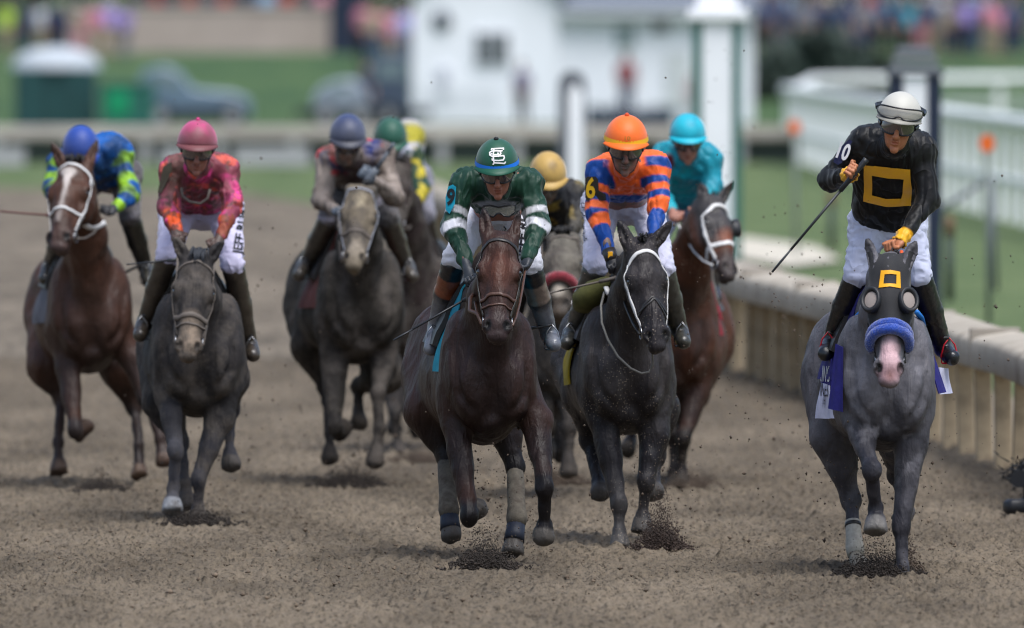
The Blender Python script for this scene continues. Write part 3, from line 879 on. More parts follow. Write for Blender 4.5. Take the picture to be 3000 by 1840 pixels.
    mm = MB(); mm.add(v, fcs); mm.build('peak', colmat('peak_'+S['key'], S.get('peakcol', S['cap']), rough=.5), ho, org, True)
    if S.get('button', True):
        mm = MB(); t = O+u*rc; mm.tube([t-u*.004, t+u*.006, t+u*.013, t+u*.016], [.012, .013, .008, .001], 8)
        mm.build('button', colmat('button_'+S['key'], S.get('buttoncol', S['cap']), rough=.6), ho, org, True)
    if S.get('band'):
        v = []; fcs = []; n = 48; z0, z1 = S.get('bandz', (.0, .022))
        for j in range(n):
            a = 2*math.pi*j/n
            for z, k in ((z0, 1.025), (z1, 1.025)):
                e = math.sqrt(max(0, 1-(max(z, 0)*hs/rc)**2))*k
                v.append(O+s*ra*e*math.sin(a)+f*rb*e*math.cos(a)+u*(z-.012*(1-math.cos(a)*0)*1)*hs)
        for j in range(n):
            a, b = j*2, ((j+1) % n)*2; fcs.append((a, b, b+1, a+1))
        mm = MB(); mm.add(v, fcs); mm.build('cap_band', colmat('band_'+S['key'], S['band'], rough=.5), ho, org, True)
    # goggles
    def goggles(name, cz, up_tilt=0.0, dist=.0, mlens=M_lens, parent=r, fr=M_gogg, cc=None):
        v = []; fcs = []; n = 26; top = []; bot = []
        for j in range(n+1):
            a = math.radians(-72+144*j/n); hh = .028*(1-.55*(abs(a)/math.radians(72))**4)
            notch = .017*math.exp(-(math.degrees(a)/9)**2)
            for z in (hh, 0, -hh+notch):
                bul = .006 if z == 0 else 0
                v.append(Hd((.086+dist+bul)*math.sin(a), (.113+dist+bul)*math.cos(a)+up_tilt*(z), cz+z*1.02))
            top.append(v[-3]); bot.append(v[-1])
        for j in range(n): a, b = j*3, j*3+3; fcs += [(a, b, b+1, a+1), (a+1, b+1, b+2, a+2)]
        mm = MB(); mm.tube(top+bot[::-1]+[top[0]], .0046*hs, 6, False)
        g_ = mm.build(name, fr, parent, org, True)
        mm = MB(); mm.add(v, fcs); mm.build('lens', mlens, g_, org, True)
        mm = MB()
        for sgn in (-1, 1):
            mm.tube([Hd(sgn*(.086+dist), .035, cz), Hd(sgn*(.1+dist*.8), -.02, cz+.006), Hd(sgn*(.09), -.09, cz+.01)], .008, 5, False, 1.6)
        mm.build('goggle_strap', fr, g_, org, True)
    goggles('goggles', -.044)
    if S.get('cap_goggles'): goggles('spare_goggles', .028, -.3, .034, mat('clear_lens', (.32, .3, .26), rough=.1, spec=.8, coat=.5, alpha=.55), r)
    # chin strap and harness
    mm = MB()
    for sgn in (-1, 1): mm.tube([Hd(sgn*.085, .0, -.01), Hd(sgn*.07, .012, -.075), Hd(sgn*.042, .035, -.135), Hd(0, .055, -.158)], .004, 5, False, 2.2)
    mm.build('chin_strap', M_black, r, org, True)
    # collar
    ctx = dict(J=J, root=r, org=org, sb=sb, bb=bb, hb=hb, Hd=Hd, WL=WL(), WR=WR(), HL=HL, HR=HR, D=D, U=U, S=S, helmet=ho, bodyb=None, f=f, u=u, s=s, V=V, Q=Q)
    return ctx

def whip(a, b, mat_, label, handle=.28, flap=.1, group=None, r_=.0075):
    a, b = V3(a), V3(b); L = np.linalg.norm(b-a); t = (b-a)/L
    org = np.array([a[0], a[1], 0.0]); r = root('riding_whip', org, label, 'riding whip', group)
    mm = MB(); mm.tube([a, a+t*.02, a+t*handle*L*.5, a+t*handle*L], [r_*1.9, r_*1.7, r_*1.45, r_*1.4], 8); mm.build('handle', mat_, r, org, True)
    mm = MB(); mm.tube([a+t*handle*L*.98, a+t*(L*(1-flap*1.9))], [r_*.85, r_*.7], 7); mm.build('shaft', mat_, r, org, True)
    mm = MB(); mm.tube([a+t*(L*(1-flap*2)), a+t*(L*(1-flap)), b], [r_*1.1, r_*1.5, r_*1.3], 6, True, .5); mm.build('flap', mat_, r, org, True)
    return r
# ------------------------------------------------------------------ ground, turf, track
def soil_mat(name, col, var_sc, wet=.5, fine=True):
    m = bpy.data.materials.new(name); m.use_nodes = True; nt = m.node_tree; N, L = nt.nodes, nt.links; b = N['Principled BSDF']
    b.inputs['Roughness'].default_value = .93; b.inputs['Specular IOR Level'].default_value = .15
    tc = N.new('ShaderNodeTexCoord')
    def noise(sc, det, stretch=(1, 1, 1), ro=.6):
        mp = N.new('ShaderNodeMapping'); mp.inputs['Scale'].default_value = stretch; L.new(tc.outputs['Object'], mp.inputs['Vector'])
        n = N.new('ShaderNodeTexNoise'); n.inputs['Scale'].default_value = sc; n.inputs['Detail'].default_value = det; n.inputs['Roughness'].default_value = ro
        L.new(mp.outputs[0], n.inputs['Vector']); return n.outputs['Fac']
    r = N.new('ShaderNodeValToRGB'); e = r.color_ramp.elements
    e[0].position = .36; e[0].color = (*[c*.3 for c in col], 1); e[1].position = .58; e[1].color = (*[c*1.12 for c in col], 1)
    x = r.color_ramp.elements.new(.46); x.color = (*[c*.84 for c in col], 1)
    L.new(noise(var_sc, 8, (1, .16, 1), .68), r.inputs[0])
    r2 = N.new('ShaderNodeMapRange'); r2.inputs['From Min'].default_value = .38; r2.inputs['From Max'].default_value = .62; r2.inputs['To Min'].default_value = .68; r2.inputs['To Max'].default_value = 1.12
    L.new(noise(.9, 4, (1, .2, 1)), r2.inputs['Value'])
    g = N.new('ShaderNodeVectorMath'); g.operation = 'SCALE'; L.new(r.outputs[0], g.inputs[0]); L.new(r2.outputs[0], g.inputs['Scale'])
    L.new(g.outputs[0], b.inputs['Base Color'])
    bn = N.new('ShaderNodeBump'); bn.inputs['Strength'].default_value = .9; bn.inputs['Distance'].default_value = .02
    L.new(noise(45, 6, (1, 1, 1), .7), bn.inputs['Height']); L.new(bn.outputs[0], b.inputs['Normal'])
    return m

M_dirt = soil_mat('track_dirt_soil', (.172, .139, .101), 44)
M_dirt_far = soil_mat('track_dirt_far', (.195, .162, .123), 8)

def grass_mat(name, a, b_, sc):
    m = bpy.data.materials.new(name); m.use_nodes = True; nt = m.node_tree; N, L = nt.nodes, nt.links; b = N['Principled BSDF']
    b.inputs['Roughness'].default_value = .9; b.inputs['Specular IOR Level'].default_value = .1
    tc = N.new('ShaderNodeTexCoord'); mp = N.new('ShaderNodeMapping'); mp.inputs['Scale'].default_value = (1, .25, 1); L.new(tc.outputs['Object'], mp.inputs['Vector'])
    n = N.new('ShaderNodeTexNoise'); n.inputs['Scale'].default_value = sc; n.inputs['Detail'].default_value = 7; L.new(mp.outputs[0], n.inputs['Vector'])
    r = N.new('ShaderNodeValToRGB'); e = r.color_ramp.elements; e[0].position = .35; e[0].color = (*a, 1); e[1].position = .65; e[1].color = (*b_, 1)
    L.new(n.outputs['Fac'], r.inputs[0]); L.new(r.outputs[0], b.inputs['Base Color'])
    bn = N.new('ShaderNodeBump'); bn.inputs['Strength'].default_value = .8; bn.inputs['Distance'].default_value = .05
    n2 = N.new('ShaderNodeTexNoise'); n2.inputs['Scale'].default_value = 30; n2.inputs['Detail'].default_value = 5; L.new(tc.outputs['Object'], n2.inputs['Vector'])
    L.new(n2.outputs['Fac'], bn.inputs['Height']); L.new(bn.outputs[0], b.inputs['Normal'])
    return m
M_turf = grass_mat('turf', (.085, .125, .055), (.135, .175, .08), .8)
M_bank = grass_mat('bank_grass', (.05, .095, .045), (.08, .13, .055), .5)

# inner rail line: x as a function of distance
RD = np.array([60, 85, 98, 104.3, 115.7, 123.4, 129.6, 145, 160, 176, 190, 205])
RX = np.array([4.0, 3.48, 3.21, 2.96, 2.457, 2.04, 1.70, .95, .15, -.55, -1.0, -1.45])
def railx(d): return np.interp(d, RD, RX)

m = MB(); m.add([(-900, -60, -.06), (900, -60, -.06), (900, 3500, -.06), (-900, 3500, -.06)], [(0, 1, 2, 3)])
setp(m.build('ground', M_turf), 'green turf infield and ground reaching to the horizon', 'ground', kind='structure')
# far part of the dirt track with its curved edge
edge = [(railx(d)+.15, d) for d in np.linspace(20, 205, 40)]+[(-2.2, 225), (-3.0, 245), (-4.5, 262), (-10, 272), (-26, 282), (-60, 292), (-60, 20)]
m = MB(); m.add([(x, y, -.035) for x, y in edge], [tuple(range(len(edge)))])
setp(m.build('dirt_track', M_dirt_far), 'wide brown dirt racing track, smooth in the distance', 'race track', kind='structure')

def near_track():
    ys = [70.0]
    while ys[-1] < 132:
        y = ys[-1]; ys.append(y+(.034 if y < 90 else .034+(y-90)*.004))
    ys = np.array(ys); nx = 380
    u = np.linspace(-1, 1, nx)
    Y = np.repeat(ys[:, None], nx, 1); X = u[None, :]*(Y*.0345+.5)
    lim = railx(Y)+.1
    X = np.minimum(X, lim+(u[None, :]*.0))
    p = np.stack([X, Y, np.zeros_like(X)], -1)
    Z = .018*fbm(p*np.array([1, .8, 1]), 3.2, 2, 1)+.026*np.abs(fbm(p, 9, 3, 2))+.018*fbm(p, 24, 2, 3)+.011*fbm(p*np.array([1, .6, 1]), 48, 1, 33)
    # harrow lines, running with the track
    w = fbm(p, .6, 2, 9)
    Z = Z+.015*np.sin((X*1.0+Y*.035+w*.35)*2*math.pi/.115)*(.4+.6*np.clip(fbm(p, .35, 2, 8)+.4, 0, 1))
    # single clods
    c = fbm(p, 17, 1, 12); Z = Z+np.clip(c-.4, 0, 1)*.06
    Z = Z-.012
    V = np.stack([X, Y, Z], -1).reshape(-1, 3)
    i = np.arange(len(ys)-1)[:, None]*nx+np.arange(nx-1)[None, :]
    Q = np.stack([i, i+1, i+nx+1, i+nx], -1).reshape(-1, 4)
    # drop collapsed cells along the rail
    wd = V[Q[:, 1], 0]-V[Q[:, 0], 0]; Q = Q[wd > 1e-4]
    return setp(mesh_obj('dirt_track', V, Q, M_dirt, None, (0, 0, 0), True), 'churned harrowed dirt in front of and under the galloping horses', 'race track', kind='structure')
near_track()

# sandy path inside the rail
m = MB(); m.add([(2.4, 203, -.02), (2.6, 192, -.02), (3.3, 183, -.02), (4.0, 188, -.02), (3.9, 199, -.02), (3.1, 208, -.02)], [tuple(range(6))])
setp(m.build('path', mat('pale_sand', (.5, .46, .38), rough=.95, var=(2, .2))), 'pale sandy strip on the turf inside the rail', 'path', kind='structure')
# pale kerb strip at the foot of the rail
xs = [(railx(d), d) for d in np.linspace(80, 140, 25)]
m = MB(); m.add([(x+.08, y, .004) for x, y in xs]+[(x+1.5, y, .004) for x, y in xs[::-1]], [tuple(range(50))])
setp(m.build('kerb', mat('pale_kerb', (.24, .2, .15), rough=.95, var=(3, .2))), 'pale strip of ground along the foot of the rail', 'kerb', kind='structure')

# ------------------------------------------------------------------ inner rail
def inner_rail():
    org = np.array([3.2, 98, 0]); r = root('running_rail', org, 'curved dirt-stained inner rail with broad rounded top and tan upright posts', 'rail')
    mt = mat('rail_cover', (.39, .345, .28), rough=.85, var=(.5, .22), mud=.3, mudcol=(.2, .165, .125), mudscale=2.2, bump=[(14, .3, .006)])
    mp = mat('rail_post_tan', (.42, .33, .215), rough=.85, var=(4, .4), mud=.35, mudcol=(.2, .15, .1), mudscale=4)
    prof = [(-.15, .64), (-.165, .66), (-.165, .80), (-.15, .83), (-.12, .845), (.11, .885), (.14, .875), (.15, .85), (.15, .68), (.08, .67), (-.08, .66)]
    ds = np.concatenate([np.arange(66, 130, 2.0), np.arange(130, 206, 2.5)]); v = []; f = []; n = len(prof)
    for k, d in enumerate(ds):
        x = railx(d); dx = (railx(d+1)-railx(d-1))/2; t = nrm((dx, 1, 0)); s = np.array([t[1], -t[0], 0])
        jog = .004*math.sin(k*1.7)+.006*math.sin(k*.63)
        for a, z in prof: v.append(np.array([x, d, z+jog])+s*a)
    for k in range(len(ds)-1):
        for i in range(n): j = (i+1) % n; f.append((k*n+i, k*n+j, k*n+n+j, k*n+n+i))
    f.append(tuple(range(n))); f.append(tuple(range((len(ds)-1)*n, len(ds)*n))[::-1])
    mm = MB(); mm.add(v, f); smooth_by_angle(mm.build('coping', mt, r, org), 50)
    for d in np.arange(70, 200, 6.0):
        x = railx(d); mm = MB(); mm.box((x-.007, d, .775), (.166, .02, .122), math.atan2(-(railx(d+1)-railx(d-1))/2, 1), .01); mm.build('joint_cover', mat('rail_joint', (.28, .25, .21), rough=.85), r, org)
    rr = random.Random(5); me = None
    for k, d in enumerate(np.arange(67, 204, 1.62)):
        x = railx(d)
        if me is None:
            mm = MB(); mm.box((0, 0, .33), (.056, .05, .35), 0, .008); o = mm.build('post', mp, r, (0, 0, 0)); me = o.data
        else:
            o = bpy.data.objects.new('post', me); COL.objects.link(o); o.parent = r
        o.location = (x-org[0]+rr.uniform(-.008, .008), d-org[1], -org[2])
        o.rotation_euler = (0, rr.uniform(-.03, .03), math.atan2(-(railx(d+1)-railx(d-1))/2, 1))
    # panels that close the far stretch below the cover
    mm = MB(); ds = np.arange(112, 204, 3.0)
    for d0, d1 in zip(ds[:-1], ds[1:]):
        x0, x1 = railx(d0)+.06, railx(d1)+.06
        mm.add([(x0, d0, .0), (x1, d1-.25, .0), (x1, d1-.25, .64), (x0, d0, .64), (x0+.02, d0, .0), (x1+.02, d1-.25, .0), (x1+.02, d1-.25, .64), (x0+.02, d0, .64)], [(0, 1, 2, 3), (7, 6, 5, 4), (3, 2, 6, 7), (0, 3, 7, 4), (1, 5, 6, 2)])
    mm.build('gap_panel', mat('kickboard_tan', (.5, .39, .25), rough=.85, var=(2, .3)), r, org)
inner_rail()

# ------------------------------------------------------------------ posts on the infield
def vpt(x, y, d): return P(x*1.2175, y*1.2175, d)
def marker_pole(name, label, x, d, w, dep, ztop, frame, face, capf, fw):
    org = np.array([x, d, 0]); r = root(name, org, label, 'distance pole')
    mm = MB()
    mm.box((x-w/2+fw/2, d, ztop/2), (fw/2, dep/2, ztop/2)); mm.build('edge_board', frame, r, org)
    mm = MB(); mm.box((x+w/2-fw/2, d, ztop/2), (fw/2, dep/2, ztop/2)); mm.build('edge_board', frame, r, org)
    mm = MB(); mm.box((x, d+.004, ztop/2-.01), (w/2-fw-.002, dep/2-.01, ztop/2-.012)); mm.build('panel', face, r, org)
    capf(r, org, x, d, w, dep, ztop)
white = mat('white_paint', (.84, .85, .88), rough=.5, var=(2, .04)); navy = mat('navy_paint', (.012, .02, .045), rough=.5); grn = mat('green_paint', (.03, .13, .11), rough=.5); greyp = mat('grey_paint', (.11, .12, .14), rough=.5)
def cap_navy(r, org, x, d, w, dep, z):
    g = mat('grey_cap_paint', (.2, .215, .24), rough=.55); g2 = mat('dark_cap_paint', (.08, .09, .11), rough=.55)
    mm = MB(); mm.box((x, d, z+.022), (w/2+.03, dep/2+.03, .022), 0, .006); mm.build('cap_base', g2, r, org)
    for k in range(4):
        mm = MB(); mm.box((x, d, z+.065+k*.052), (w/2-.005-k*.018, dep/2-k*.01, .02), 0, .004); mm.build('louvre', g if k % 2 == 0 else g2, r, org)
    mm = MB(); mm.box((x, d, z+.05+4*.052), (w/2-.09, dep/2-.05, .02), 0, .004); mm.build('cap_top', g, r, org)
marker_pole('distance_pole', 'navy and white pole with stepped grey louvred cap behind the white-capped jockey', vpt(2201, 0, 148)[0], 148, .5, .4, vpt(0, 182, 148)[2], navy, white, cap_navy, .135)
def cap_green(r, org, x, d, w, dep, z):
    mm = MB(); mm.box((x, d, z+.06), (w/2+.07, dep/2+.07, .07), 0, .02); mm.build('cap_slab', white, r, org)
    mm = MB(); mm.box((x, d, z+.24), (w/2-.04, dep/2-.04, .11), 0, .02); mm.build('cap_top', white, r, org)
marker_pole('distance_pole', 'broad white pole with dark green edges and white cap beyond the turquoise jockey', vpt(1725, 0, 178)[0], 178, .56, .5, vpt(0, 48, 178)[2], grn, white, cap_green, .105)
def arch_post():
    x, y, z = vpt(1377, 0, 200); org = np.array([x, y, 0]); r = root('distance_pole', org, 'slim white pole with rounded grey rim between the tan and orange caps', 'distance pole')
    def arch(w, z1, y0, y1):
        p = [(x-w, 0), (x+w, 0)]+[(x+w*math.cos(a), z1-w+w*math.sin(a)) for a in np.linspace(0, math.pi, 13)]
        return p, y0, y1
    zt = vpt(0, 170, 200)[2]
    mm = MB(); mm.prism(*arch(.18, zt, y-.1, y+.1)); mm.build('frame', greyp, r, org)
    mm = MB(); p = [(x-.075+.025, 0), (x+.14, 0), (x+.14, zt-.3), (x+.03, zt-.14), (x-.05, zt-.3)]; mm.prism(p, y-.13, y-.101); mm.build('panel', white, r, org)
arch_post()

def reflector(px, py, d, rad, label):
    p = vpt(px, py, d); org = np.array([p[0], d, 0]); r = root('marker_stake', org, label, 'marker', 'orange topped marker stakes')
    mm = MB(); mm.tube([(p[0]+.02, d, 0), (p[0]+.01, d, p[2]*.5), (p[0], d, p[2]-rad*.6)], .026, 8); mm.build('stake', mat('grey_green_stake', (.16, .19, .17), rough=.6), r, org, True)
    mm = MB(); pts = [(p[0], d-.03, p[2]), (p[0], d-.035, p[2]), (p[0], d+.03, p[2])]
    mm.tube([(p[0], d-.035, p[2]), (p[0], d+.035, p[2])], rad, 18, True, 1.15, (0, 0, 1)); mm.build('disc', mat('orange_plastic', (.75, .14, .02), rough=.45), r, org)
reflector(2375, 345, 147, .073, 'tall grey stake with bright orange disc right of the navy pole')
reflector(1912, 305, 190, .075, 'grey stake with faded orange disc in front of the white plastic rail')
for (px, yt, yb, d, lab) in ((2285, 545, 722, 159, 'short dark stub post with brown top right of the navy pole'), (2001, 478, 600, 194, 'short dark green stub post on the turf left of the white-capped jockey')):
    p = vpt(px, yt, d); org = np.array([p[0], d, 0]); r = root('stub_post', org, lab, 'post')
    mm = MB(); mm.tube([(p[0], d, 0), (p[0], d, p[2]*.9)], .045, 10); mm.build('shaft', mat('dark_post', (.035, .05, .045), rough=.7), r, org, True)
    mm = MB(); mm.tube([(p[0], d, p[2]*.88), (p[0], d, p[2]*1.1), (p[0], d, p[2]*1.14)], [.058, .058, .03], 10); mm.build('head', mat('brown_post_head', (.16, .1, .06), rough=.8), r, org, True)
# leaning strut by the orange stake
a_, b_ = vpt(2385, 425, 165), vpt(2265, 505, 165); org = np.array([b_[0], 165, 0]); r = root('rail_brace', org, 'thin grey brace leaning beside the tall orange stake', 'brace')
mm = MB(); mm.tube([a_, b_, (b_[0]-.1, 165, 0)], .03, 8); mm.build('tube', greyp, r, org, True); mm = MB(); mm.tube([a_, (a_[0]+.05, 165, 0)], .03, 8); mm.build('leg', greyp, r, org, True)

# ------------------------------------------------------------------ white plastic rails on the turf course
def white_rail(label, pts, h, npost, pw, boards, coph=.1, copw=.11):
    pts = [V3((x, y, 0)) for x, y in pts]; org = pts[0]; r = root('turf_rail', org, label, 'rail', 'white plastic rails of the turf course')
    wp = mat('white_plastic', (.82, .84, .83), rough=.45, var=(1.5, .06))
    cum = [0]
    for i in range(len(pts)-1): cum.append(cum[-1]+np.linalg.norm(pts[i+1]-pts[i]))
    def at(s):
        i = max(0, min(len(pts)-2, int(np.searchsorted(cum, s))-1)); return lerp(pts[i], pts[i+1], (s-cum[i])/(cum[i+1]-cum[i]))
    up = np.array([0, 0, 1.0])
    ss = np.linspace(0, cum[-1], 40)
    mm = MB(); mm.tube([at(s)+up*h for s in ss], copw, 10, True, .8); mm.build('top_rail', wp, r, org, True)
    for b in boards:
        mm = MB(); mm.tube([at(s)+up*b for s in ss], .05, 8); mm.build('lower_rail', wp, r, org, True)
    me = None
    for k in range(npost):
        p = at(cum[-1]*(k+.5)/npost)
        if me is None:
            mm = MB(); mm.box((0, 0, h/2), (pw, pw*.6, h/2-.02), 0, .01); o = mm.build('post', wp, r); me = o.data
        else:
            o = bpy.data.objects.new('post', me); COL.objects.link(o); o.parent = r
        o.location = tuple(p-org)
white_rail('long white plastic rail running away towards the crowd at the right edge', [(vpt(1890, 0, 322)[0], 322), (vpt(2050, 0, 280)[0], 280), (vpt(2250, 0, 243)[0], 243), (vpt(2464, 0, 215)[0], 215), (vpt(2640, 0, 195)[0], 195)], 1.46, 40, .055, (.62,), .1, .13)
white_rail('farther white rail crossing behind the navy pole below the spectator bank', [(vpt(1885, 0, 330)[0], 322), (vpt(1960, 0, 395)[0], 395), (vpt(2520, 0, 405)[0], 405)], 1.36, 17, .1, (.75, .25), .12, .16)

# outer rail across the far turf
def far_rail():
    d = 312; org = np.array([-4, d, 0]); r = root('running_rail', org, 'low pale far rail with the shade beneath painted as a dark board, crossing the whole far turf', 'rail')
    x0, x1 = -14, 6.2
    mm = MB(); mm.box(((x0+x1)/2, d, .62), ((x1-x0)/2, .12, .13), 0, .03); mm.build('coping', mat('far_coping', (.42, .38, .34), rough=.8, var=(.6, .2)), r, org)
    mm = MB(); mm.box(((x0+x1)/2, d+.25, .25), ((x1-x0)/2, .02, .24)); mm.build('gap_panel', mat('gap_shade_board', (.045, .06, .055), rough=.8, var=(.5, .5)), r, org)  # dark sheet behind the posts; shade of the gap put into its colour
    me = None
    for k in range(14):
        x = x0+.6+k*1.5
        if me is None: mm = MB(); mm.box((0, 0, .25), (.1, .08, .25)); o = mm.build('post', mat('far_post', (.36, .36, .36), rough=.8), r); me = o.data
        else: o = bpy.data.objects.new('post', me); COL.objects.link(o); o.parent = r
        o.location = (x-org[0], 0, 0)
far_rail()
# pale equipment boxes under the far rail
for px, w in ((430, .35), (655, .75), (10, .4)):
    x, d, z = vpt(px, 370, 306); org = np.array([x, d, 0]); r = root('equipment_box', org, {430: 'small pale box at the foot of the far rail beside the pink-capped jockey', 655: 'long pale box in front of the far rail left of the navy-capped jockey', 10: 'pale box at the foot of the far rail on the left edge'}[px], 'box')
    mm = MB(); mm.box((x, d, .17), (w, .25, .17), 0, .02); mm.build('body', mat('pale_box', (.4, .4, .41), rough=.7), r, org); mm = MB(); mm.box((x, d, .365), (w+.03, .28, .02), 0, .01); mm.build('lid', mat('pale_box_lid', (.5, .5, .5), rough=.6), r, org)

# ------------------------------------------------------------------ spectator bank
m = MB(); sec = [(428, -.05), (436, .25), (470, 1.5), (482, 1.85), (500, 2.0), (560, 2.6), (700, 4.0), (705, -.05)]
m.add([(x, y, z) for x in (-90, 90) for y, z in sec], [(i, i+1, i+9, i+8) for i in range(7)]+[tuple(range(8)), tuple(range(15, 7, -1))])
setp(m.build('grass_bank', M_bank), 'grass bank rising to the spectators', 'bank', kind='structure')

def bank_z(d): return float(np.interp(d, [s[0] for s in sec[:7]], [s[1] for s in sec[:7]]))

# tan retaining wall
x0, x1 = vpt(158, 0, 486)[0], vpt(792, 0, 486)[0]; zt = vpt(0, 20, 486)[2]; org = np.array([(x0+x1)/2, 486, 1.7])
r = root('wall', org, 'blurred tan stone wall on top of the bank at the upper left', 'wall')
mm = MB(); mm.box(((x0+x1)/2, 486, (1.5+zt)/2), ((x1-x0)/2, .2, (zt-1.5)/2)); mm.build('face', mat('tan_wall', (.4, .33, .29), rough=.85, var=(.7, .12)), r, org)
mm = MB(); mm.box(((x0+x1)/2, 486, zt+.05), ((x1-x0)/2+.06, .26, .05), 0, .01); mm.build('coping', mat('tan_wall_top', (.42, .36, .31), rough=.85), r, org)
# navy hoarding
x0, x1 = vpt(796, 0, 484)[0], vpt(882, 0, 484)[0]; org = np.array([(x0+x1)/2, 484, 1.9]); r = root('hoarding', org, 'tall navy screen between the tan wall and the spectators', 'screen')
mm = MB(); mm.box(((x0+x1)/2, 484, 2.9), ((x1-x0)/2, .05, 1.15)); mm.build('panel', navy, r, org)
for x in (x0, x1): mm = MB(); mm.box((x, 484.1, 2.9), (.04, .04, 1.2)); mm.build('post', greyp, r, org)

# ------------------------------------------------------------------ white cottage
def cottage():
    d = 430; k = F/1.2175/d
    X = lambda px: (px-1232)/k
    Z = lambda py: HC-(py-50)/k
    org = np.array([X(1400), d, 0]); r = root('building', org, 'white trackside building with gable, round window and shuttered openings', 'building')
    ww = mat('white_boards', (.84, .86, .9), rough=.6, var=(.8, .04)); dk = mat('dark_glass', (.05, .06, .08), rough=.2, spec=.6); rf = mat('grey_roof', (.16, .18, .22), rough=.8)
    tr = mat('grey_trim', (.55, .58, .62), rough=.6)  # trim colour, greyer than the white boards
    mm = MB(); mm.prism([(X(992), 0), (X(1345), 0), (X(1345), Z(-20)), (X(1168), Z(-130)), (X(992), Z(-20))], d, d+6); mm.build('gable_wall', ww, r, org)
    mm = MB(); mm.box(((X(1345)+X(1812))/2+.01, d+2.6, Z(12)/2), ((X(1812)-X(1345))/2-.01, 2.4, Z(12)/2)); mm.build('wing_wall', ww, r, org)
    mm = MB(); mm.prism([(X(970), Z(-8)), (X(1168), Z(-135)), (X(1366), Z(-8)), (X(1366), Z(-18)), (X(1168), Z(-150)), (X(970), Z(-18))], d-.3, d+6.2); mm.build('gable_roof', rf, r, org)
    mm = MB(); mm.add([(X(1347), d-.25, Z(14)), (X(1825), d-.25, Z(14)), (X(1825), d+5, Z(14)+1.8), (X(1347), d+5, Z(14)+1.8), (X(1347), d-.25, Z(14)-.12), (X(1825), d-.25, Z(14)-.12), (X(1825), d+5, Z(14)+1.68), (X(1347), d+5, Z(14)+1.68)], [(0, 1, 2, 3), (7, 6, 5, 4), (0, 4, 5, 1), (1, 5, 6, 2), (0, 3, 7, 4)]); mm.build('wing_roof', rf, r, org)
    zz = Z(14)-.3
    mm = MB(); mm.box(((X(1345)+X(1812))/2, d-.2, zz+.1), ((X(1812)-X(1345))/2, .05, .09)); mm.build('fascia', tr, r, org)
    # round window
    c = (X(1063), d, Z(50)); mm = MB(); mm.tube([(c[0], d-.06, c[2]), (c[0], d-.005, c[2])], .33, 20); w = mm.build('round_window', tr, r, org)
    mm = MB(); mm.tube([(c[0], d-.09, c[2]), (c[0], d-.062, c[2])], .27, 20); mm.build('pane', dk, w, org)
    mm = MB(); mm.box((c[0], d-.1, c[2]), (.02, .008, .26)); mm.build('glazing_bar', ww, w, org)
    def window(x0, x1, y0, y1, n=2, dd=0.0, shut=None, mt=dk):
        a, b, t, u = X(x0), X(x1), Z(y0), Z(y1); fr = MB()
        fr.box(((a+b)/2, d+dd-.03, (t+u)/2), ((b-a)/2+.06, .028, (t-u)/2+.06)); w = fr.build('window', ww, r, org)
        for i in range(n):
            xa = a+(b-a)*i/n; xb = a+(b-a)*(i+1)/n
            p = MB(); p.box(((xa+xb)/2, d+dd-.07, (t+u)/2), ((xb-xa)/2-.02, .01, (t-u)/2-.02)); p.build('pane', mt, w, org)
        return w
    window(1142, 1226, 78, 158, 3, mt=mat('dusky_glass', (.10, .115, .125), rough=.3))
    window(1052, 1082, 165, 235, 1, mt=mat('pale_glass', (.42, .44, .5), rough=.4))
    window(1200-8, 1200+28, 205, 285, 1, mt=mat('pale_glass', (.42, .44, .5), rough=.4)) if False else None
    window(1590-20, 1590+20, 45, 80, 1, .2, mt=dk)
    window(1480, 1530, 58, 118, 2, .2, mt=mat('teal_glass', (.2, .27, .27), rough=.3))
    mm = MB(); mm.box(((X(1600)+X(1660))/2, d+.16, Z(190)/1), ((X(1660)-X(1600))/2, .03, .8)); dr = mm.build('door', mat('pale_door', (.6, .63, .63), rough=.6), r, org)
    mm = MB(); mm.box((X(1608), d+.11, Z(190)), (.03, .02, .03)); mm.build('handle', greyp, dr, org)
    # porch rail and steps in front
    org2 = np.array([X(1090), d-2, 0]); r2 = root('porch_rail', org2, 'white porch railing with thin balusters below the round window', 'railing')
    mm = MB(); mm.box((X(1100), d-2, 1.02), (X(1195)-X(1100), .04, .04)); mm.build('handrail', ww, r2, org2)
    mm = MB(); mm.box((X(1100), d-2, .2), (X(1195)-X(1100), .04, .04)); mm.build('lower_rail', ww, r2, org2)
    me = None
    for i in range(24):
        x = X(1100)+(-1+2*i/23)*(X(1195)-X(1100))
        if me is None: mm = MB(); mm.box((0, 0, .55), (.022, .02, .5)); o = mm.build('baluster', tr, r2); me = o.data
        else: o = bpy.data.objects.new('baluster', me); COL.objects.link(o); o.parent = r2
        o.location = (x-org2[0], 0, 0)
    mm = MB()
    org3 = np.array([X(1510), d-1.5, 0]); r3 = root('planter', org3, 'long dark blue planter box below the red-shirted man', 'planter')
    mm = MB(); mm.box((X(1515), d-1.5, .2), (X(1620)-X(1515), .3, .2), 0, .03); mm.build('box', mat('dark_blue_box', (.03, .045, .08), rough=.6), r3, org3)
    rr = random.Random(4); mm = MB()
    for i in range(90):
        p = V3((X(1515)+rr.uniform(-1.15, 1.15), d-1.5+rr.uniform(-.25, .25), .4)); q = p+np.array([rr.uniform(-.1, .1), rr.uniform(-.1, .1), rr.uniform(.05, .18)]); mm.tube([p, q], [.03, .01], 4)
    mm.build('plants', mat('dark_leaves', (.03, .06, .05), rough=.8), r3, org3)
cottage()

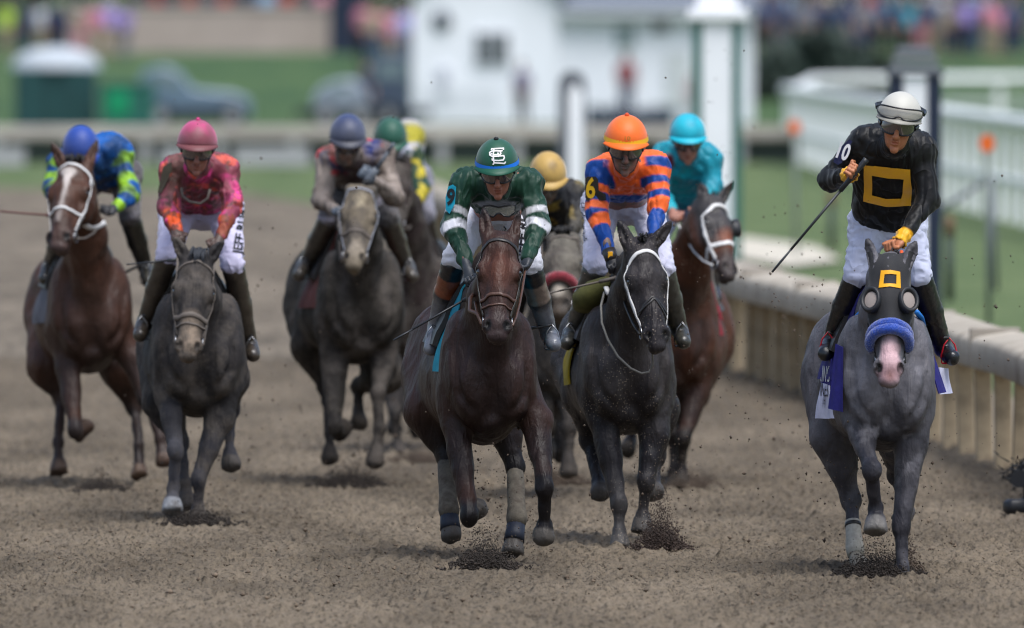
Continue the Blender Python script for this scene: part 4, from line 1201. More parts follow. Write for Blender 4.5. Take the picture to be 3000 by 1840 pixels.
# ------------------------------------------------------------------ sheds, bins, vehicles on the left
def dome_kiosk():
    d = 404; x0, x1 = vpt(38, 0, d)[0], vpt(232, 0, d)[0]; zt = vpt(0, 165, d)[2]; zz = vpt(0, 112, d)[2]; org = np.array([(x0+x1)/2, d, 0])
    r = root('kiosk', org, 'dark green kiosk with white domed canopy at the far left', 'kiosk')
    g = mat('dark_green_canvas', (.012, .062, .062), rough=.7, var=(2, .2)); cx = (x0+x1)/2; w = (x1-x0)/2
    mm = MB(); mm.box((cx, d, zt/2), (w, .9, zt/2), 0, .04); mm.build('wall', g, r, org)
    for k in range(4):
        mm = MB(); mm.box((cx-w+.25+k*(2*w-.5)/3, d-.93, zt/2), (.04, .02, zt/2-.05)); mm.build('rib', mat('green_black', (.01, .035, .045), rough=.7), r, org)
    v = []; f = []
    for i in range(9):
        ph = math.radians(90*i/8)
        for j in range(24):
            a = 2*math.pi*j/24; v.append((cx+(w*1.12)*math.sin(ph)*math.cos(a), d+1.05*math.sin(ph)*math.sin(a), zt+(zz-zt)*math.cos(ph)))
    for i in range(8):
        for j in range(24): f.append((i*24+j, i*24+(j+1) % 24, (i+1)*24+(j+1) % 24, (i+1)*24+j))
    mm = MB(); mm.add(v, f); mm.build('canopy', mat('dull_canopy', (.42, .46, .5), rough=.7), r, org, True)
dome_kiosk()
def green_bin():
    d = 402; x0, x1 = vpt(243, 0, d)[0], vpt(372, 0, d)[0]; zt = vpt(0, 205, d)[2]; cx = (x0+x1)/2; w = (x1-x0)/2; org = np.array([cx, d, 0])
    r = root('skip_bin', org, 'bright green skip bin between the kiosk and the silver truck', 'bin')
    g = mat('bright_green_paint', (.0, .24, .1), rough=.5, var=(2, .3)); g2 = mat('mid_green_paint', (.015, .11, .085), rough=.6)
    mm = MB(); mm.box((cx, d, zt/2+.05), (w, .6, zt/2-.05), 0, .03, ); mm.build('body', g2, r, org)
    mm = MB(); mm.box((cx-w*.35, d-.61, zt*.62), (w*.42, .012, zt*.28)); mm.build('panel', g, r, org)
    mm = MB(); mm.box((cx, d, zt+.03), (w+.04, .64, .035), 0, .02); mm.build('lid', g2, r, org)
    for s in (-1, 1): mm = MB(); mm.tube([(cx+s*w*.7, d-.62, .1), (cx+s*w*.7, d-.5, .1)], .1, 12); mm.build('wheel', M_black, r, org)
green_bin()
def vehicle(label, xs, d, prof, glass, col, wheels, cat='car', dep=1.8, name='parked_car'):
    """side-on vehicle: prof and glass are photo-plane outlines"""
    p = [(vpt(x, y, d)[0], vpt(x, y, d)[2]) for x, y in prof]; org = np.array([sum(q[0] for q in p)/len(p), d, 0]); r = root(name, org, label, cat)
    mm = MB(); mm.prism(p, d, d+dep); o = mm.build('body', col, r, org)
    mod = o.modifiers.new('bevel', 'BEVEL'); mod.width = .09; mod.segments = 3; mod.limit_method = 'ANGLE'
    smooth_by_angle(o, 40)
    for gl in glass:
        q = [(vpt(x, y, d)[0], vpt(x, y, d)[2]) for x, y in gl]; mm = MB(); mm.prism(q, d-.012, d+.05); mm.build('window', mat('car_glass', (.16, .22, .24), rough=.1, spec=.8), r, org)
    for wx in wheels:
        c = vpt(wx, 0, d); w = None
        mm = MB(); mm.tube([(c[0], d-.04, .34), (c[0], d+.2, .34)], .34, 20); w = mm.build('wheel', mat('tyre', (.02, .02, .022), rough=.8), r, org)
        mm = MB(); mm.tube([(c[0], d-.05, .34), (c[0], d-.035, .34)], .19, 14); mm.build('hub', mat('hub_grey', (.3, .31, .33), rough=.4), w, org)
    mm = MB(); q = vpt(prof[0][0], 0, d); mm.box((org[0], d-.01, .42), (1.2, .02, .12), 0, .005); mm.build('sill', mat('dark_trim', (.02, .025, .035), rough=.6), r, org)
vehicle('silver-blue pickup truck parked right of the bright green bin', None, 415, [(330, 292), (330, 215), (342, 170), (395, 158), (430, 172), (462, 214), (560, 222), (602, 240), (604, 290)],
        [[(350, 212), (356, 178), (392, 170), (392, 212)], [(398, 212), (398, 170), (424, 178), (448, 212)]], mat('silver_blue_paint', (.12, .18, .25), rough=.3, spec=.6, coat=.5), (385, 560))
vehicle('rounded silver car half hidden behind the navy-capped jockey', None, 412, [(752, 285), (752, 235), (775, 205), (820, 190), (862, 192), (885, 230), (895, 285)],
        [[(780, 222), (795, 204), (835, 198), (836, 222)]], mat('silver_paint', (.24, .28, .34), rough=.3, spec=.6, coat=.5), (785, 870))
vehicle('dark slate van parked against the white building', None, 416, [(890, 300), (890, 150), (905, 128), (985, 122), (990, 300)],
        [[(905, 190), (908, 150), (935, 148), (935, 190)], [(942, 190), (942, 148), (972, 148), (972, 190)]], mat('slate_paint', (.05, .07, .11), rough=.4, spec=.5), (930,), 'van', name='parked_van')

# ------------------------------------------------------------------ people in the background
def person_mesh():
    P0 = {}
    body = [ell((0, -.01, 1.64), (.075, .09, .11), .02), cap((0, 0, 1.45), (0, 0, 1.56), .055, .05, .03), cap((-.15, 0, 1.42), (.15, 0, 1.42), .055, .055, .05), cap((0, 0, 1.3), (0, 0, 1.0), .12, .11, .06),
            cap((-.19, 0, 1.4), (-.24, .02, 1.12), .045, .04), cap((-.24, .02, 1.12), (-.2, -.12, .9), .038, .03), cap((.19, 0, 1.4), (.25, .02, 1.12), .045, .04), cap((.25, .02, 1.12), (.22, -.08, .88), .038, .03),
            ell((-.19, -.14, .84), (.035, .03, .05)), ell((.215, -.1, .82), (.035, .03, .05)), cap((-.09, 0, .9), (-.1, 0, .48), .08, .055, .03), cap((.09, 0, .9), (.11, .02, .48), .08, .055, .03),
            cap((-.1, 0, .48), (-.11, .02, .08), .05, .035), cap((.11, .02, .48), (.12, .05, .08), .05, .035), cap((-.11, .02, .05), (-.12, -.12, .03), .035, .03), cap((.12, .05, .05), (.14, -.09, .03), .035, .03)]
    shirt = [cap((-.15, 0, 1.42), (.15, 0, 1.42), .075, .075, .05), cap((-.05, 0, 1.35), (-.05, 0, 1.0), .12, .12, .06), cap((.05, 0, 1.35), (.05, 0, 1.0), .12, .12, .06), cap((-.19, 0, 1.4), (-.235, .02, 1.17), .062, .058), cap((.19, 0, 1.4), (.245, .02, 1.17), .062, .058)]
    tro = [cap((-.06, 0, .97), (.06, 0, .97), .12, .12, .05), cap((-.09, 0, .9), (-.1, 0, .48), .1, .075, .03), cap((.09, 0, .9), (.11, .02, .48), .1, .075, .03), cap((-.1, 0, .48), (-.11, .02, .12), .07, .055), cap((.11, .02, .48), (.12, .05, .12), .07, .055)]
    hair = [ell((0, .015, 1.69), (.082, .095, .095))]
    st = ([(9, .022)], [(9, .025)], [(9, .025)])
    return [sdf_mesh(q, st) for q in (body, shirt, tro, hair)]
_pm = person_mesh(); _pmeshes = {}
def objmat(name, rough=.7): return mat(name, objcol=True, rough=rough)
M_pskin, M_pcloth, M_phair = objmat('spectator_skin', .6), objmat('spectator_cloth', .8), objmat('spectator_hair', .7)
def spectator(x, d, z, shirt, trousers, hair, label, skin=(.35, .2, .14), rz=0.0, s=1.0, group='spectators on the bank'):
    r = root('person', (x, d, z), label, 'spectator', group); r.rotation_euler = (0, 0, rz); r.scale = (s, s, s)
    for nm, i, col, mt in (('body', 0, skin, M_pskin), ('shirt', 1, shirt, M_pcloth), ('trousers', 2, trousers, M_pcloth), ('hair', 3, hair, M_phair)):
        if nm not in _pmeshes:
            o = mesh_obj(nm, _pm[i][0], _pm[i][1], mt, r, (0, 0, 0), True); _pmeshes[nm] = o.data
        else: o = bpy.data.objects.new(nm, _pmeshes[nm]); COL.objects.link(o); o.parent = r
        o.color = (*col, 1)
NAVY, BLK, WHT, RED, LAV, TEAL, LIME, PINK, GREY, DEN, KHA, SKY = (.02, .035, .09), (.015, .015, .02), (.65, .66, .7), (.4, .03, .04), (.36, .27, .62), (.02, .3, .42), (.42, .62, .06), (.6, .22, .3), (.2, .2, .22), (.06, .09, .17), (.35, .28, .2), (.25, .4, .6)
ORD = ['first', 'second', 'third', 'fourth', 'fifth', 'sixth', 'seventh', 'eighth', 'ninth', 'tenth', 'eleventh', 'twelfth', 'thirteenth', 'fourteenth', 'fifteenth', 'sixteenth', 'seventeenth', 'eighteenth', 'nineteenth', 'twentieth', 'twenty-first', 'twenty-second', 'twenty-third', 'twenty-fourth']
NM = {NAVY: 'navy', BLK: 'black', WHT: 'white', RED: 'red', LAV: 'lavender', TEAL: 'turquoise', LIME: 'lime green', PINK: 'pink', GREY: 'grey', DEN: 'denim blue', KHA: 'khaki', SKY: 'light blue'}
def crowd(lst, d0, where, zoff=0.0, s=1.0, sink=0.0):
    rr = random.Random(int(d0)); n = len(lst)
    for i, (px, sh, tr) in enumerate(lst):
        d = d0+rr.uniform(-2, 2); x = vpt(px, 0, d)[0]
        spectator(x, d, bank_z(d)+zoff-sink, sh, tr, rr.choice(((.02, .015, .012), (.08, .05, .03), (.2, .15, .1), WHT)), f'spectator in {NM[sh]} top, {ORD[i]} from left {where}', skin=rr.choice(((.38, .22, .16), (.3, .16, .11), (.12, .06, .04), (.42, .26, .2))), rz=rr.uniform(-.8, .8), s=s*rr.uniform(.94, 1.06))
crowd([(15, LIME, KHA), (62, NAVY, NAVY), (98, WHT, KHA), (128, NAVY, BLK), (150, NAVY, NAVY), (190, KHA, PINK), (225, PINK, KHA), (262, LAV, KHA), (300, LAV, GREY)], 478, 'before the tan wall', -.05, 1.0)
crowd([(335, NAVY, BLK), (375, RED, BLK), (410, NAVY, BLK), (455, RED, NAVY), (500, NAVY, BLK), (540, RED, NAVY), (590, NAVY, BLK), (640, SKY, BLK), (690, RED, NAVY), (740, NAVY, BLK), (775, PINK, KHA)], 492, 'behind the tan wall', .25, 1.0)
crowd([(872, PINK, BLK), (897, KHA, DEN), (918, PINK, NAVY), (940, PINK, KHA), (955, SKY, DEN), (975, LAV, DEN)], 466, 'beside the white building', .1, 1.08)
crowd([(1822, NAVY, BLK), (1850, DEN, BLK), (1880, NAVY, GREY), (1908, DEN, NAVY), (1935, GREY, BLK), (1962, DEN, NAVY), (1990, NAVY, BLK), (2020, DEN, BLK), (2048, NAVY, GREY), (2080, GREY, NAVY), (2112, DEN, BLK), (2150, NAVY, BLK), (2185, TEAL, BLK), (2215, NAVY, PINK), (2250, DEN, KHA), (2280, KHA, NAVY), (2300, NAVY, BLK), (2325, LAV, NAVY), (2350, NAVY, DEN), (2378, PINK, KHA), (2400, PINK, KHA), (2425, DEN, NAVY), (2452, NAVY, NAVY)], 480, 'on the right-hand bank')
crowd([(1835, DEN, BLK), (1870, NAVY, GREY), (1900, SKY, NAVY), (1950, NAVY, BLK), (1985, KHA, BLK), (2035, NAVY, BLK), (2070, NAVY, DEN), (2100, RED, BLK), (2145, TEAL, NAVY), (2170, NAVY, BLK), (2230, GREY, BLK), (2262, WHT, NAVY), (2292, NAVY, BLK), (2338, DEN, BLK), (2365, SKY, NAVY), (2412, NAVY, BLK), (2440, NAVY, BLK)], 488, 'in back row, right-hand bank', .2)
spectator(vpt(1507, 0, 424)[0], 424, .18, (.22, .03, .04), NAVY, (.02, .015, .012), 'man in red shirt and navy trousers standing in front of the white building', rz=.2, group=None, s=1.04)
spectator(vpt(1256, 0, 424)[0], 424, 0, (.2, .18, .28), BLK, (.03, .02, .02), 'person in grey-lavender top and black trousers beside the porch railing', rz=-.5, group=None)
spectator(vpt(880, 0, 414)[0], 413, 0, (.03, .04, .07), BLK, (.02, .02, .02), 'person in dark jacket standing between the silver car and the slate van', rz=.5, group=None)
spectator(vpt(1662, 0, 424)[0], 423, 0, (.4, .33, .35), (.5, .5, .52), (.3, .2, .15), 'person in pale clothes by the right end of the white building', rz=.5, group=None, s=.8)
# dark hedge behind the right-hand crowd and the sheds behind everything
def hedge(label, x0, x1, d, z0, z1, col, n=2600, seed=1):
    rr = np.random.default_rng(seed); c = np.stack([rr.uniform(x0, x1, n), d+rr.uniform(-1, 1, n), rr.uniform(z0, z1, n)], 1)
    c[:, 2] += .35*np.sin(c[:, 0]*.9)+.2*np.sin(c[:, 0]*2.3)
    a = rr.normal(size=(n, 3, 3))*.22; V = (c[:, None, :]+a).reshape(-1, 3); Q = np.arange(3*n).reshape(-1, 3)
    org = np.array([(x0+x1)/2, d, z0]); o = mesh_obj('hedge', V, Q, mat('hedge_leaves_'+str(seed), col, rough=.9, var=(.8, .4)), None, org)
    setp(o, label, 'hedge', kind='stuff')
hedge('dark hedge and trees rising behind the crowd, far beyond the track', -40, 40, 508, 1.8, 7.5, (.035, .05, .045), 9000, 3)

hedge('low dark hedge below the right-hand crowd, behind the white pole', vpt(1818, 0, 446)[0], vpt(2140, 0, 446)[0], 446, .5, 1.9, (.06, .085, .07), 2600, 8)
# ------------------------------------------------------------------ remote camera under the rail
def remote_camera():
    c = vpt(2450, 1150, 91.0); x, d = c[0], 91.0; org = np.array([x, d, 0]); r = root('remote_camera', org, 'black remote camera in furry rain cover at the foot of the rail', 'camera')
    z = c[2]; bk = mat('camera_black', (.012, .013, .016), rough=.5)
    mm = MB(); mm.box((x+.05, d, z+.0), (.07, .06, .055), 0, .012); mm.build('body', bk, r, org)
    mm = MB(); mm.tube([(x+.02, d-.05, z), (x-.0, d-.14, z), (x-.0, d-.2, z)], [.042, .045, .052], 16); mm.build('lens', bk, r, org)
    mm = MB(); mm.tube([(x+.05, d, z-.05), (x+.05, d, z-.12)], .02, 8); mm.build('ball_head', bk, r, org)
    for a in (0, 2.1, 4.2):
        mm = MB(); mm.tube([(x+.05, d, z-.1), (x+.05+.12*math.cos(a), d+.12*math.sin(a), 0.0)], .012, 6); mm.build('leg', bk, r, org)
    rr = random.Random(2); mm = MB()
    for i in range(240):
        p = V3((x+.03+rr.gauss(0, .05), d+rr.gauss(0, .05), z+.03+rr.gauss(0, .035))); mm.tube([p, p+np.array([rr.gauss(0, .025), rr.gauss(0, .02), rr.gauss(0, .025)])], [.006, .002], 3)
    setp(mm.build('fur_cover', bk, r, org), kind='stuff')
    # small weight bag beside the stand
    mm = MB(); q = vpt(2447, 1185, 90); mm.box((q[0], 90, .05), (.07, .06, .045), .4, .02); mm.build('sandbag', bk, r, org, True)
remote_camera()
# ------------------------------------------------------------------ the nine runners, measured from the photograph
def Zf(x0, y0, s): return lambda x, y, *r: (x0+x/s, y0+y/s)+r
ID = lambda x, y: (x, y)
ZV = Zf(0, 0, .8213)
MUDC = (.12, .1, .082)

def clothmat(n, col, **k): return mat(n, col, rough=.75, sheen=.0, var=(14, .15), bump=[(14, .4, .015), (200, .2, .002)], **k)

# ===== E: bay horse, rider in dark green (9)
def horse_nine():
    a = Zf(1150, 380, 2.255); b = Zf(1150, 950, 1.888); D = 82
    def pt(V, c, X):
        Bf, Hf = X['Bf'], X['Hf']
        c = paint(V, c, ell(Bf(.0, .1, .0), (.2, .3, .45)), hexc('#231a19'), .15, .8, (6, .05))
        c = c
        c = paint(V, c, ell(Hf(.22, 0, .05), (.09, .1, .1)), hexc('#553123'), .06, .7)
        return c
    S = dict(D=D, U=ID, B=b(558, 265), yaw=7, bw=.95, coat=hexc('#3f2a23'), points=hexc('#1d191b'), muzzle=hexc('#332a2b'), hoof=hexc('#4a4642'),
             label='bay horse in dark bridle leading at the centre, hind legs in grey bandages', paint=pt, mat=M_coat, tail=(-.1, .35, -.3),
             legs=[('f', -1, b(350, 545, .22), b(428, 1060, .0), b(455, 1035, .26), b(498, 985, .26)),
                   ('f', 1, b(800, 540, .22), b(842, 905, -.02), b(838, 1120, .05), b(830, 1215, .03)),
                   ('h', -1, b(195, 480, 1.2), b(292, 735, 1.15), b(312, 1030, .92), b(326, 1200, .84)),
                   ('h', 1, b(590, 470, 1.2), b(678, 790, 1.1), b(688, 1075, .85), b(662, 1275, .74))],
             head=dict(poll=a(712, 700), nose=a(690, 1345), dy=-.4, L=.62, w=1.12, ears=(a(598, 525, .1), a(838, 530, .1))), forelock=False, seed=5)
    X = make_horse(S)
    bridle(X, M_black, .022, brow=.06, nose=.385, nose_mat=M_brown, nose_w=.02)
    Hf = X['Hf']
    strap('lower_noseband', [Hf(.44, math.sin(t)*.12, -.06+math.cos(t)*.1) for t in np.linspace(0, 6.28, 18)[:-1]], .012, .004, X['bvh'], M_brown, X['root'], X['org'], loop=True)
    teal = clothmat('teal_cloth', hexc('#0a7f96'))
    saddlery(X, teal, M_black, cloth=(.45, .62, 92))
    D0 = D
    for nm, q0 in (('leg_bandage', 0),):
        for lg in X['legs'][2:]:
            E, K, T, H = lg[2]
            mm = MB(); mm.tube([lerp(K, T, .12), lerp(K, T, .3), lerp(K, T, .75), T+np.array([0, -.005, 0]), lerp(T, H, .2)], [.045, .047, .048, .058, .05], 14)
            mm.build('leg_bandage', mat('grey_bandage', hexc('#5f594f'), rough=.9, var=(30, .3), mud=.4, mudcol=(.07, .055, .042), mudscale=8, bump=[(60, .5, .006)]), X['root'], X['org'], True)
            mm = MB(); mm.tube([lerp(T, H, .15), lerp(T, H, .45), lerp(T, H, .62)], [.05, .054, .057], 14)
            mm.build('bell_boot', mat('navy_rubber', hexc('#1c2230'), rough=.6, bump=[(60, .3, .004)]), X['root'], X['org'], True)
    whitet = hexc('#b9b9bd')
    def sp(V, c, J):
        for A, B_, W in ((J['sl'], J['el'], J['WL']), (J['sr'], J['er'], J['WR'])):
            A, B_, W = map(V3, (A, B_, W))
            c = paint(V, c, hoofp(lerp(A, B_, .62), lerp(A, B_, .76), .1, .1), whitet, .004)
            c = paint(V, c, hoofp(lerp(B_, W, -.02), lerp(B_, W, .15), .1, .1), hexc('#cfcfd6'), .004)
        c = paint(V, c, ell(P(*a(690, 500), D+.35), (.14, .2, .025)), hexc('#8f97a8'), .006)
        return c
    navy, brn = hexc('#14181f'), hexc('#7a4028')
    def bootp(V, c, K, A, T):
        c = paint(V, c, hoofp(lerp(K, A, -.2), lerp(K, A, .22), .12, .12), hexc('#12151c'), .004)
        c = paint(V, c, hoofp(lerp(K, A, .22), lerp(K, A, .48), .12, .12), brn if K[0] < J0 else hexc('#6f6158'), .004)
        c = paint(V, c, hoofp(lerp(K, A, .8), lerp(A, T, 2), .14, .14), hexc('#6d7078'), .03, .8, (14, .04))
        return c
    J0 = P(*a(690, 0), D)[0]
    R = make_rider(dict(key='nine', D=D, U=ID, label='jockey in dark green silks with white sleeve bands and green cap with white monogram',
        j=dict(head=a(690, 212, .18), sl=a(478, 350, .42), sr=a(905, 352, .42), el=a(398, 640, .32), er=a(958, 640, .32), hl=a(522, 985, .12), hr=a(880, 905, .12),
               pl=a(560, 565, 1.0), pr=a(838, 565, 1.0), kl=a(408, 865, .55), kr=a(905, 905, .55), al=a(292, 1290, .85), ar=a(1030, 1340, .85), tl=a(255, 1440, .72), tr=a(1065, 1415, .72), nb=a(690, 355, .42)),
        face=(17, 0, -2), cap=hexc('#0d4a36'), band=hexc('#1172d8'), bandz=(.008, .03), buttoncol=(.01, .012, .012), peakcol=hexc('#0d4a36'),
        silk=hexc('#0b3324'), silkpaint=sp, skin=hexc('#96604c'), glove=hexc('#30343a'), boot=hexc('#20242a'), bootpaint=bootp, torso=.095, silk_end=.45, hs=1.02,
        grip=dict(l=nrm(P(*a(545, 1065), D)-P(*a(200, 1280), D)), r=(.2, -1, 0))))
    # monogram on the cap, number, lettering on the breeches
    z = Zf(1340, 380, 6.296)
    def stroke(pts, w):
        polys = []
        for (x0, y0), (x1, y1) in zip(pts[:-1], pts[1:]):
            dx, dy = x1-x0, y1-y0; l = math.hypot(dx, dy); nx, ny = -dy/l*w/2, dx/l*w/2; ex, ey = dx/l*w*.3, dy/l*w*.3
            polys.append([z(x0-ex+nx, y0-ey+ny)[:2], z(x1+ex+nx, y1+ey+ny)[:2], z(x1+ex-nx, y1+ey-ny)[:2], z(x0-ex-nx, y0-ey-ny)[:2]])
        return polys
    st = [[(632, 375), (640, 360), (845, 350), (845, 370)], [(675, 365), (662, 480), (680, 620)], [(662, 640), (675, 610), (865, 622), (880, 595)], [(668, 470), (760, 462)],
          [(640, 445), (602, 470), (600, 425), (640, 400), (720, 395), (800, 400), (822, 392)], [(602, 470), (650, 500), (760, 490), (850, 482), (862, 520), (840, 560), (760, 570), (650, 565), (645, 540)],
          [(745, 435), (760, 462), (758, 500)], [(775, 480), (800, 440), (790, 425)]]
    polys = []
    for k in st: polys += stroke(k, 24)
    decal('cap_monogram', polys, R['hb'], colmat('white_print', (.75, .75, .75)), R['helmet'], R['org'], D, off=.004, sub=.02)
    badge(R, [a(*q) for q in ((368, 375), (398, 362), (420, 378), (412, 490), (376, 556), (352, 530), (350, 450))], hexc('#1497b4'), '9', a(383, 450), .085, (.01, .015, .02), -8, .75)
    bm = place_text('JEFF RUBY', *a(868, 640), D, .052, 84, bold=.002)
    decal_bm('lettering', bm, R['bb'], colmat('black_print', (.015, .015, .02)), R['root'], R['org'], .004, .03)
    # goggles pulled down round the neck
    mm = MB(); g0 = a(600, 505); pts = [(598, 505), (640, 500), (700, 512), (770, 500), (812, 497), (806, 545), (770, 575), (735, 570), (715, 550), (690, 555), (665, 578), (628, 562), (604, 530), (598, 505)]
    mm.tube([P(*a(*q), D+.22) for q in pts], .005, 6, False); g_ = mm.build('spare_goggles', M_gogg, R['root'], R['org'], True)
    mm = MB(); v = [P(*a(*q), D+.22) for q in pts[:-1]]; mm.add(v, [tuple(range(len(v)))]); mm.build('lens', mat('clear_lens', (.32, .3, .26), rough=.1, spec=.8, coat=.5, alpha=.4), g_, R['org'])
    stirrup(X, R['J']['al'], R['J']['tl'], M_metal); stirrup(X, R['J']['ar'], R['J']['tr'], M_metal)
    reins(X, [R['HL'], R['HR']], M_brown, .05, .007)
    mm = MB()
    mm.tube([X['bit'][0], P(*a(560, 1215), D-.5), P(*a(510, 1195), D-.42), P(*a(515, 1110), D-.2), P(*a(560, 1060), D)], .011, 6); mm.build('rein', M_brown, X['root'], X['org'], True)
    whip(P(*a(640, 1030), D+.02), P(*a(5, 1392), D-.05), M_whip, 'black whip held low on the left by the green-capped jockey', group=None)
    return X, R

def badge(R, poly, col, txt, at_, h, tcol, ang=0, sx=1.0, name='number_badge', slope=.45):
    """stiff number card buckled to the upper arm"""
    D = R['D']; pts = [q[:2] for q in poly]
    cx, cy = sum(q[0] for q in pts)/len(pts), sum(q[1] for q in pts)/len(pts)
    near = D+.3
    for x, y in pts+[(cx, cy)]:
        p = Vector(P(x, y, D)); d = (p-Vector((0, 0, HC))).normalized(); hit = R['sb'].ray_cast(p-d*1.2, d, 3)
        if hit[0] is not None: near = min(near, hit[0].y)
    xc = P(cx, cy, near)[0]
    def dep(x): return near-.012+(-(x-xc)*slope)+((x-xc)**2)*3
    def on(x, y, e=0.0): X = P(x, y, near)[0]; return P(x, y, dep(X)-e)
    n = len(pts); v = [on(*q) for q in pts]+[on(*q)+np.array([0, .007, 0]) for q in pts]
    mm = MB(); mm.add(v, [tuple(range(n)), tuple(range(2*n-1, n-1, -1))]+[(i, (i+1) % n, (i+1) % n+n, i+n) for i in range(n)])
    o = mm.build(name, clothmat('badge_'+R['S']['key'], col), R['root'], R['org'])
    if txt:
        bm = text_bm(txt, h*1.4, .004); c = P(at_[0], at_[1], near); a = math.radians(ang)
        for w in bm.verts:
            x, y = w.co.x*sx, w.co.y; X = c[0]+x*math.cos(a)-y*math.sin(a); Z = c[2]+x*math.sin(a)+y*math.cos(a)
            w.co = Vector((X, dep(X)-.003, Z))-Vector(tuple(R['org']))
        me = bpy.data.meshes.new('number'); bm.to_mesh(me); bm.free(); me.materials.append(colmat('badge_number_'+R['S']['key'], tcol))
        t = bpy.data.objects.new('number', me); COL.objects.link(t); t.parent = o

# ===== I: grey horse, rider in black and gold (10)
def horse_ten():
    a = Zf(2250, 250, 2.518); b = Zf(2250, 800, 1.5905); D = 80
    gold = hexc('#e0a008')
    def pt(V, c, X):
        Bf, Hf = X['Bf'], X['Hf']
        c = paint_noise(V, c, hexc('#8d8a90'), 16, .2, .2, .3, 4)
        c = paint(V, c, ell(Bf(-.1, 1.4, -.1), (.6, .8, .8)), hexc('#4a474b'), .3, .6)
        c = paint_noise(V, c, hexc('#4a484d'), 6, .1, .4, .45, 14)
        c = paint(V, c, cap(Hf(.36, 0, -.02), Hf(.55, 0, 0), .038, .05), hexc('#c4a2a6'), .012, .95, (16, .015))
        c = paint(V, c, ell(Hf(.575, 0, -.03), (.06, .07, .05)), hexc('#a9868a'), .02, .9)
        c = paint(V, c, ell(Hf(.59, 0, -.01), (.02, .03, .025)), hexc('#7a5550'), .02, .8)
        for s in (-1, 1): c = paint(V, c, ell(Hf(.553, s*.047, -.014), (.016, .012, .021)), (.03, .02, .022), .008)
        c = paint(V, c, ell(Hf(.3, 0, .03), (.05, .05, .05)), hexc('#b8b6ba'), .03, .6)
        for i in (0, 1):
            K, T, H = X['legs'][i][2][1:]
            c = paint(V, c, cap(lerp(K, T, -.6), T, .09, .07), hexc('#2e2d33'), .08, .85)
        E, K, T, H = X['legs'][2][2]
        c = paint(V, c, cap(T-np.array([0, 0, .0]), H, .07, .07), hexc('#8c8577'), .02, .9)
        return c
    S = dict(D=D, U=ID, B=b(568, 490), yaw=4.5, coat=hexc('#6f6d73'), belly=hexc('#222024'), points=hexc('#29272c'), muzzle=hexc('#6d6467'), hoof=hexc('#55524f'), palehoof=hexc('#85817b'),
             label='grey horse in black hood with yellow square and blue noseband roll, nearest the inner rail', paint=pt, mat=M_coat, bw=.93, forelock_len=.06, tail=(.0, .35, -.3),
             legs=[('f', -1, b(425, 690, .16), b(482, 915, -.12), b(500, 1095, .02), b(500, 1205, -.03), 1),
                   ('f', 1, b(668, 800, .2), b(622, 1185, .08), b(626, 1375, .02), b(628, 1470, -.0)),
                   ('h', -1, b(312, 760, 1.3), b(388, 1060, 1.35), b(405, 1280, 1.2), b(425, 1395, 1.1)),
                   ('h', 1, b(620, 780, 1.3), b(600, 940, 1.5), b(640, 1120, 1.35), b(600, 1165, 1.3))],
             head=dict(poll=b(567, -62), nose=b(562, 492), dy=-.38, L=.68, w=1.1, ear_t=.055, ears=(a(733, 1135, .06), a(1090, 1150, .06))), forelock=False, seed=9)
    X = make_horse(S)
    Hf, ax, f, s_, r, org = X['Hf'], X['ax'], X['f'], X['s'], X['root'], X['org']
    # hood: a cloth mask pressed to the face
    bk = mat('black_hood_cloth', (.012, .012, .014), rough=.75, sheen=.1, bump=[(40, .3, .004), (220, .3, .002)])
    def wrap(name, t0, t1f, m, off, nt=14, na=30, amax=150, hole=None):
        G = []
        for i in range(nt+1):
            for j in range(na+1):
                an = math.radians(-amax+2*amax*j/na); t = t0+(t1f(an)-t0)*i/nt
                c = Hf(t, 0, -.07); p = Hf(t, math.sin(an)*.25, -.07+math.cos(an)*.25)
                d = nrm(c-p); hit = X['bvh'].ray_cast(Vector(p), Vector(d), .4)
                q = V3(hit[0]) if hit[0] is not None else c-d*.09
                G.append(q-d*off)
        G = np.array(G); W = na+1
        for _ in range(2):
            g2 = G.reshape(nt+1, W, 3); g2[1:-1, 1:-1] = g2[1:-1, 1:-1]*.5+(g2[:-2, 1:-1]+g2[2:, 1:-1]+g2[1:-1, :-2]+g2[1:-1, 2:])*.125; G = g2.reshape(-1, 3)
        fs = []
        for i in range(nt):
            for j in range(na): fs.append((i*W+j, i*W+j+1, i*W+W+j+1, i*W+W+j))
        mm = MB(); mm.add(G, fs); o = mm.build(name, m, r, org, True); return o, G, fs
    hood, G, fs = wrap('blinker_hood', -.045, lambda an: .315+.05*min(1, abs(an)/1.6), bk, .006)
    hb = BVHTree.FromPolygons([Vector(p) for p in G], fs)
    em = colmat('gold_print', gold, rough=.55)
    Zz = Zf(2500, 650, 3.022)
    ro = [Zz(*q)[:2] for q in ((248, 432), (330, 428), (411, 444), (417, 590), (325, 574), (228, 586))]; rin = [Zz(*q)[:2] for q in ((279, 466), (330, 462), (380, 468), (378, 552), (325, 548), (270, 550))]
    polys = [[ro[i], ro[(i+1) % 6], rin[(i+1) % 6], rin[i]] for i in range(6)]
    decal('hood_emblem', polys, hb, em, hood, org, D, .004, .03)
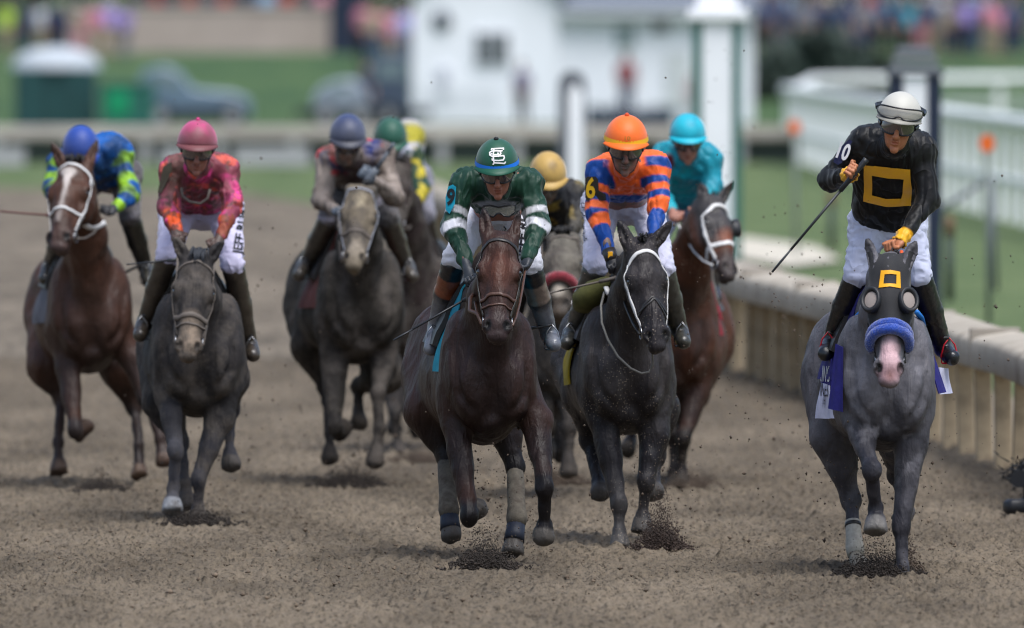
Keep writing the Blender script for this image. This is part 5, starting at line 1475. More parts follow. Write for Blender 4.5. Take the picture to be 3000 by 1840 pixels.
    for sgn in (-1, 1):   # blinker cups
        c0 = Hf(.215, sgn*.074, .004); mm = MB(); n = 20
        out = nrm(f*.88+s_*sgn*.48); e1 = nrm(ax-out*np.dot(ax, out)); e2 = np.cross(out, e1)
        rings = [(.054, -.012), (.058, .012), (.055, .03), (.047, .034), (.038, .026), (.036, .004)]
        vs = []; fc = []
        for rr, h in rings:
            for k in range(n):
                t = 2*math.pi*k/n; vs.append(c0+out*h+e1*math.cos(t)*rr*1.28+e2*math.sin(t)*rr)
        for i in range(len(rings)-1):
            for k in range(n): fc.append((i*n+k, i*n+(k+1) % n, (i+1)*n+(k+1) % n, (i+1)*n+k))
        mm.add(vs, fc); cu = mm.build('blinker_cup', mat('black_rubber', (.015, .016, .019), rough=.5), hood, org, True)
        mm = MB(); vs = [c0+out*.018+e1*math.cos(2*math.pi*k/n)*.045+e2*math.sin(2*math.pi*k/n)*.036 for k in range(n)]+[c0+out*.026]
        mm.add(vs, [(k, (k+1) % n, n) for k in range(n)]); mm.build('mesh_screen', mat('grey_mesh', hexc('#8d837d'), rough=.6, bump=[(500, .5, .002)]), cu, org, True)
    # blue fleece roll
    blue = mat('blue_fleece', (.0, .045, .34), rough=.95, sheen=.6, var=(40, .3), bump=[(90, 1.0, .01), (240, .8, .005)])
    for k, (t0, rr) in enumerate(((.345, .027), (.375, .03))):
        pts = [Hf(t0+.035*(1-math.cos(t))+.0, math.sin(t)*.085, -.045+math.cos(t)*.085) for t in np.linspace(-2.1, 2.1, 21)]
        V_ = MB(); V_.tube(pts, [rr*(.6+.4*math.sin(math.pi*i/20)**.4) for i in range(21)], 16)
        bm_v = np.array(V_.v); nn = fbm(bm_v, 70, 2, k)*.004; c_ = Hf(t0, 0, -.05); V_.v = [tuple(p+nrm(p-c_)*d) for p, d in zip(bm_v, nn)]
        V_.build('noseband_roll', blue, r, org, True)
    for s in (-1, 1):
        strap('cheekpiece', [Hf(.3, s*.13, -.08), Hf(.4, s*.09, -.08), Hf(.47, s*.07, -.075)], .014, .004, X['bvh'], M_black, r, org)
        mm = MB(); c = Hf(.49, s*.06, -.07); mm.tube([c+.022*(ax*math.cos(t)+f*math.sin(t)) for t in np.linspace(0, 6.283, 13)], .004, 6, False); mm.build('bit_ring', M_metal, r, org, True)
    X['bit'] = [Hf(.49, -.066, -.08), Hf(.49, .066, -.08)]
    navyc = clothmat('purple_navy_cloth', (.012, .01, .13)); whitec = clothmat('white_saddle_cloth', hexc('#c8c8dd'))
    saddlery(X, navyc, M_black, cloth=(.5, 1.0, 95))
    # cloth corners that hang below the rider's feet
    o, G = cloth_patch('saddle_cloth_flap', P(*b(318, 330), D+.16), P(*b(347, 345), D+.1), P(*b(350, 648), D+.06), P(*b(281, 632), D+.14), navyc, r, org, wave=.004, seed=2)
    o, G = cloth_patch('saddle_cloth_corner', P(*b(262, 395), D+.85), P(*b(300, 400), D+.62), P(*b(292, 525), D+.60), P(*b(245, 508), D+.88), navyc, r, org, wave=.006, seed=3)
    bv = BVHTree.FromPolygons([Vector(p) for p in G], [(j*15+i, j*15+i+1, j*15+i+16, j*15+i+15) for j in range(18) for i in range(14)])
    bm = place_text('KING', *b(268, 474), D+.7, .085, -4, .2); decal_bm('lettering', bm, bv, colmat('white_print', (.75, .75, .75)), o, org, .006, .03)
    o, G = cloth_patch('saddle_cloth_corner', P(*b(243, 508), D+.88), P(*b(292, 525), D+.60), P(*b(314, 678), D+.58), P(*b(218, 678), D+.92), whitec, r, org, wave=.012, seed=4)
    bv = BVHTree.FromPolygons([Vector(p) for p in G], [(j*15+i, j*15+i+1, j*15+i+16, j*15+i+15) for j in range(18) for i in range(14)])
    for tx, yy, hh in (('INES', 548, .07), ('(6)', 594, .05)):
        bm = place_text(tx, *b(267, yy), D+.7, hh, -4, .22); decal_bm('lettering', bm, bv, colmat('navy_print', hexc('#15172b')), o, org, .006, .03)
    cloth_patch('saddle_cloth_corner', P(*b(795, 440), D+.5), P(*b(838, 445), D+.8), P(*b(862, 560), D+.85), P(*b(800, 566), D+.5), whitec, r, org, wave=.006, seed=5)
    cloth_patch('saddle_cloth_flap', P(*b(688, 190), D+.34), P(*b(720, 215), D+.42), P(*b(829, 556), D+.44), P(*b(795, 562), D+.32), navyc, r, org, wave=.004, seed=6)
    # breast girth pieces, blue then tan
    mm = MB(); mm.tube([P(*b(446, 172), D+.2), P(*b(420, 196), D+.24), P(*b(390, 228), D+.3)], .016, 8, True, .6); mm.build('surcingle', colmat('bright_blue_web', hexc('#2476c8')), r, org, True)
    mm = MB(); mm.tube([P(*b(390, 228), D+.3), P(*b(362, 265), D+.34), P(*b(342, 318), D+.38)], .016, 8, True, .6); mm.build('surcingle', colmat('tan_web', hexc('#a8672c')), r, org, True)
    mm = MB(); mm.tube([P(*b(690, 178), D+.2), P(*b(712, 205), D+.24), P(*b(722, 245), D+.3)], .018, 8, True, .6); mm.build('surcingle', colmat('bright_blue_web', hexc('#2476c8')), r, org, True)
    # hind bandage
    E, K, T, H = X['legs'][2][2]; wb = mat('white_bandage', hexc('#a9a498'), rough=.85, var=(40, .2), bump=[(60, .4, .005)])
    mm = MB(); mm.tube([lerp(K, T, .45), lerp(K, T, .7), T, lerp(T, H, .3)], [.042, .042, .05, .046], 14); mm.build('leg_bandage', wb, r, org, True)
    for t in (.5, .82):
        mm = MB(); p0 = lerp(K, T, t); p1 = lerp(K, T, t+.07); mm.tube([p0, p1], [.0445, .0445], 14); mm.build('bandage_tape', M_black, r, org, True)
    def sp(V, c, J):
        for E_, W in ((J['el'], J['WL']), (J['er'], J['WR'])):
            c = paint(V, c, hoofp(lerp(E_, W, .83), lerp(E_, W, 1.15), .1, .1), gold, .004)
        c = paint(V, c, ell(P(*a(755, 318), D+.3), (.022, .1, .012)), hexc('#c07818'), .004)
        return c
    R = make_rider(dict(key='ten', D=D, U=ID, label='jockey standing up in black silks with gold square, white cap, whip raised in one hand', finehands=True, q=.85,
        j=dict(head=a(972, 222, .0), sl=a(700, 420, .25), sr=a(1130, 470, .25), el=a(452, 700, .3), er=a(1180, 850, .2), hl=a(628, 652, .0), hr=a(950, 1185, .0),
               pl=a(760, 1010, .62), pr=a(1000, 1010, .62), kl=a(655, 1400, .5), kr=a(1115, 1400, .5), al=b(300, 300, .8), ar=b(815, 345, .8), tl=b(270, 372, .66), tr=b(858, 392, .66), nb=a(930, 400, .25)),
        face=(8, -4, 9), cap=hexc('#b9b7ae'), peakcol=hexc('#8f8c83'), button=False, cap_goggles=True, peak=.045, hs=1.02,
        silk=(.0016, .0016, .0022), silkpaint=sp, skin=hexc('#b0714f'), boot=(.008, .009, .011), torso=.135, silk_end=.8, thigh=.1, breech=hexc('#c9cde4'),
        grip=dict(l=nrm(P(*a(725, 545), D)-P(*a(30, 1375), D)), tl=1, r=(.3, -1, -.2), tr=-1), fold=.007))
    ro = [a(*q)[:2] for q in ((708, 585), (880, 602), (1048, 618), (1062, 760), (1052, 885), (870, 892), (705, 852), (712, 720))]
    rin = [a(*q)[:2] for q in ((768, 662), (880, 682), (1000, 690), (995, 760), (984, 832), (870, 834), (770, 808), (770, 735))]
    decal('chest_emblem', [[ro[i], ro[(i+1) % 8], rin[(i+1) % 8], rin[i]] for i in range(8)], R['sb'], mat('gold_satin', (.92, .46, .015), rough=.42, sheen=.2, bump=[(18, .5, .012)]), R['root'], R['org'], D, .005, .03)
    badge(R, [a(*q) for q in ((598, 398), (622, 412), (545, 572), (515, 586), (482, 565), (520, 470))], hexc('#22264c'), '10', a(548, 490), .085, (.75, .75, .78), 62-90+8, .62)
    for (E_, W, nm) in ((R['J']['el'], R['WL'], 1), (R['J']['er'], R['WR'], 2)):   # ruffled cuffs
        t = nrm(W-E_); u1 = nrm(np.cross(t, (0, 1, 0.2))); u2 = np.cross(t, u1); vs = []; fc = []; n = 36
        for i, (s, rr) in enumerate(((-.045, .034), (-.02, .043), (-.005, .036), (.012, .034), (.03, .043), (.034, .036))):
            for k in range(n):
                an = 2*math.pi*k/n; q = rr*(1+.1*math.sin(an*9+i)*(1 if i in (1, 4) else .5)); vs.append(W+t*s+u1*math.cos(an)*q+u2*math.sin(an)*q)
        for i in range(5):
            for k in range(n): fc.append((i*n+k, i*n+(k+1) % n, (i+1)*n+(k+1) % n, (i+1)*n+k))
        mm = MB(); mm.add(vs, fc); mm.build('cuff', mat('gold_cuff', hexc('#e8aa0a'), rough=.5, sheen=.2), R['root'], R['org'], True)
    rd = mat('red_iron', hexc('#b01828'), rough=.4)
    stirrup(X, R['J']['al'], R['J']['tl'], rd); stirrup(X, R['J']['ar'], R['J']['tr'], rd)
    mm = MB(); mm.tube([P(*a(985, 1225), D-.1), P(*a(992, 1290), D-.15)], .01, 6); mm.build('rein_grip', colmat('orange_grip', hexc('#d0552a')), r, org, True)
    reins(X, [R['HR']+np.array([-.03, 0, -.02]), R['HR']], M_black, .04)
    whip(P(*a(728, 545), D-.02), P(*a(30, 1378), D-.05), M_whip, 'black riding whip held out diagonally by the white-capped jockey', r_=.0095)
    return X, R
# ===== G: near-black horse with white bridle, rider in orange and blue (6)
def horse_six():
    a = Zf(1500, 300, 2.014); b = Zf(1550, 950, 2.015); c_ = Zf(1680, 450, 3.356); D = 84.6
    org_, blu = hexc('#ea6426'), (.0, .045, .25)
    S = dict(D=D, U=ID, B=b(598, 245), yaw=4.4, bw=.95, coat=hexc('#2d2829'), belly=hexc('#211e20'), points=hexc('#232125'), muzzle=hexc('#2c292c'), hoof=hexc('#4a4743'), mat=M_speck,
             label='near-black horse with white bridle and sand flecks, two legs planted beside the bay leader', tail=(.05, .35, -.3), forelock=False,
             mudpaint=[(hexc('#454140'), 4, .1, .5, .5, 6)],
             paint=lambda V, c, X: paint(V, c, cap(X['legs'][0][2][1], X['legs'][0][2][3], .09, .09), hexc('#4a4746'), .1, .75),
             legs=[('f', -1, b(440, 560, .2), b(527, 1065, .02), b(530, 1225, .0), b(534, 1330, -.05)),
                   ('f', 1, b(742, 640, .2), b(690, 935, .1), b(668, 1130, .12), b(660, 1230, .1)),
                   ('h', -1, b(335, 430, 1.2), b(352, 690, 1.3), b(412, 930, 1.15), b(425, 1020, 1.05)),
                   ('h', 1, b(750, 500, 1.2), b(752, 780, 1.3), b(740, 960, 1.2), b(735, 1010, 1.1))],
             head=dict(poll=a(768, 835), nose=a(868, 1425), dy=-.42, L=.63, w=1.06, turn=.2, ears=(a(632, 700, .06), a(942, 700, .06))), seed=11)
    X = make_horse(S); Hf = X['Hf']
    bridle(X, M_white, .024, brow=.085, nose=None)
    strap('cheekpiece', [Hf(.1, -.12, -.03), Hf(.22, -.125, -.05), Hf(.36, -.1, -.05), Hf(.46, -.08, -.06)], .016, .004, X['bvh'], M_white, X['root'], X['org'])
    strap('noseband', [Hf(.44, -.1, -.08), Hf(.38, -.06, .0), Hf(.33, 0, .06), Hf(.36, .05, .02), Hf(.42, .09, -.07)], .014, .004, X['bvh'], M_black, X['root'], X['org'])
    strap('noseband', [Hf(.4, -.09, -.02), Hf(.37, -.03, .05), Hf(.34, .02, .06), Hf(.40, .07, -.0), Hf(.46, .085, -.07)], .014, .004, X['bvh'], M_black, X['root'], X['org'])
    # topknot bobble
    mm = MB(); t = Hf(-.02, 0, .03)
    for i in range(60):
        d = nrm(np.random.default_rng(i).normal(size=3)); mm.tube([t, t+d*.03], [.006, .002], 4)
    mm.build('topknot', M_hair, X['root'], X['org'], True)
    saddlery(X, clothmat('yellow_cloth', hexc('#8f7c10')), M_black, cloth=(.8, 1.0, 114))
    mm = MB(); mm.tube([P(*a(418, 1215), D+.42), P(*a(440, 1165), D+.38), P(*a(500, 1115), D+.34), P(*a(560, 1075), D+.3), P(*a(590, 1062), D+.3)], [.06, .1, .1, .07, .05], 16, True, .7)
    mm.build('saddle_pad', mat('olive_foam', hexc('#56552a'), rough=.85, var=(8, .35), bump=[(30, .3, .006)]), X['root'], X['org'], True)
    mm = MB(); mm.tube([P(*a(556, 1090), D+.1), P(*a(572, 1135), D+.06)], .016, 6, True, .5); mm.build('strap_keeper', M_white, X['root'], X['org'], True)
    def sp(V, c, J):
        c = paint(V, c, plane(P(*a(690, 548), D+.3), (0, 0, -1), (0, 0, 0), (1, 1, 1)), blu, .004)
        for A, B_, W, st in ((J['sl'], J['el'], J['WL'], ((.42, .60, org_), (.8, .98, org_))), (J['sr'], J['er'], J['WR'], ((.12, .32, org_), (.50, .68, org_), (.86, 1.02, org_)))):
            A, B_, W = map(V3, (A, B_, W))
            c = paint(V, c, hoofp(lerp(A, B_, -.12), lerp(A, B_, 1.2), .095, .09), blu, .005); c = paint(V, c, hoofp(B_, lerp(B_, W, 1.2), .09, .08), blu, .004)
            for t0, t1, cc in st: c = paint(V, c, hoofp(lerp(A, B_, t0), lerp(A, B_, t1), .1, .1), cc, .004)
        A, B_, W = map(V3, (J['sl'], J['el'], J['WL']))
        c = paint(V, c, hoofp(lerp(B_, W, .12), lerp(B_, W, .34), .1, .1), org_, .004)
        A, B_, W = map(V3, (J['sr'], J['er'], J['WR'])); c = paint(V, c, hoofp(lerp(B_, W, .05), lerp(B_, W, .24), .1, .1), org_, .004)
        return c
    R = make_rider(dict(key='six', D=D, U=ID, label='jockey in orange and blue hooped silks with number six armband and orange cap',
        j=dict(head=a(673, 212, .16), sl=a(518, 400, .4), sr=a(850, 375, .4), el=a(500, 650, .3), er=a(868, 610, .3), hl=a(600, 965, .12), hr=a(822, 835, .1),
               pl=a(530, 600, 1.0), pr=a(790, 600, 1.0), kl=a(492, 970, .5), kr=a(890, 985, .5), al=a(365, 1345, .8), ar=a(985, 1335, .8), tl=a(325, 1415, .68), tr=a(1012, 1410, .68), nb=a(675, 370, .4)),
        face=(14, 0, 2), cap=hexc('#e8681c'), buttoncol=hexc('#d04a1c'), band=hexc('#e8b41e'), bandz=(.008, .032), silk=org_, silkpaint=sp, skin=hexc('#8a5f52'), glove=hexc('#16161a'),
        boot=hexc('#3a3934'), torso=.095, silk_end=.45, breech=hexc('#c2c2d6'), hs=1.06, grip=dict(l=nrm(P(*a(600, 1040), D)-P(*a(190, 1130), D)), r=(.2, -1, 0)), facemud=-.1))
    badge(R, [a(*q) for q in ((430, 450), (445, 438), (495, 438), (508, 455), (512, 520), (552, 540), (556, 578), (440, 580), (432, 560))], hexc('#2a261e'), '6', a(463, 512), .11, hexc('#d8a80c'), 0, .7)
    dm = place_text('10', *a(678, 214), D, .022, 0, 1.2); decal_bm('cap_number', dm, R['hb'], colmat('dark_print', (.25, .16, .01)), R['helmet'], R['org'], .006, .03)
    fnt = place_text('Hildebrandt', *a(418, 700), D, .036, -86, .9, shear=.35); decal_bm('lettering', fnt, R['bb'], colmat('navy_print', hexc('#15172b')), R['root'], R['org'], .005, .03)
    stirrup(X, R['J']['al'], R['J']['tl'], M_metal); stirrup(X, R['J']['ar'], R['J']['tr'], M_metal)
    reins(X, [R['HL'], R['HR']], M_black, .05)
    mm = MB(); mm.tube([P(*a(*q[:2]), D+q[2]) for q in ((545, 1120, .1), (525, 1200, .0), (530, 1300, -.06), (565, 1400, -.1), (625, 1500, -.13), (700, 1570, -.15), (765, 1600, -.15), (810, 1590, -.15), (832, 1545, -.15), (828, 1480, -.2), (800, 1440, -.35))], .0065, 6)
    mm.build('rein_loop', mat('grey_rubber_rein', hexc('#75736e'), rough=.8), X['root'], X['org'], True)
    mm = MB(); g = P(*a(640, 955), D)  # wrist guard
    wl = lerp(R['J']['el'], R['HL'], .8); wt = nrm(R['HL']-R['J']['el']); mm.tube([wl-wt*.03, wl+wt*.04], [.04, .036], 12); mm.build('wrist_guard', M_black, R['root'], R['org'], True)
    mm = MB(); e = wl+np.array([.0, -.04, .0]); mm.box(e, (.013, .004, .02), 0, .002); mm.build('guard_tag', colmat('gold_print', hexc('#e0a008')), R['root'], R['org'])
    whip(P(*a(640, 1030), D+.02), P(*a(190, 1132), D-.02), mat('tan_whip', hexc('#57504a'), rough=.6), 'muddy whip pointing left across the muddy horse with the red noseband')
    return X, R

# ===== B: dark muddy horse, rider in pink
def horse_pink():
    a = Zf(0, 300, 1.889); b = Zf(0, 1000, 2.159); D = 88.5
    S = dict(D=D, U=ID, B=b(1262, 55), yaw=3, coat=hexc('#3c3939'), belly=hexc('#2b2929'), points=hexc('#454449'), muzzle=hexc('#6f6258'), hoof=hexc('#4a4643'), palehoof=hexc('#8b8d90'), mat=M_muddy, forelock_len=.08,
             label='dark grey mud-coated horse under the pink-capped jockey, one pale forehoof just touching down', tail=(.0, .35, -.3), maneside=-1, forelock_mat=mat('blue_black_hair', (.02, .024, .032), rough=.6),
             paint=lambda V, c, X: paint(V, paint(V, c, cap(X['Hf'](.42, 0, 0), X['Hf'](.58, 0, 0), .06, .06), hexc('#8a7a6a'), .04, .8), cap(X['legs'][0][2][1], X['legs'][0][2][2], .09, .09), hexc('#59585c'), .08, .7),
             legs=[('f', -1, b(1062, 330, .2), b(1112, 690, -.05), b(1092, 930, .0), b(1088, 1082, -.08), 1),
                   ('f', 1, b(1385, 500, .2), b(1256, 880, .05), b(1252, 1060, .05), b(1248, 1160, .03)),
                   ('h', -1, b(1040, 380, 1.2), b(1140, 640, 1.2), b(1168, 900, 1.0), b(1185, 1060, .95)),
                   ('h', 1, b(1440, 240, 1.2), b(1462, 430, 1.35), b(1450, 690, 1.2), b(1464, 815, 1.15))],
             head=dict(poll=a(1090, 855), nose=a(1042, 1395), dy=-.42, L=.63, w=1.12, ears=(a(966, 748, .04), a(1238, 765, .04))), seed=21)
    X = make_horse(S)
    bridle(X, M_muddystrap, .014, brow=.06, nose=.38, nose_w=.03)
    Hf = X['Hf']
    strap('lower_noseband', [Hf(.43, math.sin(t)*.12, -.06+math.cos(t)*.1) for t in np.linspace(0, 6.28, 18)[:-1]], .012, .004, X['bvh'], M_muddystrap, X['root'], X['org'], loop=True)
    saddlery(X, clothmat('dark_muddy_cloth', hexc('#2e2a28')), M_black, cloth=(.5, .95, 120))
    pk, orr, bn, red = hexc('#d92a88'), hexc('#ea5a24'), hexc('#5e3f35'), hexc('#a3123f')
    def sp(V, c, J):
        for A, B_, W in ((J['sl'], J['el'], J['WL']), (J['sr'], J['er'], J['WR'])):
            A, B_, W = map(V3, (A, B_, W))
            c = paint(V, c, hoofp(lerp(B_, W, .2), lerp(B_, W, 1.2), .1, .1), orr, .02)
            c = paint_noise(V, c, hexc('#e63a94'), 16, .05, .08, .95, 8, cap(lerp(B_, W, .1), W, .1, .1), .01)
            c = paint(V, c, hoofp(lerp(A, B_, .86), lerp(A, B_, 1.02), .1, .1), hexc('#ee3fa0'), .006)
        c = paint(V, c, ell(P(*a(1100, 560), D+.4), (.12, .3, .1)), red, .05, .8)
        c = paint(V, c, ell(V3(J['sl'])+np.array([.02, 0, -.06]), (.1, .2, .17)), hexc('#5a443d'), .04, .85, (10, .05))
        c = paint_noise(V, c, bn, 9, -.12, .3, .8, 12)
        c = paint_noise(V, c, hexc('#e8644a'), 13, .28, .1, .6, 27); c = paint_noise(V, c, hexc('#4c3a32'), 30, .15, .2, .75, 13)
        return c
    def cp(V, c, J):
        c = paint(V, c, ell(V3(J['head'])+np.array([0, -.12, -.01]), (.13, .12, .1)), hexc('#6d3d40'), .06, .9, (14, .03))
        return paint_noise(V, c, hexc('#7a4a50'), 18, .1, .25, .6, 2)
    def bp(V, c, K, A, T): return paint_noise(V, c, hexc('#3c352d'), 10, -.2, .5, .8, 3)
    R = make_rider(dict(key='pink', D=D, U=ID, label='jockey in mud-streaked pink and orange silks and pink cap on the dark muddy horse', silkmat=M_silkmud,
        j=dict(head=a(1093, 215, .14), sl=a(955, 375, .4), sr=a(1255, 370, .4), el=a(935, 580, .3), er=a(1288, 560, .3), hl=a(985, 760, .1), hr=a(1195, 800, .1),
               pl=a(985, 590, 1.0), pr=a(1240, 590, 1.0), kl=a(928, 850, .5), kr=a(1288, 900, .5), al=a(805, 1210, .8), ar=a(1378, 1330, .8), tl=a(775, 1285, .68), tr=a(1400, 1395, .68), nb=a(1095, 350, .38)),
        face=(12, 0, 2), cap=hexc('#c8407c'), peakcol=hexc('#6d3d40'), cappaint=cp, silk=hexc('#cf3f80'), silkpaint=sp, skin=hexc('#8a5a4c'), glove=hexc('#4a3a34'), facemud=.0,
        boot=hexc('#3a332c'), bootpaint=bp, torso=.105, silk_end=.66, breech=hexc('#c9c4de'), thigh=.09, hs=1.02))
    badge(R, [a(*q) for q in ((898, 378), (905, 355), (948, 330), (952, 372), (895, 500), (872, 500))], hexc('#4a4438'), '', a(0, 0), .01, (0, 0, 0))
    bm = place_text('JEFF RUBY', *a(1334, 695), D, .05, 82, .95, bold=.002); decal_bm('lettering', bm, R['bb'], colmat('black_print', (.015, .015, .02)), R['root'], R['org'], .004, .03)
    mm = MB(); mm.tube([P(*a(*q), D+.24) for q in ((1005, 470), (1010, 520), (1050, 550), (1110, 560), (1150, 530), (1162, 480))], .009, 6); mm.build('goggle_strap', M_muddystrap, R['root'], R['org'], True)
    stirrup(X, R['J']['al'], R['J']['tl'], M_metal); stirrup(X, R['J']['ar'], R['J']['tr'], M_metal)
    reins(X, [R['HL'], R['HR']], M_muddystrap, .05)
    whip(P(*a(1010, 868), D+.05), P(*a(700, 897), D-.0), M_whip, 'dark whip pointing left beside the head of the mud-coated horse')
    return X, R

# ===== A: chestnut with white blaze, rider in blue and lime
def horse_blaze():
    a = Zf(0, 300, 1.889); b = Zf(0, 1000, 2.159); h3 = Zf(40, 420, 3.148); D = 95
    def pt(V, c, X):
        Hf = X['Hf']
        wh = hexc('#b3aaa4')
        c = paint(V, c, ell(P(*h3(505, 262), D-.55), (.048, .2, .028)), wh, .008)
        c = paint(V, c, cap(P(*h3(495, 280), D-.55), P(*h3(478, 400), D-.65), .028, .012, fn=(0, 1, 0), ff=10), wh, .006)
        c = paint(V, c, cap(P(*h3(478, 400), D-.62), P(*h3(430, 560), D-.72), .011, .018, fn=(0, 1, 0), ff=10), wh, .008, .9)
        c = paint(V, c, cap(P(*h3(430, 560), D-.72), P(*h3(405, 690), D-.75), .015, .014, fn=(0, 1, 0), ff=10), wh, .012, .6)
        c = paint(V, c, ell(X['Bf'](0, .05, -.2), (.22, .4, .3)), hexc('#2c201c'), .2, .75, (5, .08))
        return c
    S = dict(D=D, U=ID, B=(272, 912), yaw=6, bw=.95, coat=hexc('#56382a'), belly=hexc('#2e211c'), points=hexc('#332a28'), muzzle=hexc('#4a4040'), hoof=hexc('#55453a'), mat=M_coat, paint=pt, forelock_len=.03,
             label='chestnut horse with white blaze and white bridle at the far left', tail=(.0, .35, -.3), mudpaint=[(hexc('#3a2a23'), 5, .1, .4, .6, 3)],
             legs=[('f', -1, b(432, 150, .2), b(475, 560, -.05), b(500, 590, .22), b(560, 500, .25)),
                   ('f', 1, b(850, 120, .2), b(915, 360, .1), b(1010, 620, .05), b(1045, 790, .0)),
                   ('h', -1, b(300, 160, 1.2), b(385, 360, 1.2), b(368, 640, 1.0), b(372, 835, .9)),
                   ('h', 1, b(760, 180, 1.2), b(850, 420, 1.25), b(878, 660, 1.05), b(884, 860, .95))],
             head=dict(poll=a(408, 335), nose=a(312, 775), dy=-.45, L=.64, w=1.24, turn=-.3, ears=(a(283, 222, .1), a(540, 205, .1))), seed=31)
    X = make_horse(S); Hf = X['Hf']
    bridle(X, M_white, .02, brow=.05, nose=.37, nose_w=.018)
    strap('bib', [Hf(.5, .07, -.08), P(*h3(600, 740), D-.35), P(*h3(720, 765), D-.2), P(*h3(850, 730), D-.05)], .034, .004, X['bvh'], M_white, X['root'], X['org'])
    saddlery(X, clothmat('grey_muddy_cloth', hexc('#5a5a62')), M_black, cloth=(.5, 1.1, 108))
    lime, blu = hexc('#8fbf2c'), (.005, .085, .33)
    def sp(V, c, J):
        for A, B_, W in ((J['sl'], J['el'], J['WL']), (J['sr'], J['er'], J['WR'])):
            A, B_, W = map(V3, (A, B_, W))
            for t0, t1 in ((.05, .3), (.5, .78)): c = paint(V, c, hoofp(lerp(A, B_, t0), lerp(A, B_, t1), .11, .11), lime, .006, 1, (15, .04))
            c = paint(V, c, hoofp(lerp(A, B_, .93), lerp(B_, W, .2), .11, .11), lime, .006, 1, (15, .03))
            c = paint(V, c, hoofp(lerp(B_, W, .62), lerp(B_, W, .95), .11, .11), lime, .006, 1, (15, .03))
        c = paint_noise(V, c, hexc('#24364e'), 7, .05, .4, .7, 6)
        return c
    def cp(V, c, J): return paint(V, c, ell(V3(J['head'])+np.array([0, -.14, -.02]), (.13, .12, .11)), hexc('#3b4a80'), .06, .5, (14, .03))
    R = make_rider(dict(key='blaze', D=D, U=ID, label='jockey crouched low in blue and lime silks, royal blue cap bent down behind the horse',
        j=dict(head=a(447, 240, .1), sl=a(330, 330, .35), sr=a(668, 300, .5), el=a(290, 480, .25), er=a(725, 510, .4), hl=a(330, 600, .1), hr=a(600, 610, .2),
               pl=a(520, 380, 1.0), pr=a(690, 400, 1.0), kl=a(360, 690, .5), kr=a(720, 640, .55), al=a(275, 910, .8), ar=a(800, 900, .85), tl=a(250, 975, .68), tr=a(818, 985, .72), nb=a(460, 330, .3)),
        face=(52, 0, 0), cap=(.002, .045, .3), button=False, cappaint=cp, silk=blu, silkpaint=sp, skin=hexc('#8a5a4c'), glove=hexc('#2c2c30'), facemud=.2, silkmat=M_silkmud,
        boot=hexc('#2e2c26'), torso=.115, silk_end=.9, breech=hexc('#8f8a98'), back=(*a(600, 245), .6, (.12, .25, .085)), q=1.1,
        breechpaint=lambda V, c, J: paint_noise(V, c, hexc('#3a352c'), 5, -.3, .4, .85, 2)))
    stirrup(X, R['J']['al'], R['J']['tl'], M_metal); stirrup(X, R['J']['ar'], R['J']['tr'], M_metal)
    reins(X, [R['HL'], R['HR']], M_muddystrap, .05)
    whip(P(*a(290, 626), D+.0), P(*a(-60, 598), D-.1), mat('red_whip', hexc('#5a2a2a'), rough=.6), 'thin dark red whip pointing out of frame beside the chestnut muzzle', handle=.1)
    return X, R

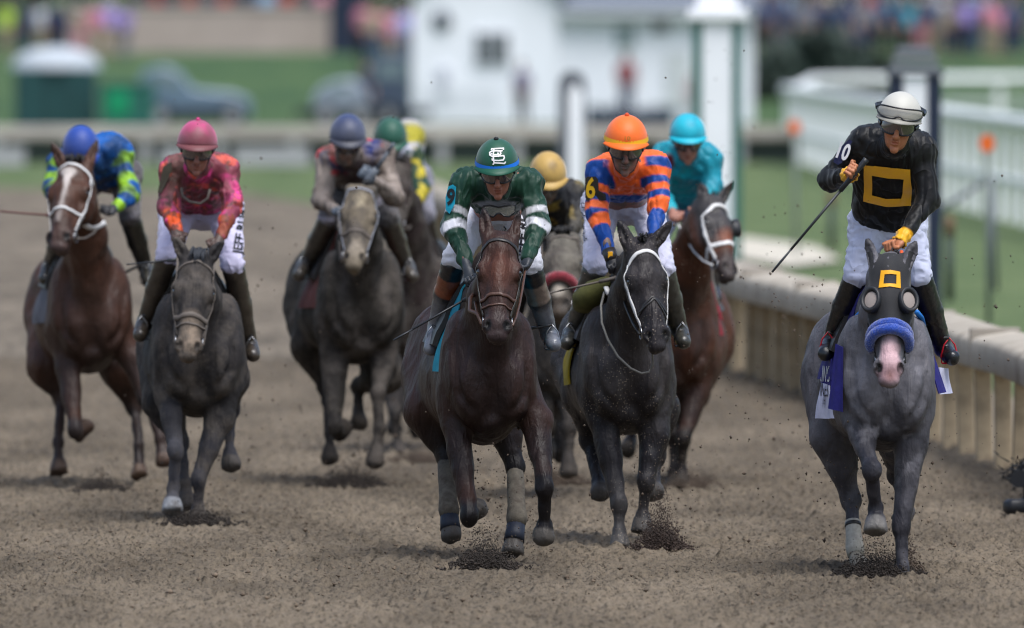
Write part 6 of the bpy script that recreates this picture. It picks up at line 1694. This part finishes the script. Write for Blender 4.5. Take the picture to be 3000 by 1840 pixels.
# ===== C: mud-plastered horse, rider in navy cap
def horse_muddy():
    a = Zf(750, 280, 2.437); b = Zf(800, 950, 2.747); D = 95.5
    def pt(V, c, X):
        Hf = X['Hf']
        c = paint(V, c, cap(Hf(.05, 0, 0), Hf(.6, 0, -.02), .15, .12), hexc('#6e6455'), .06, .9)
        c = paint(V, c, ell(Hf(.13, .0, .06), (.045, .09, .06)), hexc('#a79a80'), .02, .8, (20, .012))
        c = paint(V, c, ell(Hf(.5, 0, 0), (.075, .1, .07)), hexc('#94897a'), .03, .8)
        for s in (-1, 1): c = paint(V, c, ell(Hf(.553, s*.046, -.014), (.018, .012, .02)), (.02, .016, .015), .008)
        for s in (-1, 1): c = paint(V, c, ell(Hf(.21, s*.1, -.02), (.03, .02, .02)), (.03, .025, .02), .01)
        return c
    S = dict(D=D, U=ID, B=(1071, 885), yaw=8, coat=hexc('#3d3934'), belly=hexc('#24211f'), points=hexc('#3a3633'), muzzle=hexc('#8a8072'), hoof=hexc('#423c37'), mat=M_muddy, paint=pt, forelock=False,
             label='horse plastered in khaki mud under the navy-capped jockey, all four feet in the air', tail=(-.05, .35, -.3),
             legs=[('f', -1, b(490, 380, .2), b(500, 820, -.05), b(540, 880, .2), b(600, 790, .25)),
                   ('f', 1, b(900, 330, .2), b(840, 560, .0), b(855, 850, -.05), b(815, 1150, -.1)),
                   ('h', -1, b(300, 180, 1.2), b(420, 500, 1.2), b(450, 880, 1.0), b(460, 1120, .9)),
                   ('h', 1, b(900, 400, 1.2), b(690, 500, 1.4), b(685, 700, 1.3), b(690, 830, 1.2))],
             head=dict(poll=a(752, 655), nose=a(700, 1185), dy=-.45, L=.63, w=1.08, turn=-.05, ears=(a(640, 690, .2), a(868, 690, .2))), seed=41)
    X = make_horse(S)
    bridle(X, M_muddystrap, .014, brow=.05, nose=.37, nose_w=.02, brow_mat=mat('grey_strap', hexc('#8c8f98'), rough=.6), cheek_mat=mat('grey_strap', hexc('#8c8f98'), rough=.6))
    saddlery(X, clothmat('rust_cloth', hexc('#5a2520')), M_black, cloth=(.5, .9, 100))
    navy, red, mw = hexc('#1c2a66'), hexc('#b81c30'), hexc('#8d8178')
    def sp(V, c, J):
        c = paint(V, c, cap(V3(J['sl'])+np.array([.03, -.0, .0]), V3(J['sr'])+np.array([-.03, 0, 0]), .1, .1), navy, .01)
        c = paint_noise(V, c, red, 11, .22, .05, .95, 17, cap(J['sl'], J['sr'], .13, .13), .01)
        c = paint(V, c, ell(P(*a(700, 560), D+.35), (.1, .3, .12)), hexc('#3a2a34'), .04, .85)
        c = paint_noise(V, c, hexc('#5b5048'), 8, .0, .35, .8, 12)
        return c
    def cp(V, c, J): return paint_noise(V, paint(V, c, ell(V3(J['head'])+np.array([0, -.12, -.02]), (.13, .12, .12)), hexc('#474a58'), .06, .9, (14, .03)), hexc('#4c5268'), 14, .0, .3, .6, 4)
    R = make_rider(dict(key='muddy', D=D, U=ID, label='jockey in navy and red silks with mud-soaked pale sleeves and dusty navy cap', silkmat=M_silkmud,
        j=dict(head=a(655, 272, .14), sl=a(520, 450, .4), sr=a(905, 420, .45), el=a(468, 750, .3), er=a(985, 730, .3), hl=a(590, 835, .12), hr=a(800, 575, .0),
               pl=a(600, 640, 1.0), pr=a(850, 640, 1.0), kl=a(520, 880, .5), kr=a(945, 880, .5), al=a(365, 1185, .8), ar=a(1065, 1205, .8), tl=a(310, 1275, .68), tr=a(1112, 1285, .68), nb=a(670, 420, .36)),
        face=(24, 4, 0), cap=(.01, .03, .12), peakcol=hexc('#3d3f4a'), button=False, cappaint=cp, silk=mw, silkpaint=sp, skin=hexc('#7d5c4c'), glove=hexc('#5a626c'), facemud=.15,
        boot=hexc('#4a443c'), torso=.11, silk_end=.8, breech=hexc('#55504e'), q=1.1, grip=dict(r=nrm(P(*a(980, 350), D)-P(*a(830, 600), D)), tr=1),
        breechpaint=lambda V, c, J: paint_noise(V, c, hexc('#a5a0ac'), 7, .15, .2, .8, 2)))
    stirrup(X, R['J']['al'], R['J']['tl'], M_metal); stirrup(X, R['J']['ar'], R['J']['tr'], M_metal)
    reins(X, [R['HL'], R['J']['er']+np.array([-.2, -.1, -.12])], M_muddystrap, .12)
    whip(P(*a(795, 620), D-.06), P(*a(985, 340), D-.1), mat('grey_whip', hexc('#5c626a'), rough=.6), 'grey whip held upright in front of the navy-capped jockey', handle=.35, r_=.016)
    return X, R

# ===== F: mud-covered horse with red noseband, rider in tan cap
def horse_red_nose():
    a = Zf(1500, 300, 2.014); h = Zf(1500, 600, 3.358); b = Zf(1550, 950, 2.015); D = 93
    def pt(V, c, X):
        Hf = X['Hf']
        c = paint(V, c, cap(Hf(.05, 0, 0), Hf(.35, 0, -.02), .15, .12), hexc('#6c675e'), .06, .9)
        c = paint(V, c, ell(Hf(.47, 0, .02), (.035, .05, .045)), hexc('#9f968a'), .02, .8)
        return c
    S = dict(D=D, U=ID, B=(1652, 1010), yaw=-2, coat=hexc('#3f3b37'), belly=hexc('#2b2826'), points=hexc('#45403c'), muzzle=hexc('#4e4339'), hoof=hexc('#3a3530'), mat=M_muddy, paint=pt, bw=.9,
             label='mud-covered horse with a red fleece noseband, squeezed between the leader and the near-black horse', tail=(.0, .35, -.3), forelock_len=.02,
             legs=[('f', -1, b(60, 380, .2), b(120, 600, .1), b(60, 760, .2), b(80, 850, .2)),
                   ('f', 1, b(228, 380, .2), b(236, 610, .05), b(232, 800, .02), b(236, 905, .0)),
                   ('h', -1, b(30, 300, 1.2), b(70, 520, 1.2), b(110, 700, 1.0), b(110, 780, .9)),
                   ('h', 1, b(160, 300, 1.2), b(150, 540, 1.3), b(180, 700, 1.2), b(200, 800, 1.1))],
             head=dict(poll=h(500, 300), nose=h(440, 1020), dy=-.45, L=.6, w=1.22, turn=-.12, ears=(h(400, 330, .2), h(620, 330, .2))), seed=51)
    X = make_horse(S); Hf = X['Hf']
    red = mat('red_fleece', hexc('#7c1c2a'), rough=.95, sheen=.4, var=(30, .4), bump=[(90, 1, .01)])
    pts = [Hf(.38+.03*(1-math.cos(t)), math.sin(t)*.085, -.05+math.cos(t)*.088) for t in np.linspace(-2.0, 2.0, 19)]
    mm = MB(); mm.tube(pts, [.03*(.6+.4*math.sin(math.pi*i/18)**.4) for i in range(19)], 14); mm.build('noseband_roll', red, X['root'], X['org'], True)
    bridle(X, M_muddystrap, .014, brow=.05, nose=None)
    saddlery(X, clothmat('dark_muddy_cloth', hexc('#2e2a28')), M_black, cloth=(.5, .9, 95))
    gold = hexc('#8f7a3a')
    def sp(V, c, J):
        c = paint_noise(V, c, gold, 12, .18, .06, .9, 5); c = paint_noise(V, c, hexc('#4d483f'), 6, .0, .4, .7, 15)
        return c
    def cp(V, c, J): return paint_noise(V, c, hexc('#7d6740'), 12, .25, .25, .7, 4)
    R = make_rider(dict(key='tan', D=D, U=ID, label='jockey in muddy black and gold silks with tan cap, behind the green-capped leader', silkmat=M_silkmud,
        j=dict(head=a(212, 410, .14), sl=a(90, 540, .4), sr=a(355, 540, .4), el=a(70, 700, .3), er=a(385, 690, .3), hl=a(170, 800, .12), hr=a(330, 800, .12),
               pl=a(160, 740, 1.0), pr=a(300, 740, 1.0), kl=a(80, 950, .5), kr=a(390, 960, .5), al=a(20, 1250, .8), ar=a(440, 1250, .8), tl=a(0, 1330, .7), tr=a(460, 1330, .7), nb=a(220, 520, .36)),
        face=(30, 4, 0), cap=hexc('#b08f4c'), button=False, cappaint=cp, silk=hexc('#1c1d22'), silkpaint=sp, skin=hexc('#6a4c40'), glove=hexc('#3a3733'), facemud=.3,
        boot=hexc('#3a352f'), torso=.11, silk_end=.8, breech=hexc('#5a5654'), q=1.2))
    reins(X, [R['HL'], R['HR']], M_muddystrap, .05)
    return X, R

# ===== H: bay horse looking away, rider in turquoise
def horse_turquoise():
    a = Zf(1500, 300, 2.014); h = Zf(1980, 480, 2.906); b = Zf(1550, 950, 2.015); D = 95.5
    def pt(V, c, X):
        Hf = X['Hf']
        c = paint(V, c, cap(Hf(.04, 0, 0), Hf(.24, 0, -.02), .16, .14), hexc('#3b3a3b'), .03, .95)
        c = paint(V, c, ell(Hf(.33, -.0, .02), (.06, .09, .05)), hexc('#7a4630'), .03, .8)
        c = paint(V, c, ell(Hf(.55, 0, -.05), (.09, .1, .12)), hexc('#3a3433'), .04, .9)
        c = paint_noise(V, c, hexc('#2f2521'), 5, .05, .3, .75, 3, ell(X['Bf'](-.05, .1, .0), (.3, .5, .5)), .1)
        return c
    S = dict(D=D, U=ID, B=(1975, 985), yaw=-3, coat=hexc('#5d3a2a'), belly=hexc('#33231d'), points=hexc('#27211f'), muzzle=hexc('#3a3433'), hoof=hexc('#3a3530'), mat=M_speck, paint=pt, neckw=1.15, forelock=False,
             label='bay horse with white noseband turning its head to the right beside the inner rail', tail=(.0, .35, -.3),
             legs=[('f', -1, b(800, 430, .2), b(848, 660, .1), b(850, 880, .05), b(850, 1000, .0)),
                   ('f', 1, b(985, 420, .2), b(912, 680, .0), b(895, 860, .02), b(890, 960, .0)),
                   ('h', -1, b(700, 400, 1.2), b(620, 560, 1.4), b(600, 690, 1.3), b(570, 760, 1.2)),
                   ('h', 1, b(930, 420, 1.2), b(905, 600, 1.3), b(880, 800, 1.2), b(880, 900, 1.1))],
             head=dict(poll=h(335, 290), nose=h(500, 935), dy=-.3, L=.62, w=1.08, turn=.62, ears=(h(218, 158, .02), h(492, 140, .08))), seed=61)
    X = make_horse(S); Hf = X['Hf']
    bridle(X, M_white, .026, brow=.12, nose=.385, nose_w=.032)
    # blinker cup on the far eye
    c0 = Hf(.2, .1, -.01); mm = MB(); n = 16; out = nrm(X['f']*.5+X['s']*.85); e1 = X['ax']; e2 = np.cross(out, e1); vs = []; fc = []
    rings = [(.045, -.01), (.05, .03), (.042, .035), (.03, .02)]
    for rr, hh in rings:
        for k in range(n): t = 2*math.pi*k/n; vs.append(c0+out*hh+e1*math.cos(t)*rr*1.3+e2*math.sin(t)*rr)
    for i in range(3):
        for k in range(n): fc.append((i*n+k, i*n+(k+1) % n, (i+1)*n+(k+1) % n, (i+1)*n+k))
    mm.add(vs, fc); mm.build('blinker_cup', mat('black_rubber', (.015, .016, .019), rough=.5), X['root'], X['org'], True)
    redc = clothmat('crimson_cloth', hexc('#8a1024'))
    saddlery(X, redc, M_black, cloth=(.45, .8, 92))
    cloth_patch('saddle_cloth_corner', P(*h(280, 985), D+.3), P(*h(305, 1000), D+.6), P(*h(400, 1350), D+.65), P(*h(350, 1260), D+.4), redc, X['root'], X['org'], wave=.006, seed=8)
    teal = hexc('#12a0b0')
    def sp(V, c, J):
        c = paint_noise(V, c, hexc('#0d6d86'), 5, .0, .4, .6, 5); c = paint(V, c, ell(V3(J['sl'])+np.array([.03, -.08, -.03]), (.035, .08, .05)), hexc('#7a1a30'), .01)
        return c
    def cp(V, c, J): return paint_noise(V, c, hexc('#0e7f98'), 9, .1, .35, .5, 4)
    R = make_rider(dict(key='teal', D=D, U=ID, label='jockey in plain turquoise silks and turquoise cap, sitting up behind the orange-capped rider',
        j=dict(head=a(1036, 180, .14), sl=a(895, 320, .35), sr=a(1165, 330, .35), el=a(870, 500, .25), er=a(1185, 500, .3), hl=a(965, 685, .0), hr=a(1090, 660, .1),
               pl=a(940, 590, .9), pr=a(1100, 590, .9), kl=a(860, 800, .5), kr=a(1150, 830, .5), al=a(800, 1080, .8), ar=a(1180, 1080, .8), tl=a(790, 1150, .7), tr=a(1200, 1150, .7), nb=a(1036, 320, .33)),
        face=(16, 3, 0), cap=hexc('#12a8bd'), button=False, cappaint=cp, silk=teal, silkpaint=sp, skin=hexc('#9a6a5a'), boot=hexc('#23222a'), torso=.125, silk_end=.8, breech=hexc('#a9b2cc'), q=1.1))
    reins(X, [R['HL'], R['HR']], M_white, .06)
    mm = MB(); mm.tube([X['bit'][1], P(*h(310, 860), D-.4), P(*h(315, 980), D-.3), P(*h(345, 1120), D-.2), P(*h(365, 1200), D-.1)], .008, 6); mm.build('rein_end', M_white, X['root'], X['org'], True)
    return X, R

# ===== D: dark horse mostly hidden, rider in green cap
def horse_hidden():
    a = Zf(750, 280, 2.437); b = Zf(800, 950, 2.747); D = 103
    S = dict(D=D, U=ID, B=(1212, 900), yaw=-4, coat=hexc('#3c3230'), belly=hexc('#262221'), points=hexc('#3d3a38'), muzzle=hexc('#3a3330'), hoof=hexc('#3a3633'), mat=M_muddy,
             label='dark brown horse at the back, mostly hidden behind the mud-plastered one', tail=(.0, .35, -.3), forelock_len=.03,
             legs=[('f', -1, b(960, 500, .2), b(985, 740, .0), b(1005, 960, .0), b(1030, 1060, -.05)),
                   ('f', 1, b(1060, 560, .2), b(1100, 690, -.05), b(1150, 830, .1), b(1180, 890, .15)),
                   ('h', -1, b(930, 420, 1.2), b(960, 600, 1.3), b(970, 780, 1.2), b(980, 860, 1.1)),
                   ('h', 1, b(1180, 420, 1.2), b(1260, 640, 1.2), b(1290, 830, 1.1), b(1290, 960, 1.0))],
             head=dict(poll=a(1010, 480), nose=a(985, 960), dy=-.45, L=.6, w=1.05, ears=(a(960, 400, .05), a(1060, 410, .05))), seed=71)
    X = make_horse(S); bridle(X, M_muddystrap, .014, brow=.05, nose=.38)
    saddlery(X, clothmat('dark_muddy_cloth', hexc('#2e2a28')), M_black, cloth=(.5, .9, 95))
    def sp(V, c, J):
        g, y = hexc('#1f4034'), hexc('#b3a32c')
        c = paint(V, c, cap(J['sr'], J['er'], .09, .09), y, .01); c = paint(V, c, cap(J['er'], J['WR'], .09, .09), y, .01)
        c = paint_noise(V, c, g, 15, .0, .06, .95, 5, cap(J['sr'], J['er'], .12, .12), .01); c = paint_noise(V, c, g, 15, .0, .06, .95, 5, cap(J['er'], J['WR'], .12, .12), .01)
        c = paint(V, c, ell(P(*a(1095, 290), D+.7), (.12, .3, .1)), hexc('#9c932a'), .02)
        return c
    R = make_rider(dict(key='hidden', D=D, U=ID, label='jockey in green cap with white, yellow and dark green checked silks behind the navy-capped rider', silkmat=M_silkmud,
        j=dict(head=a(960, 285, .14), sl=a(870, 420, .4), sr=a(1110, 430, .45), el=a(860, 600, .3), er=a(1178, 660, .35), hl=a(930, 760, .1), hr=a(1130, 840, .1),
               pl=a(980, 600, 1.0), pr=a(1150, 600, 1.0), kl=a(880, 800, .5), kr=a(1210, 860, .5), al=a(850, 1080, .8), ar=a(1260, 1150, .8), tl=a(840, 1160, .7), tr=a(1280, 1230, .7), nb=a(975, 420, .36)),
        face=(30, 4, 0), cap=hexc('#1c5040'), button=False, silk=hexc('#a5a6b6'), silkpaint=sp, skin=hexc('#6a4c40'), facemud=.2, boot=hexc('#35302c'), torso=.11, silk_end=.9, breech=hexc('#77757f'), q=1.2,
        back=(*a(1095, 300), .7, (.11, .2, .12))))
    reins(X, [R['HL'], R['HR']], M_muddystrap, .05)
    return X, R
horse_nine(); horse_ten(); horse_six(); horse_pink(); horse_blaze(); horse_muddy(); horse_red_nose(); horse_turquoise(); horse_hidden()
# ------------------------------------------------------------------ flying dirt
def clods(name, label, pts, sizes, material, kind='stuff', flat=1.0, seed=0):
    rr = np.random.default_rng(seed); n = len(pts)
    base = np.array([(1, 0, 0), (-1, 0, 0), (0, 1, 0), (0, -1, 0), (0, 0, 1), (0, 0, -1)], dtype=float)
    tri = np.array([(0, 2, 4), (2, 1, 4), (1, 3, 4), (3, 0, 4), (2, 0, 5), (1, 2, 5), (3, 1, 5), (0, 3, 5)])
    b = base[None]*rr.uniform(.6, 1.3, (n, 6, 1))+rr.normal(0, .18, (n, 6, 3)); b[:, :, 2] *= flat
    ang = rr.uniform(0, 6.28, n); co, si = np.cos(ang)[:, None], np.sin(ang)[:, None]
    x, y = b[:, :, 0].copy(), b[:, :, 1].copy(); b[:, :, 0] = x*co-y*si; b[:, :, 1] = x*si+y*co
    V = (np.array(pts)[:, None]+b*np.array(sizes)[:, None, None]).reshape(-1, 3)
    Q = (tri[None]+(np.arange(n)*6)[:, None, None]).reshape(-1, 3)
    org = np.array(pts).mean(0); org[2] = 0
    o = mesh_obj(name, V, Q, material, None, org)
    return setp(o, label, 'dirt', kind=kind)
M_wet = mat('wet_dirt', (.028, .021, .016), rough=.85, var=(20, .4))
M_clod = mat('clod_dirt', (.085, .062, .045), rough=.9, var=(10, .4))
def splash(px, py, d, w, h, n, label, seed, m=M_wet, dep=.35, up=1.6):
    """dark soil thrown up where a hoof has struck"""
    n = int(n*2.4)
    c = P(px*1.2175, py*1.2175, d); rr = np.random.default_rng(seed)
    x = rr.normal(0, w*.38, n); y = rr.uniform(-dep, dep, n); e = np.exp(-(x/w)**2*2.2)
    z = np.abs(rr.normal(0, 1, n))**up*h*.45*e+.0
    p = np.stack([c[0]+x, d+y, z+.006], 1); s = rr.uniform(.002, .0095, n)*(1-.5*np.clip(z/h, 0, 1))
    clods('kicked_up_dirt', label, p, s, m, seed=seed)
splash(1165, 1368, 81.2, .2, .12, 2300, 'dark spray of wet soil under the raised hooves of the bay leader', 1)
splash(1590, 1306, 84.3, .15, .17, 2600, 'dark clump of soil thrown up by the near-black horse', 2, mat('red_brown_dirt', (.04, .026, .02), rough=.85, var=(20, .4)))
splash(2110, 1388, 80.15, .24, .11, 2300, 'dark soil breaking around the planted feet of the grey horse', 3)
splash(2180, 1350, 80.8, .1, .22, 500, 'fine soil spraying behind the planted foreleg of the grey horse', 4, M_clod)
splash(470, 1262, 88.3, .25, .08, 1500, 'low ridge of soil lifting at the front feet of the pink-capped rider’s horse', 5)
splash(845, 1170, 95.4, .26, .11, 1500, 'dark patch of thrown soil below the mud-plastered horse', 6)
splash(245, 1185, 94.6, .2, .07, 900, 'small dark spray of soil below the chestnut horse', 7)
splash(1345, 1165, 96, .22, .1, 1100, 'soil spraying behind the gap between the leader and near-black horse', 8, M_clod)
splash(1660, 1168, 95.5, .2, .08, 900, 'soil scattered at the feet of the bay horse by the rail', 9, M_clod)
splash(1010, 1110, 101, .25, .07, 700, 'soil scattered at the feet of the hindmost dark horse', 10, M_clod)
def flying():
    rr = np.random.default_rng(44); pts = []; sz = []
    def burst(px, py, sx, sy, d, n, s0=.003, s1=.009, dd=1.0):
        for i in range(n):
            x, y = rr.normal(px, sx), rr.normal(py, sy); dist = d+rr.uniform(-dd, dd); p = P(x*1.2175, y*1.2175, dist)
            if p[2] < .02: continue
            pts.append(p); sz.append(rr.uniform(s0, s1)*.85*(1 if rr.random() < .93 else 1.8))
    burst(1900, 900, 160, 200, 84, 220, .003, .008); burst(1880, 700, 180, 120, 90, 90, .003, .009, 5)
    burst(2060, 1150, 130, 130, 81, 160); burst(1210, 1180, 60, 90, 83, 200, .002, .006); burst(1170, 1330, 90, 40, 81, 260, .002, .006, .3)
    burst(1590, 1230, 60, 50, 84.6, 160, .002, .006, .4); burst(2330, 900, 90, 250, 84, 50); burst(600, 980, 50, 150, 92, 50, .003, .009, 3)
    burst(470, 1220, 80, 30, 88.5, 120, .002, .006, .3); burst(850, 1130, 90, 40, 95.5, 150, .003, .008, .5); burst(1500, 700, 500, 300, 82, 90, .002, .006, 5); burst(660, 750, 70, 200, 95, 40, .003, .01, 4)
    burst(1730, 420, 40, 150, 100, 60, .003, .007, 6); burst(1980, 1000, 200, 160, 95, 120, .004, .011, 6)
    burst(1500, 1120, 60, 100, 90, 120, .003, .008, 3); burst(330, 1190, 120, 50, 96, 120, .003, .009, 2)
    burst(1210, 1150, 90, 130, 84, 260, .003, .009, 2); burst(1560, 1180, 80, 100, 86, 220, .003, .009, 2); burst(860, 1080, 110, 80, 97, 180, .004, .011, 2); burst(440, 1150, 130, 80, 91, 160, .003, .009, 2); burst(2140, 1250, 80, 110, 81, 220, .002, .008, .8)
    clods('flying_dirt', 'small clods and grains of dirt hanging in the air between the horses', pts, sz, M_clod, seed=5)
flying()
def loose():
    rr = np.random.default_rng(9); n = 7000; d = rr.uniform(71, 100, n)**1.0; x = rr.uniform(-1, 1, n)*(d*.034+.4); s = rr.exponential(.0035, n)+.003
    ok = x < railx(d)-.1; x, d, s = x[ok], d[ok], np.minimum(s[ok], .017)
    clods('loose_dirt', 'loose crumbs and clods scattered over the churned track', np.stack([x, d, .004+s*.3], 1), s, mat('crumb_dirt', (.13, .097, .068), rough=.95, var=(6, .5)), flat=.7, seed=6)
loose()
